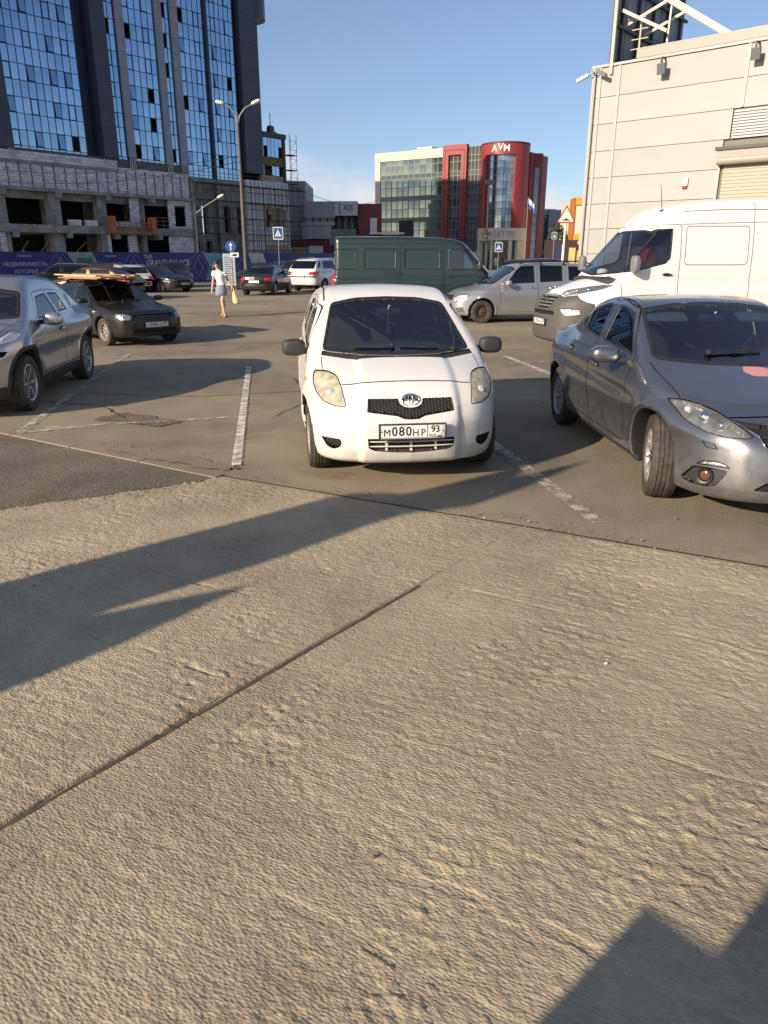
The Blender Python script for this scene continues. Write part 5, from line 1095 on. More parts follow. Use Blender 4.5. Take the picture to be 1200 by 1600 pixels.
LARGUS = dict(L=4.45, W=1.75, H=1.66, xw=(.82, 3.725), r=.312, R=.375, flare=.022,
  deck=[(0, .72), (.1, .81), (.35, .90), (.8, .99), (1.1, 1.04), (4.4, 1.06)], crown=.08, plan=[(0, .78), (.4, .83), (.9, .87), (3.5, .875), (4.45, .83)],
  sec=[(.15, .10), (.3, .05), (.5, .02), (.7, 0), (.9, .02), (1.05, .07)], nose=[(.18, .10), (.28, .02), (.42, .0), (.6, .01), (.72, .05), (.85, .2)],
  nosec=[(0, 0), (.3, .03), (.5, .09), (.65, .2), (.75, .36), (.84, .6)], tail=[(.2, 4.38), (.5, 4.45), (1.05, 4.42)], tailc=[(0, 0), (.5, .03), (.85, .25)],
  bot=[(0, .22), (.5, .2), (3.9, .2), (4.45, .32)], ws=((1.02, 1.03), (1.78, 1.49)), wsc=.16, roof=[(1.5, 1.46), (1.9, 1.575), (2.5, 1.635), (3.3, 1.64), (4.3, 1.59)],
  rcrown=.06, rw=((4.25, 1.55), (4.42, .9)), gw=.775, belt=1.02, tumble=.20, kg=.09, kj=.05, ks=.11, kf=.14)
DUCATO = dict(L=5.0, W=1.97, H=2.42, xw=(.86, 3.7), r=.33, R=.39, flare=.012,
  deck=[(0, .85), (.1, .98), (.35, 1.09), (.8, 1.2), (1.0, 1.24), (5, 1.3)], crown=.08, plan=[(0, .88), (.3, .94), (.9, .975), (4.7, .985), (5.0, .96)],
  sec=[(.2, .06), (.4, .02), (.6, 0), (1.1, 0), (1.35, .02)], nose=[(.2, .08), (.3, .01), (.6, .0), (.85, .03), (1.0, .12)], nosec=[(0, 0), (.4, .02), (.7, .09), (.85, .22), (.95, .45)],
  tail=[(.2, 4.97), (1, 5.0), (1.5, 5.0)], tailc=[(0, 0), (.85, .02), (.97, .08)], bot=[(0, .25), (.8, .27), (4.2, .3), (5, .4)],
  ws=((.42, 1.17), (1.20, 2.10)), wsc=.14, roof=[(1.0, 2.06), (1.3, 2.22), (1.75, 2.34), (2.5, 2.39), (3.5, 2.41), (5, 2.40)], rcrown=.05,
  rw=((4.94, 2.35), (5.0, 1.0)), gw=.945, belt=1.25, tumble=.02, gt2=.07, kg=.12, kj=.04, ks=.12, kf=.10, kw=.10, kb=.06)
YARIS_ = YARIS
def generic(kind, L, W, H, r=.32):
    """a plain modern saloon, hatchback or crossover of the given size, for the cars farther off"""
    bz = H * .64; k = L / 4.4; h = W / 2
    P = dict(L=L, W=W, H=H, xw=(.2 * L, .2 * L + .605 * L), r=r, R=r + .05, flare=.02, crown=.07,
      deck=[(0, bz * .72), (.1 * k, bz * .8), (.4 * k, bz * .9), (.8 * k, bz * .98), (1.1 * k, bz * 1.03), (L * .8, bz * 1.06), (L, bz * 1.06)],
      plan=[(0, h * .90), (.4, h * .95), (.22 * L, h), (.75 * L, h), (L, h * .92)], sec=[(.15, .10), (.3, .05), (H * .33, .02), (H * .45, 0), (H * .56, .025), (bz, .07)],
      nose=[(.18, .12), (.28, .02), (.45, 0), (H * .42, .02), (bz * .8, .2)], nosec=[(0, 0), (.35 * h, .03), (.6 * h, .10), (.8 * h, .26), (.95 * h, .6)],
      tail=[(.2, L - .12), (.45, L), (bz * .9, L - .03), (bz * 1.1, L - .1)], tailc=[(0, 0), (.55 * h, .05), (.8 * h, .16), (h, .5)],
      bot=[(0, .2), (.5, .19), (L * .85, .2), (L, .33)], wsc=.18, rcrown=.07, gw=h * .90, belt=bz, tumble=.30, kg=.09, kj=.05, ks=.12, kf=.13)
    P['ws'] = ((1.08 * k, bz), (1.95 * k, H * .95))
    if kind == 'saloon':
        P['roof'] = [(1.8 * k, H * .94), (2.1 * k, H * .98), (2.6 * k, H), (3.1 * k, H * .975), (3.6 * k, H * .9)]; P['rw'] = ((3.15 * k, H * .95), (3.95 * k, bz * 1.02))
    elif kind == 'crossover':
        P['roof'] = [(1.7 * k, H * .93), (2.1 * k, H * .985), (2.7 * k, H), (3.6 * k, H * .975), (4.4 * k, H * .93)]; P['rw'] = ((3.95 * k, H * .95), (4.36 * k, bz * .95))
    else:
        P['roof'] = [(1.7 * k, H * .94), (2.1 * k, H * .985), (2.6 * k, H), (3.4 * k, H * .96), (4.2 * k, H * .88)]; P['rw'] = ((3.55 * k, H * .94), (4.30 * k, bz * .95))
    return P
def build_yaris():
    P = YARIS; root = empty('hatchback_car', (.22, 5.80, 0), R(97), label='small white hatchback facing the camera, with yellowed headlights and black mirrors', cat='car')
    paint = mat('white_paint', (.72, .71, .685), .32, coat=.5, two=(.05, .05, .055), dirt=((.42, .34, .24), .75, .55))
    sh = Shell(P, .023); FT = lambda c, n: n.x < -.02 and c.x < 1.2
    gutter = mat('roof_strip', (.06, .06, .06), .5)
    # glass
    ws = [(-.662, 1.005), (-.45, .992), (0, .986), (.45, .992), (.662, 1.005), (.54, 1.372), (.3, 1.415), (0, 1.425), (-.3, 1.415), (-.54, 1.372)]
    WT = lambda c, n: .6 < c.x < 2.0 and n.z > .2 and n.x < -.12
    window(sh, root, ws, 'F', WT, GLASS_F, seal=.022, name='windscreen', r=.04)
    # number of panels: the bonnet, two front wings, the bumper, the lamps
    for s in (1, -1):
        m_ = (lambda p: p) if s > 0 else mirrored
        hl = m_([(.752, .86), (.735, .88), (.64, .887), (.56, .862), (.535, .79), (.505, .645), (.60, .645), (.69, .672), (.745, .735), (.765, .80)])
        lamp(sh, root, hl, 'F', lambda c, n, s=s: c.y * s > .3 and c.x < 1 and (n.x < -.02 or n.z > .2), LENS_OLD, REFL_OLD, .045, r=.03,
             bulbs=[((.30, s * .62, .73), .045, mat('bulb', (.85, .85, .8), .1, .6)), ((.47, s * .68, .815), .017, AMBER)])
        recess(sh, root, m_([(.715, .392), (.565, .392), (.55, .36), (.568, .322), (.62, .297), (.67, .318)]), 'F', lambda c, n, s=s: c.y * s > .3 and n.x < -.05 and c.x < .4 and abs(c.y) > .5, 'fog_lamp_recess', VOID, .035, r=.02)
        # side glass in its doors
        t = SIDE[s]
        fd = [(1.02, .33), (1.02, .95), (1.36, 1.215), (1.58, 1.345), (2.16, 1.412), (2.16, .33)]
        door(sh, root, fd, s, paint, [[(1.13, .985), (1.42, 1.21), (1.62, 1.325), (2.08, 1.378), (2.10, 1.01)]], GLASS_S, handle=(1.98, .90, .16), hm=paint)
        rd = [(2.18, .33), (2.18, 1.412), (2.72, 1.40), (2.95, 1.30), (2.98, .85), (2.80, .55), (2.75, .33)]
        door(sh, root, rd, s, paint, [[(2.24, 1.015), (2.22, 1.378), (2.68, 1.365), (2.84, 1.29), (2.87, 1.06)]], GLASS_T, handle=(2.80, .91, .16), hm=paint)
        window(sh, root, [(3.02, 1.08), (3.02, 1.30), (3.22, 1.29), (3.42, 1.12)], 'S', t, GLASS_T, name='quarter_window')
        patch(sh, root, thick([(1.66, .60 * s), (2.2, .575 * s), (3.3, .56 * s)] if s > 0 else [(1.66, -.60), (2.2, -.575), (3.3, -.56)], .018), 'T', lambda c, n: n.z > .2 and c.z > 1.3, 'roof_strip', gutter, push=-.004, wall=.01, r=0)
        gap(sh, root, [(s * .668, .965), (s * .675, .93), (s * .675, .888)], 'F', lambda c, n: c.x < 1.1, .007)
        side_mirror(root, (1.09, s * .905, 1.015), (.06, .105, .074), s, MATTE, foot=(1.10, s * .77, .99), fm=MATTE)
        patch(sh, root, [(.70, .775), (.77, .775), (.77, .80), (.70, .80)], 'S', t, 'side_repeater', AMBER, push=.006, wall=.01, r=.008)
    grille = [(-.352, .618), (-.34, .715), (-.10, .715), (-.088, .678), (-.05, .656), (0, .65), (.05, .656), (.088, .678), (.10, .715), (.34, .715), (.352, .618), (.11, .588), (.06, .566), (0, .563), (-.06, .566), (-.11, .588)]
    gr = recess(sh, root, grille, 'F', FT, 'grille', VOID, .03, r=.008)
    m = MB(); hx = .031                         # honeycomb: only cells inside the outline
    for i in range(-14, 15):
        for j in range(-4, 5):
            y = i * hx * .87; z = .645 + (j + (.5 if i % 2 else 0)) * hx * .62
            pts = [(y + hx * .58 * math.cos(R(60 * k)), z + hx * .36 * math.sin(R(60 * k))) for k in range(6)]
            if all(inside(offset(grille, .002), *p) for p in pts):
                for k in range(6):
                    a, b = pts[k], pts[(k + 1) % 6]
                    if k < 3 or not inside(grille, y + hx, z): m.bar((hit_x(sh, *a) + .012, *a), (hit_x(sh, *b) + .012, *b), .0055, .012)
    m.obj('honeycomb', mat('grille_black', (.035, .035, .038), .4), gr)
    low = [(-.352, .412), (.352, .412), (.345, .335), (.30, .312), (.15, .298), (0, .294), (-.15, .298), (-.30, .312), (-.345, .335)]
    lg = recess(sh, root, low, 'F', FT, 'lower_grille', mat('rad_dark', (.05, .028, .022), .8), .05, r=.01)
    m = MB()
    for z, w in ((.385, .352), (.347, .345)):
        ys = np.linspace(-w, w, 13)
        for a, b in zip(ys[:-1], ys[1:]): m.bar((hit_x(sh, a, z) + .014, a, z), (hit_x(sh, b, z) + .014, b, z), .007, .009)
    for y in (-.20, 0, .20): m.bar((.012, y, .30), (.012, y, .41), .007, .02)
    m.obj('grille_bar', paint, lg)
    # the badge: three ellipses
    bx = hit_x(sh, 0, .705) - .006
    def ell(a, b, t, cz=0., n=32, rot=0.):
        q = MB(); vs = []
        for i in range(n):
            for k in range(6):
                u = 2 * math.pi * i / n; w = 2 * math.pi * k / 6; aa, bb = a + t * math.cos(w), b + t * math.cos(w)
                vs.append((t * .8 * math.sin(w), aa * math.cos(u), bb * math.sin(u) + cz))
        q.add(vs, [(i * 6 + k, i * 6 + (k + 1) % 6, (i + 1) % n * 6 + (k + 1) % 6, (i + 1) % n * 6 + k) for i in range(n) for k in range(6)]); return q
    e = empty('badge', (bx, 0, .705), parent=root); e.rotation_euler = (0, R(26), 0)
    MB().lathe([(0, .004), (.071, .004), (.071, .014)], 32, axis='X').obj('badge_back', VOID, e, smooth='auto').scale = (1, 1, .70)
    ell(.070, .049, .0065).obj('badge_ring', CHROME, e, smooth=True)
    ell(.050, .016, .0055, .018).obj('badge_ring', CHROME, e, smooth=True); ell(.018, .042, .0055, .0).obj('badge_ring', CHROME, e, smooth=True)
    MB().sup((.045, 0, .0), (.035, .092, .070), .9, 24, 12).obj('badge_boss', paint, e, smooth=True)
    gap(sh, root, [(-.535, .80), (-.47, .803), (-.42, .81), (-.36, .822), (-.2, .829), (0, .832), (.2, .829), (.36, .822), (.42, .81), (.47, .803), (.535, .80)], 'F', FT, .006)
    patch(sh, root, [(-.659, 1.004), (-.45, .991), (0, .985), (.45, .991), (.659, 1.004), (.672, .974), (.45, .957), (0, .950), (-.45, .957), (-.672, .974)], 'F', WT, 'cowl', MATTE, push=-.012, wall=.0, r=0)
    sh.rest('body', paint, root)
    plate(root, 'M080HP', '93', (hit_x(sh, 0, .478) - .028, 0, .478), -R(90), tilt=R(-4))
    for y0, y1, z in ((.60, .02, .0), (-.06, -.60, .0)):
        a = Vector((.86, y0 * .2 + (.1 if y0 > 0 else -.1), .985)); 
    zz = lambda x, y: hit_z(sh, x, y) + .012
    wiper(root, [(.815, .05, zz(.815, .05)), (.85, .30, zz(.85, .30)), (.885, .62, zz(.885, .6))])
    wiper(root, [(.835, -.50, zz(.835, -.50)), (.83, -.2, zz(.83, -.2)), (.83, .12, zz(.83, .12))])
    interior(root, P, .98, [(1.62, .36), (1.62, -.36)], (1.28, -.36, .985), mat('beige_cloth', (.13, .115, .10), .9), rear=2.5, mirror=(1.50, .0, 1.29))
    # what hangs from and lies behind the glass
    m = MB(); m.bar((1.49, .0, 1.262), (1.46, .0, 1.13), .022, .004); m.box(1.44, 1.47, -.02, .02, 1.095, 1.14); m.obj('pendant', mat('pendant', (.45, .38, .30), .7), root)
    MB().sup((1.18, .17, 1.0), (.09, .20, .05), .8).obj('dash_binnacle', mat('dash_grey', (.20, .20, .21), .7), root, smooth=True)
    MB().sup((1.04, .52, .995), (.03, .06, .014), .6, M=None).obj('windscreen_sticker', mat('sticker', (.25, .5, .5), .5), root, smooth=True)
    wheels(root, P, ('steel', 8), STEELRIM, .185, .19, steer=3)
    return root

def sm(s): return (lambda p: list(p)) if s > 0 else mirrored
def circ(cx, cy, r, n=28, ry=None): return [(cx + r * math.cos(2 * math.pi * i / n), cy + (ry or r) * math.sin(2 * math.pi * i / n)) for i in range(n)]
FT = lambda c, n: n.x < -.02 and c.x < 1.2
def front_s(s, lim=.2, xm=1.2): return lambda c, n: c.y * s > lim and c.x < xm and (n.x < -.02 or n.z > .3 or abs(n.y) > .5)
WS = lambda c, n: .55 < c.x < 2.3 and n.z > .15 and n.x < -.1
def rearwin(sh, root, poly, g=None):
    window(sh, root, poly, 'F', lambda c, n: c.x > sh.P['L'] * .6 and n.x > .15, g or GLASS_T, name='rear_window', r=.04)

def build_mazda():
    P = MAZDA; root = empty('saloon_car', (2.95, 4.66, 0), R(92.2), label='silver grey saloon with its front wheels turned and red decals on bonnet and roof', cat='car')
    paint = mat('silver_grey_paint', (.235, .24, .26), .26, .9, coat=.9, two=(.04, .04, .045), dirt=((.20, .16, .11), .62, .5))
    decal = mat('red_decal', (.50, .10, .085), .4, coat=.4); pink = mat('pink_decal', (.62, .25, .22), .4, coat=.4)
    sh = Shell(P, .021)
    window(sh, root, [(-.735, 1.005), (-.4, .985), (0, .98), (.4, .985), (.735, 1.005), (.60, 1.355), (.3, 1.395), (0, 1.405), (-.3, 1.395), (-.60, 1.355)], 'F', WS, GLASS_F, seal=.025, name='windscreen', r=.04)
    rearwin(sh, root, [(-.60, 1.08), (.60, 1.08), (.50, 1.33), (-.50, 1.33)])
    for s in (1, -1):
        m_ = sm(s); t = SIDE[s]
        lamp(sh, root, m_([(.815, .795), (.75, .808), (.67, .795), (.60, .765), (.565, .735), (.515, .685), (.475, .648), (.50, .632), (.565, .626), (.638, .624), (.72, .638), (.77, .668), (.80, .70)]), 'F', front_s(s, .3, 1.0),
             LENS, mat('lamp_smoked', (.30, .30, .31), .3, .8, bump=.6, bscale=45, bdist=.008), .055, r=.012,
             bulbs=[((.50, s * .675, .715), .042, CHROME), ((.37, s * .61, .68), .036, CHROME), ((.62, s * .745, .75), .03, REFL), ((.465, s * .675, .712), .022, mat('bulb', (.85, .85, .8), .1, .6))])
        fr = recess(sh, root, m_([(.795, .29), (.76, .400), (.69, .412), (.61, .410), (.625, .375), (.655, .30), (.69, .275), (.765, .262)]), 'F', front_s(s, .3, .85), 'fog_lamp_recess', MATTE, .03, r=.02)
        lamp(sh, root, m_([(.752, .413), (.73, .448), (.67, .466), (.622, .452), (.60, .424), (.69, .424)]), 'F', front_s(s, .3, .85), LENS, REFL, .025, name='running_lamp', r=.012)
        e = empty('fog_lamp', (.315, s * .705, .345), 0, root); e.rotation_euler = (0, 0, -s * R(42))
        MB().lathe([(.0, .02), (.035, .015), (.042, -.012), (.056, -.016), (.06, .02)], 28, axis='X').obj('fog_lamp_bezel', BLACK, e, smooth='auto')
        MB().sup((.0, 0, 0), (.012, .038, .038), 1, 20, 12).obj('fog_lamp_lens', mat('fog_lens', (.16, .075, .05), .12, .4, coat=.8), e, smooth=True)
        gap(sh, root, m_([(.732, .578), (.683, .574), (.670, .543), (.713, .542)]), 'F', front_s(s), .005, True)
        door(sh, root, [(1.56, .30), (1.535, .65), (1.58, .91), (1.62, .99), (1.93, 1.235), (2.12, 1.352), (2.5, 1.405), (2.655, 1.40), (2.67, .95), (2.60, .75), (2.50, .5), (2.49, .30)], s, paint,
             [[(1.69, 1.0), (1.93, 1.19), (2.1, 1.31), (2.30, 1.352), (2.52, 1.366), (2.53, 1.04)]], GLASS_S, handle=(2.40, .835, .19))
        door(sh, root, [(2.51, .30), (2.52, .5), (2.62, .75), (2.69, .95), (2.675, 1.40), (2.85, 1.40), (3.15, 1.33), (3.42, 1.20), (3.44, .82), (3.24, .55), (3.17, .30)], s, paint,
             [[(2.70, 1.045), (2.71, 1.366), (2.85, 1.362), (3.12, 1.305), (3.22, 1.245), (3.24, 1.10)], [(3.27, 1.11), (3.25, 1.225), (3.38, 1.15), (3.39, 1.125)]], GLASS_T, handle=(3.33, .885, .19))
        gap(sh, root, m_([(.765, .985), (.768, .93), (.762, .86), (.758, .808)]), 'F', lambda c, n: c.x < 1.6 and c.x > .6, .006)
        gap(sh, root, [(.90, .79), (.78, .73), (.66, .70)] if False else [(.585, .690), (.40, .672)], 'S', SIDE[s], .006) if False else None
        side_mirror(root, (1.78, s * 1.0, 1.0), (.085, .125, .072), s, paint, foot=(1.74, s * .80, .95), fm=BLACK, e=.7)
        patch(sh, root, [(1.2, .17), (3.3, .17), (3.3, .235), (1.2, .235)], 'S', t, 'sill_trim', MATTE, push=.004, r=0)
        if s > 0: patch(sh, root, [(4.33, .88), (4.56, .90), (4.56, 1.0), (4.3, .98)], 'S', lambda c, n: c.y > .3, 'tail_light', REDL, push=.004, wall=.01)
        gap(sh, root, thick([(1.9, .60 * s), (2.4, .575 * s), (3.2, .53 * s)], .004)[:3], 'T', lambda c, n: n.z > .2 and c.z > 1.3, .014, name='roof_strip')
    gr = recess(sh, root, [(-.56, .728), (-.45, .655), (-.40, .53), (-.35, .40), (.35, .40), (.40, .53), (.45, .655), (.56, .728), (.40, .715), (.2, .69), (0, .685), (-.2, .69), (-.40, .715)], 'F', FT, 'grille', VOID, .035, r=.01)
    q = MB()
    for z in np.arange(.43, .66, .036):
        ys = np.linspace(-.34 - (z - .4) * .35, .34 + (z - .4) * .35, 9)
        for a, b in zip(ys[:-1], ys[1:]): q.bar((hit_x(sh, a, z) + .018, a, z), (hit_x(sh, b, z) + .018, b, z), .008, .02)
    q.obj('grille_bar', BLACK, gr)
    q = MB(); c_ = [(-.555, .722), (-.45, .652), (-.41, .56)]
    for k in (1, -1):
        pts = [(hit_x(sh, y * k, z) - .004, y * k, z) for y, z in c_ + [(-.30, .585), (0, .57)]]
        q.path(pts, .006, 8)
    q.obj('grille_wing', CHROME, gr, smooth=True)
    recess(sh, root, [(-.48, .30), (.48, .30), (.40, .365), (-.40, .365)], 'F', FT, 'lower_grille', VOID, .03)
    gap(sh, root, [(-.56, .737), (-.4, .748), (-.2, .757), (0, .76), (.2, .757), (.4, .748), (.56, .737)], 'F', FT, .006)
    # decals: flat vinyl shapes on bonnet and roof
    up = lambda c, n: n.z > .3 and c.z > .8
    for nm, mm, pl in (('decal', pink, [(1.14, .12), (1.10, -.02), (1.0, -.10), (.93, .02), (.94, .13), (1.03, .17)]), ('decal', decal, [(1.27, .05), (1.21, -.16), (1.165, -.05), (1.20, .06)]), ('decal', decal, [(.90, -.08), (1.10, -.16), (1.05, -.36), (.86, -.30)]),
                       ('decal', decal, [(2.34, -.22), (2.50, -.26), (2.62, -.44), (2.52, -.60), (2.40, -.52), (2.44, -.40), (2.32, -.38)]), ('decal', pink, [(2.28, -.40), (2.36, -.42), (2.36, -.55), (2.28, -.52)])):
        patch(sh, root, pl, 'T', up, nm, mm, r=.03)
    sh.rest('body', paint, root)
    zz = lambda x, y: hit_z(sh, x, y) + .014
    wiper(root, [(1.36, .30, zz(1.36, .30)), (1.37, .0, zz(1.37, .0)), (1.40, -.25, zz(1.40, -.25))]); wiper(root, [(1.37, -.36, zz(1.37, -.36)), (1.40, -.6, zz(1.40, -.6)), (1.44, -.66, zz(1.44, -.66))])
    plate(root, 'X517TE', '93', (hit_x(sh, 0, .40) - .02, 0, .36), -R(90))
    interior(root, P, 1.45, [(2.25, .37), (2.25, -.37)], (1.75, -.37, .99), rear=3.05, mirror=(2.05, 0, 1.27), visor=(2.035, 1.285, (.40, -.40)))
    None
    wheels(root, P, ('spoke', 10, .013, 0), ALLOY, .205, .215, steer=-15, seg=90)

def build_juke():
    P = JUKE; root = empty('crossover_car', (-5.05, 8.12, 0), R(96), label='grey crossover with black wheel arch trims, cut off by the left edge', cat='car')
    paint = mat('warm_grey_paint', (.45, .44, .455), .30, .85, coat=.9, two=(.04, .04, .045), dirt=((.20, .16, .11), .5, .4))
    sh = Shell(P, .025)
    window(sh, root, [(-.72, 1.075), (0, 1.045), (.72, 1.075), (.60, 1.37), (.3, 1.41), (0, 1.42), (-.3, 1.41), (-.60, 1.37)], 'F', WS, GLASS_F, seal=.03, name='windscreen', r=.05)
    rearwin(sh, root, [(-.58, 1.10), (.58, 1.10), (.48, 1.40), (-.48, 1.40)])
    for s in (1, -1):
        t = SIDE[s]; m_ = sm(s)
        door(sh, root, [(1.43, .38), (1.40, .62), (1.46, 1.0), (1.83, 1.345), (2.34, 1.37), (2.42, 1.03), (2.45, .6), (2.45, .38)], s, paint, [[(1.56, 1.03), (1.88, 1.295), (2.30, 1.325), (2.37, 1.06)]], GLASS_T, handle=(2.28, .86, .19))
        door(sh, root, [(2.47, .38), (2.47, .6), (2.44, 1.03), (2.36, 1.37), (2.86, 1.34), (3.05, 1.26), (3.20, 1.10), (3.10, .85), (2.93, .70), (2.88, .38)], s, paint,
             [[(2.47, 1.065), (2.41, 1.325), (2.80, 1.31), (2.92, 1.075)]], GLASS_T)
        patch(sh, root, [(2.96, 1.075), (2.86, 1.30), (3.0, 1.265), (3.17, 1.10)], 'S', t, 'pillar_panel', BLACK, push=-.003, r=.02)
        for k, xw in enumerate(P['xw']):
            patch(sh, root, circ(xw, P['r'], P['R'] + .055, 36), 'S', lambda c, n, s=s: c.y * s > P['W'] / 2 - .22, 'arch_trim', MATTE, push=.008, wall=.02, r=0)
        patch(sh, root, [(1.2, .18), (3.0, .18), (3.0, .34), (2.7, .36), (1.3, .36)], 'S', t, 'sill_trim', MATTE, push=.006, wall=.02, r=.02)
        patch(sh, root, [(.43, .84), (.50, .895), (.69, .945), (.82, .915), (.66, .865)], 'S', lambda c, n, s=s: c.y * s > .4 and n.y * s > .1, 'upper_lamp', mat('clear_lamp_bright', (.80, .80, .79), .12, .35, bump=.6, bscale=40, bdist=.006), push=.006, wall=.01, r=.015)
        recess(sh, root, m_([(.77, .755), (.45, .765), (.45, .71), (.74, .695)]), 'F', lambda c, n, s=s: c.y * s > .3 and n.x < -.15 and c.x < .8, 'intake', VOID, .04)
        lamp(sh, root, m_(circ(.60, .60, .105)), 'F', front_s(s, .3, .8), LENS, REFL, .05, r=0, bulbs=[((.16, s * .6, .60), .045, CHROME)])
        side_mirror(root, (1.56, s * .97, 1.035), (.075, .125, .082), s, paint, foot=(1.60, s * .80, 1.0), fm=BLACK, e=.75)
        gap(sh, root, m_([(.72, 1.05), (.66, .95), (.60, .86)]), 'F', lambda c, n: c.x < 1.2, .006)
    tail_lamps(sh, root, [(.5, .95), (.74, .95), (.70, 1.08), (.52, 1.08)])
    patch(sh, root, [(-.9, .15), (.9, .15), (.9, .36), (-.9, .36)], 'F', lambda c, n: c.x < .42, 'lower_bumper', MATTE, push=.006, wall=.02, r=0)
    recess(sh, root, [(-.42, .72), (.42, .72), (.3, .80), (-.3, .80)], 'F', FT, 'grille', VOID, .03)
    sh.rest('body', paint, root)
    interior(root, P, 1.25, [(1.95, .37), (1.95, -.37)], (1.55, -.37, 1.06), rear=2.75, mirror=(1.78, 0, 1.36), visor=(1.63, 1.335, (.34, -.34)))
    wheels(root, P, ('spoke', 6, .026, 0), ALLOY, .215, .225)

def build_priora():
    P = PRIORA; L_ = (-4.80, 16.05); root = empty('old_saloon', (*L_, 0), R(136), label='dusty black saloon carrying planks on its roof rack', cat='car')
    paint = mat('dusty_black_paint', (.010, .010, .010), .28, coat=.3, spec=.35, two=(.03, .03, .03), dirt=((.10, .085, .06), .6, .15))
    sh = Shell(P, .03)
    window(sh, root, [(-.69, .93), (0, .91), (.69, .93), (.575, 1.30), (.3, 1.335), (0, 1.345), (-.3, 1.335), (-.575, 1.30)], 'F', WS, GLASS_F, seal=.022, name='windscreen', r=.04)
    rearwin(sh, root, [(-.6, 1.0), (.6, 1.0), (.52, 1.31), (-.52, 1.31)])
    for s in (1, -1):
        m_ = sm(s)
        door(sh, root, [(1.30, .28), (1.28, .9), (1.84, 1.345), (2.22, 1.36), (2.30, .9), (2.28, .28)], s, paint, [[(1.42, .955), (1.86, 1.295), (2.17, 1.315), (2.22, .965)]], glass('open_window', (.35, .36, .36)) if s > 0 else GLASS_S, handle=(2.18, .80, .17), hm=BLACK)
        door(sh, root, [(2.32, .28), (2.34, .9), (2.26, 1.36), (2.75, 1.345), (3.2, 1.1), (3.2, .85), (3.0, .6), (2.92, .28)], s, paint, [[(2.37, .97), (2.31, 1.312), (2.72, 1.295), (3.0, 1.05), (3.0, .985)]], GLASS_T, handle=(3.05, .82, .17), hm=BLACK)
        lamp(sh, root, m_([(.765, .635), (.72, .715), (.56, .70), (.50, .66), (.49, .595), (.56, .55), (.72, .555)]), 'F', front_s(s, .3, .8), LENS, REFL, .05, r=.03, bulbs=[((.20, s * .62, .62), .04, CHROME)])
        side_mirror(root, (1.42, s * .90, .97), (.065, .10, .065), s, BLACK, foot=(1.44, s * .78, .94))
        gap(sh, root, m_([(.73, .9), (.69, .80), (.64, .72)]), 'F', lambda c, n: c.x < 1.2, .007)
        patch(sh, root, [(1.05, .70), (1.13, .70), (1.13, .735), (1.05, .735)], 'S', SIDE[s], 'side_repeater', mat('clear_lamp', (.72, .72, .70), .15, .3), push=.008, wall=.012, r=.01)
    recess(sh, root, [(-.44, .61), (.44, .61), (.46, .685), (-.46, .685)], 'F', FT, 'grille', VOID, .025)
    recess(sh, root, [(-.5, .28), (.5, .28), (.5, .36), (-.5, .36)], 'F', FT, 'lower_grille', VOID, .025)
    tail_lamps(sh, root, [(.5, .65), (.74, .65), (.74, .82), (.52, .82)])
    gap(sh, root, [(-.52, .712), (-.3, .722), (0, .727), (.3, .722), (.52, .712)], 'F', FT, .008)
    sh.rest('body', paint, root)
    plate(root, 'E344KY', '93', (hit_x(sh, 0, .44) - .022, 0, .445), -R(90))
    wiper(root, [(1.16, .1, hit_z(sh, 1.16, .1) + .012), (1.2, -.15, hit_z(sh, 1.2, -.15) + .012), (1.24, -.5, hit_z(sh, 1.24, -.5) + .012)])
    interior(root, P, 1.35, [(2.0, .35), (2.0, -.35)], (1.72, -.35, .94), rear=2.9, mirror=(1.85, 0, 1.24))
    wheels(root, P, ('steel', 10), STEELRIM, .175, .182)
    q = MB()
    for x in (1.95, 2.75):
        q.bar((x, -.56, 1.435), (x, .56, 1.435), .03, .03)
        for y in (-.56, .56): q.bar((x, y, 1.33), (x, y, 1.435), .03, .05)
    q.obj('roof_rack', BLACK, root)
    sq = lambda z: z if z < .5 else .5 + (z - .5) * .86          # the car sits low on its springs
    bpy.context.view_layer.update()
    def low(o):
        for ch in o.children:
            if ch.name.split('.')[0] == 'wheel': continue
            if ch.type == 'MESH' and ch.location.length < 1e-6:
                for v in ch.data.vertices: v.co.z = sq(v.co.z)
                low(ch)
            else: ch.location.z = sq(ch.location.z)
    low(root)
    rz = R(136); ca, sa = math.cos(rz), math.sin(rz); W = lambda x, y: (L_[0] + x * ca - y * sa, L_[1] + x * sa + y * ca)
    woods = [mat('plank_wood%s' % i, c, .75, alt=d, vscale=5, stretch=(1, 14, 14)) for i, (c, d) in enumerate([((.42, .27, .13), (.62, .45, .25)), ((.30, .16, .07), (.46, .28, .13)), ((.55, .40, .22), (.70, .54, .33))])]
    for i in range(15):
        ly = i // 5; y = -.44 + (i % 5) * .21 + random.uniform(-.03, .03); ln = 2.0 + random.uniform(-.3, .25); x0 = 1.38 + random.uniform(-.2, .2)
        o = MB().box(0, ln, -.075, .075, 0, .024).obj('plank', woods[i % 3], bevel=.003); X, Y = W(x0, y); o.location = (X, Y, 1.325 + ly * .030); o.rotation_euler = (0, 0, rz + R(random.uniform(-2, 2)))
        tag(o, 'rough sawn wooden plank lying in the stack on the black saloon roof', 'plank', 'planks on the car roof')

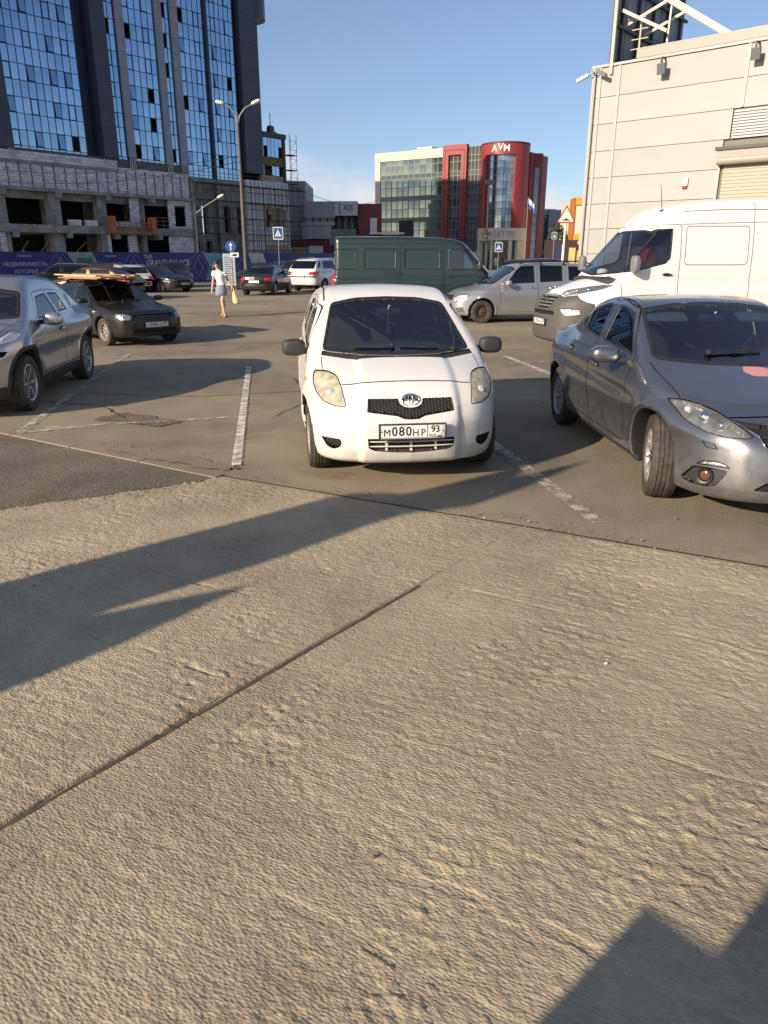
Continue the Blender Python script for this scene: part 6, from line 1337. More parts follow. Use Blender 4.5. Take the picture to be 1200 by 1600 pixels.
def build_sprinter():
    P = SPRINTER; root = empty('panel_van', (3.08, 15.0, 0), R(90 - 79), label='tall white panel van with a grey front bumper and three pointed star', cat='van')
    paint = mat('van_white_paint', (.80, .80, .79), .35, coat=.4, two=(.12, .12, .12), dirt=((.36, .31, .24), 1.1, .35)); grey = mat('bumper_grey', (.085, .08, .075), .6, var=.15, vscale=20)
    sh = Shell(P, .04)
    window(sh, root, [(-.84, 1.50), (0, 1.44), (.84, 1.50), (.80, 2.22), (.4, 2.27), (-.4, 2.27), (-.80, 2.22)], 'F', WS, GLASS_F, seal=.035, name='windscreen', r=.06)
    red = mat('red_cloth', (.42, .02, .015), .85, var=.2)
    for s in (1, -1):
        m_ = sm(s); t = SIDE[s]
        door(sh, root, [(1.16, .55), (1.14, 1.25), (1.05, 1.48), (1.70, 2.27), (1.80, 2.345), (2.26, 2.345), (2.27, .55)], s, paint, [[(1.14, 1.50), (1.40, 1.535), (1.98, 1.665), (2.07, 1.76), (2.09, 2.28), (1.86, 2.275), (1.76, 2.20)]], GLASS_S, r=.04, handle=(2.02, 1.475, .2), hm=BLACK, w=.012, seal=.02)
        gap(sh, root, rounded([(2.36, 1.645), (3.66, 1.645), (3.66, 2.33), (2.36, 2.32)], .08), 'S', t, .012, True)
        gap(sh, root, [(3.75, .5), (3.75, 1.5), (3.75, 2.4), (3.75, 2.75)], 'S', t, .012)
        gap(sh, root, [(2.30, 2.575), (3.2, 2.62), (5.9, 2.64)], 'S', t, .012); gap(sh, root, [(2.28, 2.352), (3.75, 2.40), (5.9, 2.43)], 'S', t, .010)
        lamp(sh, root, m_([(.30, 1.115), (.34, 1.19), (.60, 1.27), (.90, 1.30), (.86, 1.20), (.70, 1.12), (.50, 1.085)]), 'F', front_s(s, .2, 1.2), LENS, REFL, .06, r=.02, bulbs=[((.44, s * .62, 1.18), .045, CHROME), ((.60, s * .76, 1.21), .04, CHROME)])
        recess(sh, root, m_([(.60, .86), (.86, .86), (.87, .76), (.70, .74)]), 'F', front_s(s, .3, .8), 'fog_lamp', mat('clear_lamp', (.72, .72, .70), .15, .3), .02)
        side_mirror(root, (1.30, s * 1.10, 1.66), (.06, .10, .15), s, mat('mirror_case', (.18, .18, .19), .4), foot=(1.34, s * .97, 1.56), e=.5)
    gr = recess(sh, root, [(-.36, 1.10), (.36, 1.10), (.33, .90), (.22, .85), (-.22, .85), (-.33, .90)], 'F', FT, 'grille', VOID, .05)
    q = MB()
    for z in (.90, .96, 1.02, 1.08):
        ys = np.linspace(-.33, .33, 7)
        for a, b in zip(ys[:-1], ys[1:]): q.bar((hit_x(sh, a, z) + .01, a, z), (hit_x(sh, b, z) + .01, b, z), .03, .03)
    q.obj('grille_bar', mat('grille_grey', (.16, .155, .15), .45), gr)
    e = empty('badge', (hit_x(sh, 0, .985) - .012, 0, .985), parent=root); q = MB(); n = 28
    q.lathe([(.085, -.008), (.10, -.008), (.10, .008), (.085, .008), (.085, -.008)], n, axis='X')
    for k in range(3):
        a = R(90 + 120 * k); w = .018; c, s_ = math.cos(a), math.sin(a); q.add([(-.012, -s_ * w, c * w), (-.004, c * .09, s_ * .09), (-.012, s_ * w, -c * w), (.006, 0, 0)], [(0, 1, 3), (1, 2, 3), (0, 3, 2), (0, 1, 2)])
    q.obj('badge_star', CHROME, e)
    recess(sh, root, [(-.5, .74), (.5, .74), (.46, .81), (-.46, .81)], 'F', FT, 'lower_grille', VOID, .04)
    patch(sh, root, [(-1.1, .2), (1.1, .2), (1.1, .93), (.93, .96), (.72, 1.105), (.50, 1.07), (.30, 1.10), (-.30, 1.10), (-.50, 1.07), (-.72, 1.105), (-.93, .96), (-1.1, .93)], 'F', lambda c, n: c.x < .66, 'bumper', grey, push=.006, wall=.02, r=0)
    patch(sh, root, [(.50, .22), (.74, .22), (.70, .40)], 'T', lambda c, n: False, 'x', grey) if False else None
    patch(sh, root, [(.88, .22), (.98, .22), (.98, .42), (.88, .42)], 'T', lambda c, n: n.z > .2 and c.z > 1.1, 'bonnet_vent', BLACK, push=.002, r=.02) if False else None
    gap(sh, root, [(-.80, 1.305), (-.4, 1.20), (-.32, 1.115), (.32, 1.115), (.4, 1.20), (.80, 1.305)], 'F', FT, .008)
    sh.rest('body', paint, root)
    plate(root, 'K203OA', '123', (hit_x(sh, 0, .60) - .02, 0, .60), -R(90))
    wheels(root, P, ('steel', 10), STEELRIM, .235, .21)
    m = MB().tube((2.15, -.35, hit_z(sh, 2.15, -.35)), (2.06, -.36, hit_z(sh, 2.15, -.35) + .46), .008, .004); m.sup((2.15, -.35, hit_z(sh, 2.15, -.35)), (.05, .03, .02), .8, 10, 6); m.obj('aerial', BLACK, root)
    MB().box(2.28, 2.31, -.84, .84, .4, 2.25).obj('bulkhead', CABIN, root)
    interior(root, P, 1.25, [(1.95, .5), (1.95, -.5)], (1.58, -.5, 1.52), mirror=None, head=.02)
    q = MB(); q.sup((1.86, -.56, 1.72), (.10, .24, .22), .7); q.sup((1.72, -.60, 1.62), (.20, .08, .07), .8); q.obj('red_jacket', red, root, smooth=True)
    MB().sup((1.35, .25, 1.50), (.10, .12, .07), .8).obj('cap', mat('cap_white', (.7, .7, .68), .8), root, smooth=True)

def build_largus():
    P = LARGUS; root = empty('estate_car', (1.80, 22.3, 0), R(90 - 77), label='silver estate car with black side strips and rusty steel wheels', cat='car')
    paint = mat('silver_paint', (.44, .44, .45), .34, .75, coat=.6, two=(.05, .05, .05), dirt=((.25, .20, .15), .6, .4))
    sh = Shell(P, .034)
    window(sh, root, [(-.72, 1.06), (0, 1.035), (.72, 1.06), (.63, 1.48), (.3, 1.53), (-.3, 1.53), (-.63, 1.48)], 'F', WS, GLASS_F, seal=.025, name='windscreen', r=.04)
    for s in (1, -1):
        m_ = sm(s); t = SIDE[s]
        door(sh, root, [(1.35, .30), (1.33, 1.0), (1.80, 1.50), (1.95, 1.585), (2.46, 1.60), (2.48, .30)], s, paint, [[(1.52, 1.06), (1.85, 1.44), (2.0, 1.545), (2.40, 1.56), (2.41, 1.09)]], GLASS_T, handle=(2.32, .96, .18))
        door(sh, root, [(2.50, .30), (2.50, 1.60), (3.35, 1.60), (3.36, .85), (3.2, .6), (3.18, .30)], s, paint, [[(2.56, 1.10), (2.56, 1.56), (3.27, 1.555), (3.27, 1.13)]], GLASS_T, handle=(3.2, .98, .18))
        window(sh, root, [(3.45, 1.14), (3.45, 1.54), (4.1, 1.52), (4.12, 1.16)], 'S', t, GLASS_T, name='quarter_window')
        patch(sh, root, [(1.42, .56), (1.42, .645), (2.46, .69), (2.46, .60)], 'S', t, 'side_strip', MATTE, push=.012, wall=.02, r=.01); patch(sh, root, [(2.52, .60), (2.52, .69), (3.2, .72), (3.2, .63)], 'S', t, 'side_strip', MATTE, push=.012, wall=.02, r=.01)
        lamp(sh, root, m_([(.40, .60), (.44, .73), (.55, .79), (.74, .79), (.76, .70), (.68, .60), (.55, .57)]), 'F', front_s(s, .25, .8), LENS, REFL, .05, r=.03)
        recess(sh, root, m_([(.48, .40), (.70, .44), (.72, .31), (.55, .27)]), 'F', front_s(s, .25, .7), 'fog_lamp_recess', mat('recess_grey', (.10, .10, .105), .5), .02)
        side_mirror(root, (1.52, s * .95, 1.10), (.065, .11, .08), s, paint, foot=(1.55, s * .82, 1.06), fm=BLACK)
        q = MB(); q.path([(1.95, s * .62, 1.60), (2.2, s * .63, 1.675), (3.9, s * .63, 1.67), (4.15, s * .62, 1.60)], .018, 8)
        for x in (2.6, 3.3): q.bar((x, s * .63, 1.58), (x, s * .63, 1.67), .03, .05)
        q.obj('roof_rail', BLACK, root)
    recess(sh, root, [(-.38, .62), (.38, .62), (.36, .76), (-.36, .76)], 'F', FT, 'grille', VOID, .03); recess(sh, root, [(-.45, .28), (.45, .28), (.42, .42), (-.42, .42)], 'F', FT, 'lower_grille', VOID, .03)
    tail_lamps(sh, root, [(.62, .9), (.78, .9), (.74, 1.35), (.64, 1.35)])
    sh.rest('body', paint, root)
    plate(root, 'A620OK', '93', (hit_x(sh, 0, .48) - .02, 0, .50), -R(90))
    interior(root, P, 1.3, [(2.1, .37), (2.1, -.37)], (1.72, -.37, 1.06), rear=3.0, mirror=(1.95, 0, 1.42))
    wheels(root, P, ('steel', 9), RUSTRIM, .185, .195)

def build_ducato():
    P = DUCATO; root = empty('delivery_van', (4.02, 25.0, 0), R(178), label='dark green delivery van with blank side panels, parked broadside', cat='van')
    paint = mat('dark_green_paint', (.006, .021, .021), .30, coat=.6, two=(.03, .03, .03), dirt=((.10, .10, .08), .8, .2))
    sh = Shell(P, .045)
    window(sh, root, [(-.82, 1.30), (0, 1.26), (.82, 1.30), (.80, 2.02), (.4, 2.08), (-.4, 2.08), (-.80, 2.02)], 'F', WS, GLASS_F, seal=.03, name='windscreen', r=.06)
    for s in (1, -1):
        t = SIDE[s]; m_ = sm(s)
        door(sh, root, [(.80, .50), (.72, 1.3), (1.22, 2.12), (1.86, 2.16), (1.87, .50)], s, paint, [[(.86, 1.40), (1.22, 2.03), (1.77, 2.05), (1.77, 1.42)]], GLASS_F, handle=(1.72, 1.20, .18), hm=BLACK, w=.014, seal=.03)
        for a, b in ((1.98, 2.98), (3.18, 4.08), (4.28, 4.95)):
            z0 = 1.42; p = rounded([(a, z0), (b, z0), (b, 2.02), (a, 2.02)], .06)
            gap(sh, root, p, 'S', t, .02, True); patch(sh, root, offset(p, -.02), 'S', t, 'side_panel', paint, push=-.018, wall=-.016, r=0)
        for x in (1.92, 3.08): gap(sh, root, [(x, .5), (x, 1.3), (x, 2.15)], 'S', t, .014)
        gap(sh, root, [(3.1, 1.16), (3.8, 1.155), (4.95, 1.15)], 'S', t, .016, name='slide_rail'); gap(sh, root, [(1.9, 2.17), (3.4, 2.175), (4.98, 2.17)], 'S', t, .016)
        for x in (1.92, 3.08, 4.18):
            v = [hit_z(sh, x, s * .4), 0]
            MB().path([(x, s * y, hit_z(sh, x, s * y) + .004) for y in (.05, .3, .55, .75)], .012, 6).obj('roof_rib', paint, root)
        lamp(sh, root, m_([(.55, .82), (.86, .86), (.88, 1.02), (.60, 1.0)]), 'F', front_s(s, .25, .8), LENS, REFL, .05)
        side_mirror(root, (.90, s * 1.10, 1.55), (.06, .09, .17), s, BLACK, foot=(.95, s * .95, 1.45))
        patch(sh, root, [(4.90, .95), (4.985, .95), (4.985, 1.40), (4.90, 1.40)], 'S', lambda c, n, s=s: c.y * s > .6 and n.y * s > .02, 'tail_light', REDL, push=.012, wall=.02, r=.01)
        patch(sh, root, [(1.30, 1.22), (1.62, 1.25), (1.60, 1.31), (1.36, 1.31)], 'S', t, 'side_sticker', mat('sticker_orange', (.55, .30, .10), .6), push=.003, r=.02)
    recess(sh, root, [(-.5, .85), (.5, .85), (.5, 1.0), (-.5, 1.0)], 'F', FT, 'grille', VOID, .03)
    patch(sh, root, [(-1.1, .2), (1.1, .2), (1.1, .62), (-1.1, .62)], 'F', lambda c, n: c.x < .45, 'bumper', MATTE, push=.008, wall=.02, r=0)
    sh.rest('body', paint, root)
    MB().box(1.95, 1.98, -.90, .90, .45, 1.25).obj('bulkhead', CABIN, root); root.scale = (1.13, 1, 1)
    interior(root, P, .95, [(1.5, .45), (1.5, -.45)], (1.2, -.45, 1.32))
    wheels(root, P, ('steel', 9), STEELRIM, .2, .2)

def build_far(kind, size, col, loc, yaw, name, label, metal=.2, plate_txt=None, roofrails=False, rim=None, h=.05):
    P = generic(kind, *size); root = empty(name, (*loc, 0), R(90 + yaw), label=label, cat='car')
    L_, W_, H_ = P['L'], P['W'], P['H']; bz = P['belt']; k = L_ / 4.4
    paint = mat('paint_%02d' % len(MATS), col, .3, metal, coat=.6, two=(.04, .04, .04), dirt=((.16, .13, .10), .7, .4))
    sh = Shell(P, h)
    tz = P['ws'][1][1] - .05; hw = P['gw']; tw = hw - .13
    window(sh, root, [(-hw + .1, bz + .05), (0, bz + .02), (hw - .1, bz + .05), (tw - .05, tz), (0, tz + .05), (-tw + .05, tz)], 'F', WS, GLASS_T, seal=.025, name='windscreen', r=.04)
    xr0, xr1 = P['rw'][0][0], P['rw'][1][0]
    rearwin(sh, root, [(-hw + .12, bz + .08), (hw - .12, bz + .08), (tw - .04, H_ * .92), (-tw + .04, H_ * .92)])
    x0, x1 = P['ws'][0][0] + .42 * k, P['ws'][1][0]
    for s in (1, -1):
        t = SIDE[s]; xm = 2.42 * k; wt = H_ * .915
        door(sh, root, [(x0 - .12, .3), (x0 - .12, bz), (x1 - .12, H_ * .945), (xm, H_ * .955), (xm + .03, .3)], s, paint, [[(x0 + .05, bz + .05), (x1, wt), (xm - .08, wt + .01), (xm - .05, bz + .07)]], GLASS_T, handle=(xm - .14, bz - .12, .18))
        xe = min(xr0 + .05, 3.55 * k); xb = min(xr0 + .3, 3.6 * k)
        door(sh, root, [(xm + .05, .3), (xm + .03, H_ * .955), (xe - .1, H_ * .945), (xb + .12, bz), (xb - .1, bz * .7), (xb - .35, .3)], s, paint, [[(xm + .08, bz + .07), (xm + .06, wt + .01), (xe - .12, wt - .01), (xb - .02, bz + .09)]], GLASS_T, handle=(xb - .1, bz - .1, .18))
        if kind == 'crossover': window(sh, root, [(xb + .18, bz + .12), (xe + .06, wt - .02), (xe + .28, wt - .03), (xb + .52, bz + .14)], 'S', t, GLASS_T, name='quarter_window')
        lamp(sh, root, sm(s)([(W_ * .26, bz * .68), (W_ * .45, bz * .73), (W_ * .44, bz * .83), (W_ * .28, bz * .76)]), 'F', front_s(s, .25, .9), LENS, REFL, .04)
        side_mirror(root, (x0 + .05, s * (W_ / 2 + .06), bz + .06), (.065, .11, .075), s, paint, foot=(x0 + .08, s * (W_ / 2 - .08), bz + .02), fm=BLACK)
        if roofrails: MB().path([(x1 + .1, s * (tw - .08), H_ * .965), (x1 + .3, s * (tw - .08), H_ + .03), (xe, s * (tw - .08), H_ * .99), (xe + .25, s * (tw - .08), H_ * .94)], .018, 6).obj('roof_rail', CHROME, root)
    recess(sh, root, [(-W_ * .22, bz * .58), (W_ * .22, bz * .58), (W_ * .24, bz * .74), (-W_ * .24, bz * .74)], 'F', FT, 'grille', VOID, .03); recess(sh, root, [(-W_ * .3, .27), (W_ * .3, .27), (W_ * .28, .40), (-W_ * .28, .40)], 'F', FT, 'lower_grille', VOID, .03)
    tail_lamps(sh, root, [(W_ * .27, bz * .80), (W_ * .46, bz * .78), (W_ * .46, bz * .95), (W_ * .30, bz * .93)])
    patch(sh, root, [(-W_, .15), (W_, .15), (W_, .36), (-W_, .36)], 'F', lambda c, n: c.x > L_ - .5, 'rear_bumper_trim', MATTE, push=.006, wall=.01, r=0)
    sh.rest('body', paint, root)
    plate(root, plate_txt, '93', (hit_x(sh, 0, .45) - .02, 0, .45), -R(90)) if plate_txt else plate(root, None, '', (hit_x(sh, 0, .45) - .02, 0, .45), -R(90))
    plate(root, None, '', (hit_x(sh, 0, bz * .72, True) + .02, 0, bz * .72), R(90))
    interior(root, P, 1.4 * k, [(2.1 * k, .37), (2.1 * k, -.37)], None, rear=3.0 * k)
    wheels(root, P, rim or ('spoke', 5, .03, 0), ALLOY, .21, seg=40)
    return root
build_yaris(); build_mazda(); build_juke(); build_priora(); build_sprinter(); build_largus(); build_ducato()
# ---------------------------------------------------------------- hoarding along the building site
HO = empty('site_hoarding', label='dark blue printed hoarding with gold and white lettering in front of the building site', cat='hoarding'); frame_plane(HO, 39, (-19.8, 48))
HB_ = mat('hoarding_blue', (.020, .032, .17), .5, var=.15, vscale=1.5); PALE = mat('print_pale', (.50, .52, .62), .6); GOLD = mat('print_gold', (.70, .62, .44), .55); HP = mat('hoarding_post', (.10, .10, .11), .6)
for k in range(15):
    x = -10 + k * 2.6
    MB().box(x + .01, x + 2.59, 0, .05, .06, 2.1).obj('panel', HB_, HO); MB().box(x - .04, x + .04, .06, .14, 0, 2.15).obj('post', HP, HO)
def pr(name, m_, poly, y=-.006): return MB().prism([(a, b) for a, b in poly], 0, .004, M=Matrix.Translation((0, y, 0)) @ Matrix.Rotation(R(90), 4, 'X')).obj(name, m_, HO)
def lines(xc, rows, size, m_, z0=1.45, dz=.48):
    for i, s in enumerate(rows): text('lettering', s, size, m_, HO, (xc, -.008, z0 - i * dz), extrude=.002)
lines(-2.3, ['НЕДВИЖИМОСТЬ', 'КОТОРАЯ', 'ПРИНОСИТ'], .30, PALE, 1.38, .42); lines(3.35, ['ОТДЫХАТЬ', 'НЕ ДУМАЯ'], .32, PALE, 1.32, .46); lines(-2.3, ['Премьера'], .17, PALE, 1.86); lines(3.35, ['Премьера'], .17, PALE, 1.86)
lines(6.15, ['THE'], .36, GOLD, 1.80); text('lettering', 'GRAND PALACE', .56, GOLD, HO, (7.75, -.008, 1.40), extrude=.002, weight=.004, sx=.86); lines(18.3, ['КВАРТИРЫ', 'У ПАРКА'], .24, PALE, 1.4, .4)
def diamond(xc, zc=1.1):
    q = MB()
    for dx, r in ((-.22, .70), (.22, .70), (0, .42)):
        c = [(xc + dx, zc + r * 1.25), (xc + dx + r, zc), (xc + dx, zc - r * 1.25), (xc + dx - r, zc)]
        for i in range(4): a, b = c[i], c[(i + 1) % 4]; q.bar((a[0], -.008, a[1]), (b[0], -.008, b[1]), .03, .006)
    q.obj('diamond_logo', PALE, HO)
for x in (-.1, 5.0, 10.25, 14.3): diamond(x)
LG = mat('print_green', (.16, .25, .20), .6, alt=(.30, .38, .34), vscale=1.2); DG_ = mat('print_dark_green', (.04, .09, .06), .6, alt=(.09, .17, .10), vscale=1.5); SKYB = mat('print_sky', (.10, .26, .42), .6, alt=(.20, .36, .48), vscale=.8); TEAL = mat('print_teal', (.05, .12, .13), .6); WPR = mat('print_white', (.42, .45, .47), .6)
pr('picture', LG, [(.35, 2.08), (2.1, 2.08), (2.95, .2), (1.1, .2), (1.0, 1.1)]); pr('picture_detail', DG_, [(.95, 1.75), (2.02, 1.75), (2.02, .3), (1.15, .3)], -.011); pr('picture_detail', WPR, [(1.3, 1.2), (1.5, 1.25), (1.48, .85), (1.7, .6), (1.35, .55), (1.4, .85)], -.016)
pr('picture', SKYB, [(10.75, 2.08), (12.3, 2.08), (13.2, .2), (10.8, .2), (11.3, 1.15)]); pr('picture_detail', TEAL, [(11.3, 1.0), (12.2, 1.75), (12.5, 1.6), (12.7, .3), (11.3, .3)], -.011)
for k in range(5): pr('picture_detail', SKYB, [(11.45 + k * .24, .95 + k * .13), (11.55 + k * .24, 1.02 + k * .13), (11.55 + k * .24, .4), (11.45 + k * .24, .4)], -.016)
pr('picture', WPR, [(15.0, 2.08), (16.5, 2.08), (17.3, .2), (14.8, .2), (15.4, 1.1)]); pr('picture_detail', DG_, [(15.7, .3), (16.4, .3), (16.2, 1.1), (16.05, 1.7), (15.9, 1.1)], -.011)
pr('picture', mat('print_black', (.012, .013, .02), .6), [(-6.5, 1.75), (-5.6, 1.75), (-4.2, .2), (-6.5, .2)]); q = MB().bar((-5.5, -.008, 1.9), (-4.1, -.008, .2), .04, .008).obj('picture_detail', GOLD, HO)
for x0, x1, lab in ((22.5, 29.0, 'plain blue end of the hoarding by the crossing sign'),):
    pass

# ---------------------------------------------------------------- lamps, signs, poles
POLE = mat('pole_concrete', (.11, .10, .09), .8, var=.2, vscale=4); PGREY = mat('pole_grey', (.22, .22, .22), .5, .3); SBLUE = mat('sign_blue_face', (.012, .055, .26), .45); SWHITE = mat('sign_white_face', (.66, .66, .64), .5); SRED = mat('sign_red_face', (.42, .018, .02), .5); SBLACK = mat('sign_black', (.015, .015, .016), .6); LAMPW = mat('lamp_head_white', (.62, .62, .60), .4)
def lamp_head(e, a, b):
    a, b = Vector(a), Vector(b); M = Matrix.Translation((a + b) / 2) @ (b - a).to_track_quat('X', 'Z').to_matrix().to_4x4(); MB().sup((0, 0, 0), ((b - a).length / 2, .16, .10), .75, 16, 10, M=M).obj('lamp_head', LAMPW, e, smooth=True)
SL = empty('street_lamp', (-8.15, 46, 0), label='tall two armed street lamp in front of the glass tower', cat='street lamp')
MB().tube((0, 0, 0), (0, 0, 5.2), .125, .105, n=14).tube((0, 0, 5.2), (.0, 0, 9.4), .09, .06, n=14).obj('pole', POLE, SL, smooth='auto')
MB().path([(0, 0, 8.7), (-.10, 0, 9.25), (-.38, 0, 9.62), (-.75, 0, 9.82)], .04).obj('arm', PGREY, SL); MB().path([(0, 0, 8.7), (.12, 0, 9.2), (.45, 0, 9.6), (.85, 0, 9.78)], .04).obj('arm', PGREY, SL); lamp_head(SL, (-.68, 0, 9.80), (-1.18, 0, 9.92)); lamp_head(SL, (.80, 0, 9.78), (1.34, 0, 10.0))
S2_ = empty('street_lamp', (-14.2, 60, 0), label='thin dark street lamp with one short arm before the concrete bay', cat='street lamp'); MB().tube((0, 0, 0), (0, 0, 5.6), .085, .055, n=10).obj('pole', STEEL, S2_); MB().path([(0, 0, 4.9), (.9, 0, 5.5), (1.8, 0, 6.0)], .04).obj('arm', PGREY, S2_); lamp_head(S2_, (1.7, 0, 5.98), (2.25, 0, 6.22))
def sign(name, loc, h, label, cat='road sign', r=.035): e = empty(name, (*loc, 0), label=label, cat=cat); MB().tube((0, 0, 0), (0, 0, h), r, n=10).obj('post', PGREY, e); return e
e = sign('road_sign', (-8.19, 42), 2.6, 'round blue road sign with a white upward arrow by the lamp post'); MB().lathe([(0, -.05), (.29, -.05), (.30, -.04), (.30, -.02), (0, -.02)], 32).obj('disc', SBLUE, e).location = (0, 0, 2.32); MB().prism([(-.03, -.2), (.03, -.2), (.03, .06), (.11, .04), (0, .2), (-.11, .04), (-.03, .06)], 0, .006, M=Matrix.Translation((0, -.054, 2.32)) @ Matrix.Rotation(R(90), 4, 'X')).obj('arrow', SWHITE, e)
MB().box(-.04, .40, -.05, -.02, 1.78, 2.02).obj('plate', SWHITE, e); MB().prism([(.03, 1.84), (.30, 1.84), (.30, 1.93), (.20, 1.97), (.10, 1.93)], 0, .006, M=Matrix.Translation((0, -.052, 0)) @ Matrix.Rotation(R(90), 4, 'X')).obj('car_symbol', SBLACK, e)
def ped_face(e, z, s):
    MB().box(-s / 2, s / 2, -.05, -.02, z - s / 2 * 1.15, z + s / 2 * 1.15).obj('sign_border', mat('sign_green_white', (.45, .55, .42), .5), e); k = s * .42; P_ = lambda pl: [(x * s, zz * s) for x, zz in pl]; M = Matrix.Translation((0, -.053, z)) @ Matrix.Rotation(R(90), 4, 'X')
    MB().box(-k, k, -.056, -.05, z - k * 1.15, z + k * 1.15).obj('sign_face', SBLUE, e); MB().prism(P_([(-.30, -.28), (.30, -.28), (0, .33)]), .004, .008, M=M).obj('triangle', SWHITE, e); MB().prism(P_([(-.09, -.24), (-.02, -.02), (-.05, .10), (.02, .14), (.06, .02), (.03, -.06), (.12, -.24), (.05, -.24), (0, -.12), (-.04, -.24)]), .009, .012, M=M).obj('walker', SBLACK, e)
e = sign('crossing_sign', (-8.05, 60), 4.0, 'blue pedestrian crossing sign on a pole before the white scaffolded wall'); ped_face(e, 3.5, .78)
e = sign('crossing_sign', (11.68, 80), 3.1, 'blue pedestrian crossing sign in front of the office block entrance'); ped_face(e, 2.75, .80)
e = sign('crossing_sign', (16.2, 75), 4.1, 'small green edged crossing sign beside the dark kiosk'); ped_face(e, 3.7, .52)
e = sign('warning_sign', (8.70, 38), 4.05, 'triangular red edged speed hump warning sign on a white post', r=.05); e.children[0].data.materials[0] = SWHITE; M = Matrix.Translation((0, -.05, 3.35)) @ Matrix.Rotation(R(90), 4, 'X')
MB().prism(rounded([(-.45, -.02), (.45, -.02), (0, .78)], .05), 0, .02, M=M).obj('red_triangle', SRED, e); MB().prism(rounded([(-.37, .03), (.37, .03), (0, .68)], .03), .021, .026, M=M).obj('white_triangle', SWHITE, e); MB().prism([(-.19, .09), (.19, .09), (.19, .12), (.10, .13), (.05, .18), (-.05, .18), (-.10, .13), (-.19, .12)], .028, .032, M=M).obj('hump', SBLACK, e)
e = empty('traffic_light', (9.15, 70, 0), label='slim dark pole with traffic lights and a camera arm before the red drum', cat='traffic light'); MB().tube((0, 0, 0), (-.05, 0, 7.9), .09, .055, n=10).obj('pole', STEEL, e); MB().box(-.35, .45, -.15, .15, 7.75, 8.15).bar((-.1, 0, 8.0), (.6, 0, 7.95), .05).obj('camera_box', SBLACK, e, bevel=.03); tl = MB().box(-.34, .02, -.24, -.1, 3.0, 4.1).obj('signal_housing', SBLACK, e, bevel=.03)
for k, c in enumerate(((.20, .02, .02), (.22, .12, .02), (.02, .14, .06))): MB().sup((-.16, -.25, 3.85 - k * .31), (.11, .03, .11), 1, 12, 8).obj('signal_lens', mat('signal_%d' % k, c, .3), tl)
MB().box(.05, .35, -.2, -.06, 2.4, 3.1).obj('side_signal', SBLACK, e, bevel=.02)
e = empty('flag', (19.8, 110, 0), label='white and blue flag hanging from a pole beside the red drum', cat='flag'); MB().tube((0, 0, 0), (0, 0, 9.6), .05, n=8).obj('pole', PGREY, e); q = MB()
for i in range(7):
    for j, m_ in ((0, 0), (1, 1)):
        x0, x1 = .05 + i * .12, .05 + (i + 1) * .12; y0, y1 = .07 * math.sin(i * 1.3), .07 * math.sin((i + 1) * 1.3); z0, z1 = 9.5 - i * .12 - j * .6, 9.5 - (i + 1) * .12 - j * .6
        q.add([(x0, y0, z0 - .6), (x1, y1, z1 - .6), (x1, y1, z1), (x0, y0, z0), (x0, y0 + .01, z0 - .6), (x1, y1 + .01, z1 - .6), (x1, y1 + .01, z1), (x0, y0 + .01, z0)], [(0, 1, 2, 3), (7, 6, 5, 4)], m_)
q.obj('cloth', [SWHITE, SBLUE], e)
e = empty('notice_board', (-8.75, 44, 0), label='narrow pale notice stand with rows of print beside the blue arrow sign', cat='notice board'); MB().box(-.34, .34, 0, .04, .25, 1.98).obj('board', mat('board_pale', (.33, .37, .42), .6), e); q = MB()
for k in range(12): q.box(-.26, .26 - .1 * (k % 3), -.006, -.001, .42 + k * .12, .46 + k * .12)
tag(q.obj('print_line', mat('board_ink', (.05, .07, .11), .6), e), kind='stuff'); MB().box(-.3, -.26, .04, .08, 0, 1.9).box(.26, .3, .04, .08, 0, 1.9).obj('leg', PGREY, e)
e = empty('overhead_cable', label='thin sagging cables strung from the lamp post across the block wall', cat='cable', group='overhead cables'); q = MB()
for z0, z1, s in ((7.2, 8.6, .9), (6.9, 8.0, 1.1)):
    q.path([(-8.15 + (-34 + 8.15) * t, 46 + 14 * t, z0 + (z1 - z0) * t - s * 4 * t * (1 - t)) for t in np.linspace(0, 1, 13)], .018, 4)
q.path([(-8.15 + 7.5 * t, 46 + 50 * t, 7.3 + 1.0 * t - 1.4 * 4 * t * (1 - t)) for t in np.linspace(0, 1, 13)], .02, 4); tag(q.obj('wire', SBLACK, e), kind='stuff')
# a small tree by the kiosk: trunk, limbs and leaf clumps
LEAF = [mat('leaf%d' % i, c, .7, var=.3, vscale=2) for i, c in enumerate([(.045, .075, .022), (.075, .105, .03), (.11, .12, .04)])]
e = empty('small_tree', (21.8, 99, 0), label='small leafy tree growing behind the dark kiosk', cat='tree'); MB().tube((0, 0, 0), (.05, 0, 3.6), .13, .07, n=8).tube((.05, 0, 3.0), (.7, .2, 4.6), .05, .02, n=6).tube((.05, 0, 3.2), (-.6, -.1, 4.7), .05, .02, n=6).obj('trunk', mat('bark', (.08, .06, .045), .9), e); q = MB(); rs = random.Random(4)
for k in range(900):
    c = rs.choice([(-.6, -.1, 4.6, .7), (.6, .2, 4.5, .75), (0, 0, 5.1, .6), (.9, .1, 4.0, .5), (-.9, 0, 4.0, .45)]); d = Vector((rs.gauss(0, 1), rs.gauss(0, 1), rs.gauss(0, 1))).normalized() * c[3] * rs.random() ** .4; p = Vector(c[:3]) + d; a = Vector((rs.gauss(0, 1), rs.gauss(0, 1), rs.gauss(0, 1))).normalized() * .13; b = a.cross(Vector((rs.gauss(0, 1), rs.gauss(0, 1), rs.gauss(0, 1)))).normalized() * .09
    q.add([p - a, p - b, p + a, p + b], [(0, 1, 2, 3)], rs.randrange(3))
q.obj('crown', LEAF, e)

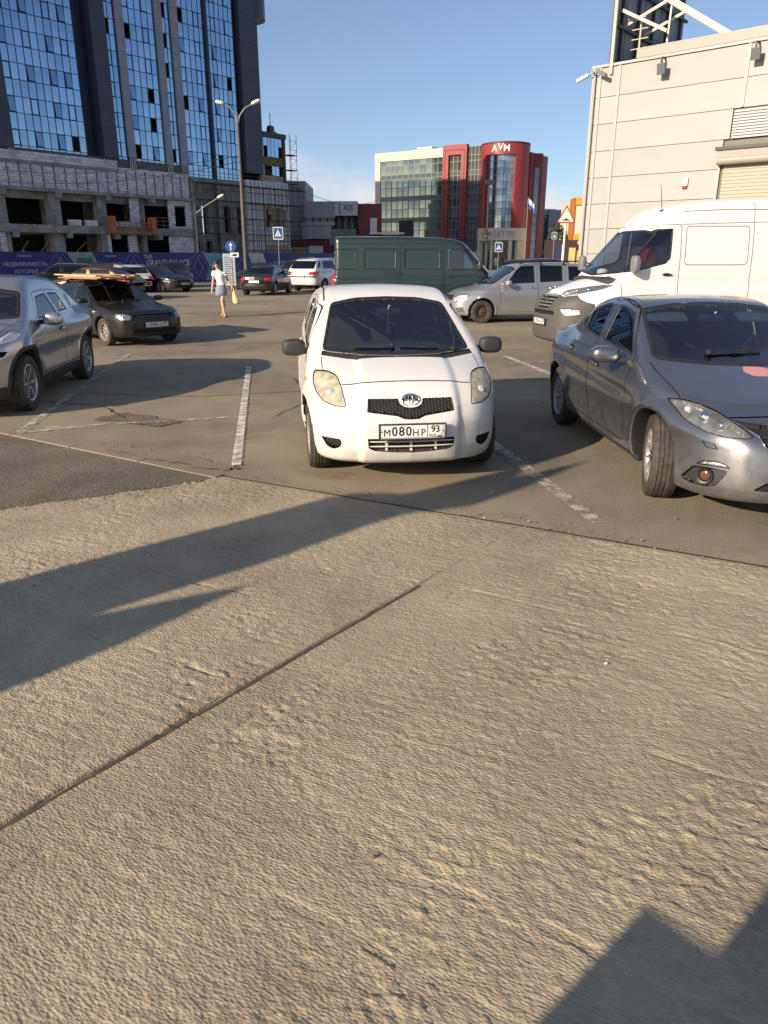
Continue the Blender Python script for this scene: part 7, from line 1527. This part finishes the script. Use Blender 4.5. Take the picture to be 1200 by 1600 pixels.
# ---------------------------------------------------------------- woman crossing the car park
WP = (-5.05, 24.1, 0); WO = empty('person', WP, label='woman in a white top, denim skirt and coral sandals walking across the car park', cat='person')
SKIN = mat('skin', (.56, .33, .23), .55, var=.06, vscale=12); TOP = mat('white_top', (.74, .72, .72), .8, var=.05, vscale=20); DENIM = mat('denim', (.20, .24, .33), .85, var=.2, vscale=30); HAIR = mat('dark_hair', (.030, .018, .014), .5); SAND = mat('coral_sandal', (.60, .17, .12), .5)
def skin_body(name, nodes, edges, m_, parent, lvl=2):
    """one continuous surface grown round a skeleton: node -> (x, y, z, radius)"""
    keys = list(nodes); me_ = bpy.data.meshes.new(name); me_.from_pydata([nodes[k][:3] for k in keys], [(keys.index(a), keys.index(b)) for a, b in edges], []); o = bpy.data.objects.new(name, me_); COL.objects.link(o)
    md = o.modifiers.new('skin', 'SKIN'); md.use_smooth_shade = True
    for i, k in enumerate(keys): r = nodes[k][3]; sv = me_.skin_vertices[0].data[i]; sv.radius = (r, r) if not isinstance(r, tuple) else r; sv.use_root = (i == 0)
    sb = o.modifiers.new('sub', 'SUBSURF'); sb.levels = lvl; sb.render_levels = lvl; o.parent = parent; me_.materials.append(m_)
    dg = bpy.context.evaluated_depsgraph_get(); new = bpy.data.meshes.new_from_object(o.evaluated_get(dg)); o.modifiers.clear(); o.data = new; bpy.data.meshes.remove(me_); return o
N_ = dict(pelvis=(-.035, 0, .88, .105), belly=(-.03, 0, 1.02, .095), chest=(-.055, 0, 1.20, .105), upper=(-.075, 0, 1.33, .075), neck=(-.10, 0, 1.42, .046), jaw=(-.115, -.02, 1.49, .055), head=(-.135, -.01, 1.56, .078), crown=(-.15, .0, 1.64, .055),
  sR=(-.22, 0, 1.345, .05), eR=(-.285, .03, 1.06, .036), wR=(-.315, -.04, .82, .024), hR=(-.32, -.06, .76, .030), sL=(.085, 0, 1.32, .05), eL=(.185, .06, 1.09, .036), wL=(.30, -.02, .90, .024), hL=(.325, -.04, .855, .030),
  pR=(-.12, 0, .84, .085), kR=(.00, .06, .47, .052), cR=(-.02, .16, .33, .050), aR=(-.095, .27, .115, .030), tR=(-.10, .17, .035, .030), pL=(.045, 0, .84, .085), kL=(.0, -.16, .49, .052), cL=(.02, -.17, .34, .052), aL=(.06, -.22, .09, .030), tL=(.115, -.35, .03, .030))
E_ = [('pelvis', 'belly'), ('belly', 'chest'), ('chest', 'upper'), ('upper', 'neck'), ('neck', 'jaw'), ('jaw', 'head'), ('head', 'crown'), ('upper', 'sR'), ('sR', 'eR'), ('eR', 'wR'), ('wR', 'hR'), ('upper', 'sL'), ('sL', 'eL'), ('eL', 'wL'), ('wL', 'hL'), ('pelvis', 'pR'), ('pR', 'kR'), ('kR', 'cR'), ('cR', 'aR'), ('aR', 'tR'), ('pelvis', 'pL'), ('pL', 'kL'), ('kL', 'cL'), ('cL', 'aL'), ('aL', 'tL')]
for h, s in (('hR', -1), ('hL', 1)):                                     # five fingers on each hand
    x, y, z, _ = N_[h]
    for i in range(4): N_[h + 'f%d' % i] = (x + s * .006 - .004 * i, y - .024 + i * .016, z - .045, .0095); N_[h + 'g%d' % i] = (x - s * .010, y - .026 + i * .016, z - .082 - .008 * (i in (1, 2)), .0085); E_ += [(h, h + 'f%d' % i), (h + 'f%d' % i, h + 'g%d' % i)]
    N_[h + 't'] = (x - s * .018, y - .042, z - .02, .010); N_[h + 'u'] = (x - s * .022, y - .050, z - .048, .009); E_ += [(h, h + 't'), (h + 't', h + 'u')]
BD = skin_body('body', N_, E_, SKIN, WO)
def loft(q, rings, n=20, mi=0):
    vs = [(cx + rx * math.cos(2 * math.pi * i / n), cy + ry * math.sin(2 * math.pi * i / n), z + (tl * math.cos(2 * math.pi * i / n))) for cx, cy, z, rx, ry, tl in rings for i in range(n)]
    return q.add(vs, [(k * n + i, k * n + (i + 1) % n, (k + 1) * n + (i + 1) % n, (k + 1) * n + i) for k in range(len(rings) - 1) for i in range(n)], mi)
q = loft(MB(), [(-.02, 0, .965, .150, .125, 0), (-.025, 0, 1.0, .140, .118, 0), (-.03, 0, 1.07, .128, .112, 0), (-.05, -.015, 1.17, .148, .132, 0), (-.06, -.02, 1.24, .158, .142, 0), (-.07, -.01, 1.31, .165, .115, -.01), (-.08, 0, 1.365, .13, .085, -.01), (-.095, 0, 1.40, .075, .065, 0)])
for a, b in (('sR', 'eR'), ('sL', 'eL')):
    A_, B_ = Vector(N_[a][:3]), Vector(N_[b][:3]); q.tube(A_ + (A_ - B_) * .10 + Vector((0, 0, .01)), A_ + (B_ - A_) * .15, .058, .078, n=14).tube(A_ + (B_ - A_) * .15, A_ + (B_ - A_) * .42, .078, .070, n=14)
q.obj('blouse', TOP, WO, smooth=True)
loft(MB(), [(-.035, 0, .985, .125, .108, 0), (-.035, 0, .93, .148, .125, 0), (-.04, 0, .84, .172, .148, 0), (-.04, -.01, .74, .178, .160, 0), (-.04, -.01, .655, .182, .170, .01), (-.04, -.01, .652, .172, .160, .01)]).obj('skirt', DENIM, WO, smooth=True)
q = MB().sup((-.142, .022, 1.592), (.088, .098, .098), .95, 18, 12); q.sup((-.225, .045, 1.47), (.055, .06, .12), .9, 14, 10); q.sup((-.215, .05, 1.37), (.045, .05, .09), .9, 12, 8); q.obj('hair', HAIR, WO, smooth=True)
q = MB(); q.sup((-.128, -.092, 1.535), (.011, .016, .018), 1, 10, 6); q.obj('nose', SKIN, WO, smooth=True)
for dx in (-.032, .030): MB().sup((-.132 + dx, -.078, 1.565), (.014, .008, .006), 1, 10, 6).obj('eye', mat('eye_dark', (.03, .022, .02), .4), WO); MB().sup((-.133 + dx, -.076, 1.585), (.018, .007, .004), 1, 10, 6).obj('eyebrow', HAIR, WO)
MB().sup((-.122, -.082, 1.497), (.022, .008, .007), 1, 10, 6).obj('mouth', mat('lips', (.42, .12, .11), .5), WO)
for dx in (-.088, .072): MB().sup((-.132 + dx, .0, 1.55), (.012, .02, .03), 1, 10, 6).obj('ear', SKIN, WO)
for a, (x, y, z), rx in (('tR', (-.098, .215, .0), 28), ('tL', (.092, -.285, .0), -8)):
    M = Matrix.Translation((x, y, z + .012)) @ Matrix.Rotation(R(-18 if a == 'tL' else 0), 4, 'Z'); q = MB().sup((0, 0, 0), (.042, .13, .012), .8, 16, 6, M=M); q.sup((0, .085, .03), (.032, .035, .03), .7, 10, 6, M=M); q.sup((0, -.05, .03), (.044, .012, .03), .8, 12, 8, M=M); q.sup((0, .09, .075), (.036, .036, .010), .8, 12, 6, M=M); q.obj('sandal', SAND, WO, smooth=True)
e = empty('shopping_bag', (WP[0] + .345, WP[1] - .05, 0), label='pale yellow cloth bag hanging from the hand of the walking woman', cat='bag'); q = loft(MB(), [(.01, 0, .80, .020, .012, 0), (.02, 0, .72, .050, .022, 0), (.045, 0, .58, .085, .045, 0), (.065, 0, .46, .098, .055, 0), (.075, 0, .40, .085, .045, 0), (.075, 0, .395, .01, .01, 0)], 16); q.obj('bag_body', mat('bag_cloth', (.62, .56, .30), .85, var=.15, vscale=14), e, smooth=True); MB().path([(.0, 0, .79), (-.01, .0, .85), (.02, .0, .86), (.02, 0, .79)], .008).obj('bag_handle', mat('bag_cloth', (.62, .56, .30)), e)

# ---------------------------------------------------------------- unseen casters added left of and behind the camera to shade the apron
AX_ = (math.sin(R(48)), math.cos(R(48))); AN = lambda a, n: (a * AX_[0] + n * AX_[1], a * AX_[1] - n * AX_[0])
def upright(name, m_, poly, a, th, parent):
    """outline (n, height) standing square to the sun's direction, th thick"""
    q = MB(); n = len(poly); v = []
    for aa in (a, a - th): v += [(*AN(aa, p[0]), p[1]) for p in poly]
    q.add(v, [tuple(range(n)), tuple(range(2 * n - 1, n - 1, -1))] + [(i, i + n, (i + 1) % n + n, (i + 1) % n) for i in range(n)]); return q.obj(name, m_, parent)
CASTER = mat('caster_board', (.16, .13, .10), .9, var=.3, vscale=6)
e = empty('shadow_boards', label='unseen upright shapes of uneven height added left of the camera to cast the long shadow band', cat='shadow caster')
for i, pl in enumerate(([(-4.36, 0), (-3.95, 0), (-3.95, 3.72), (-3.99, 3.5), (-4.05, 3.2), (-4.36, 3.08)], [(-4.0, 0), (-3.72, 0), (-3.72, 3.62), (-3.90, 3.76), (-3.93, 4.04), (-3.98, 3.74)], [(-3.76, 0), (-3.6, 0), (-3.60, 2.6), (-3.68, 2.95), (-3.68, 3.1), (-3.50, 3.32), (-3.52, 3.58), (-3.66, 4.03), (-3.76, 3.64)], [(-3.62, 0), (-3.1, 0), (-3.12, 1.85), (-3.2, 2.17), (-3.38, 2.52), (-3.46, 2.40), (-3.56, 2.24), (-3.64, 2.12)])):
    upright('board', CASTER, pl, -4.02 - i * .05, .04, e)  # made-up pieces, outlined after the shadow band they throw on the slab
for nm, pl, lab in (('low_cabinet', [(-.72, 0), (-.46, 0), (-.46, 1.29), (-.72, 1.29)], 'narrow grey box added unseen behind the camera to cast shade, the lower of two'), ('tall_cabinet', [(-.51, 0), (.9, 0), (.9, 2.1), (-.51, 2.1)], 'wide grey box added unseen behind the camera to cast shade, the taller of two')):
    e = empty(nm, label=lab, cat='cabinet'); upright('case', PGREY, pl, -1.50 if nm[0] == 'l' else -1.53, .5, e)  # invented boxes out of view, sized for the stepped shadow at lower right
for i, (x, y, r_, lab) in enumerate(((1.02, 2.98, .5, 'small white paper scrap on the concrete at right'), (.86, 5.62, 1.2, 'white paper scrap on the asphalt in front of the white hatchback'), (.72, 5.02, 2.0, 'crumpled pale scrap lying at the slab edge'))):
    q = MB(); a = [(-.02, -.008, .004), (.0, -.012, .010), (.022, -.006, .003), (.02, .008, .006), (.002, .010, .013), (-.018, .008, .003)]; q.add(a + [(p[0], p[1], p[2] - .002) for p in a], [(0, 1, 4, 5), (1, 2, 3, 4), (11, 10, 7, 6), (10, 9, 8, 7)] + [(k, k + 6, (k + 1) % 6 + 6, (k + 1) % 6) for k in range(6)]); o = q.obj('paper_scrap', SWHITE); o.location = (x, y, .016 if y < 4.5 else .003); o.scale = (.6, .6, .6); o.rotation_euler = (0, 0, r_); tag(o, lab, 'litter')
# ---------------------------------------------------------------- cars farther off
build_far('saloon', (4.35, 1.80, 1.45), (.012, .014, .022), (-18.7, 36.2), 92, 'saloon_car', 'very dark saloon at the left edge, only its front wing and bonnet in view', plate_txt=None)
build_far('crossover', (4.4, 1.80, 1.46), (.010, .011, .013), (-19.0, 39.6), -68, 'crossover_car', 'black crossover behind the silver roof at far left, below the white lettering', roofrails=True)
build_far('crossover', (4.6, 1.85, 1.50), (.014, .015, .02), (-19.2, 44.6), -92, 'minivan', 'dark tall car behind the black crossover, in front of the green picture')
build_far('hatch', (4.4, 1.83, 1.41), (.15, .095, .03), (-15.2, 35.4), -103, 'hatchback_car', 'gold brown hatchback seen from behind above the planks', metal=.7)
build_far('hatch', (4.41, 1.76, 1.41), (.70, .70, .69), (-15.2, 43.9), 214, 'estate_car', 'white hatchback showing its red rear light, below the gold lettering', roofrails=True)
build_far('saloon', (4.85, 1.86, 1.38), (.009, .009, .011), (-10.6, 41.2), 52, 'saloon_car', 'glossy black saloon with bright headlight left of the walking woman', plate_txt='B417OM')
build_far('crossover', (4.6, 1.88, 1.54), (.012, .014, .018), (-12.4, 47.3), 25, 'crossover_car', 'dark crossover parked behind the walking woman')
build_far('hatch', (4.1, 1.72, 1.50), (.015, .035, .035), (-9.5, 45.6), -62, 'hatchback_car', 'dark teal hatchback mostly hidden behind the black rear facing saloon')
build_far('saloon', (4.26, 1.70, 1.44), (.010, .010, .012), (-5.6, 41.6), 171, 'saloon_car', 'black saloon seen from behind with lit red rear lamps, right of the woman')
build_far('crossover', (4.6, 1.86, 1.68), (.012, .030, .030), (-7.7, 47.2), -97, 'crossover_car', 'dark green crossover between the black saloon and the white one')
build_far('crossover', (4.95, 1.98, 1.74), (.72, .71, .69), (-2.2, 46.3), 152, 'crossover_car', 'large white crossover seen from behind, left of the green van', roofrails=True)
build_far('crossover', (4.5, 1.84, 1.74), (.014, .016, .02), (9.1, 34.2), 112, 'crossover_car', 'dark car with a red rear light beyond the silver estate')
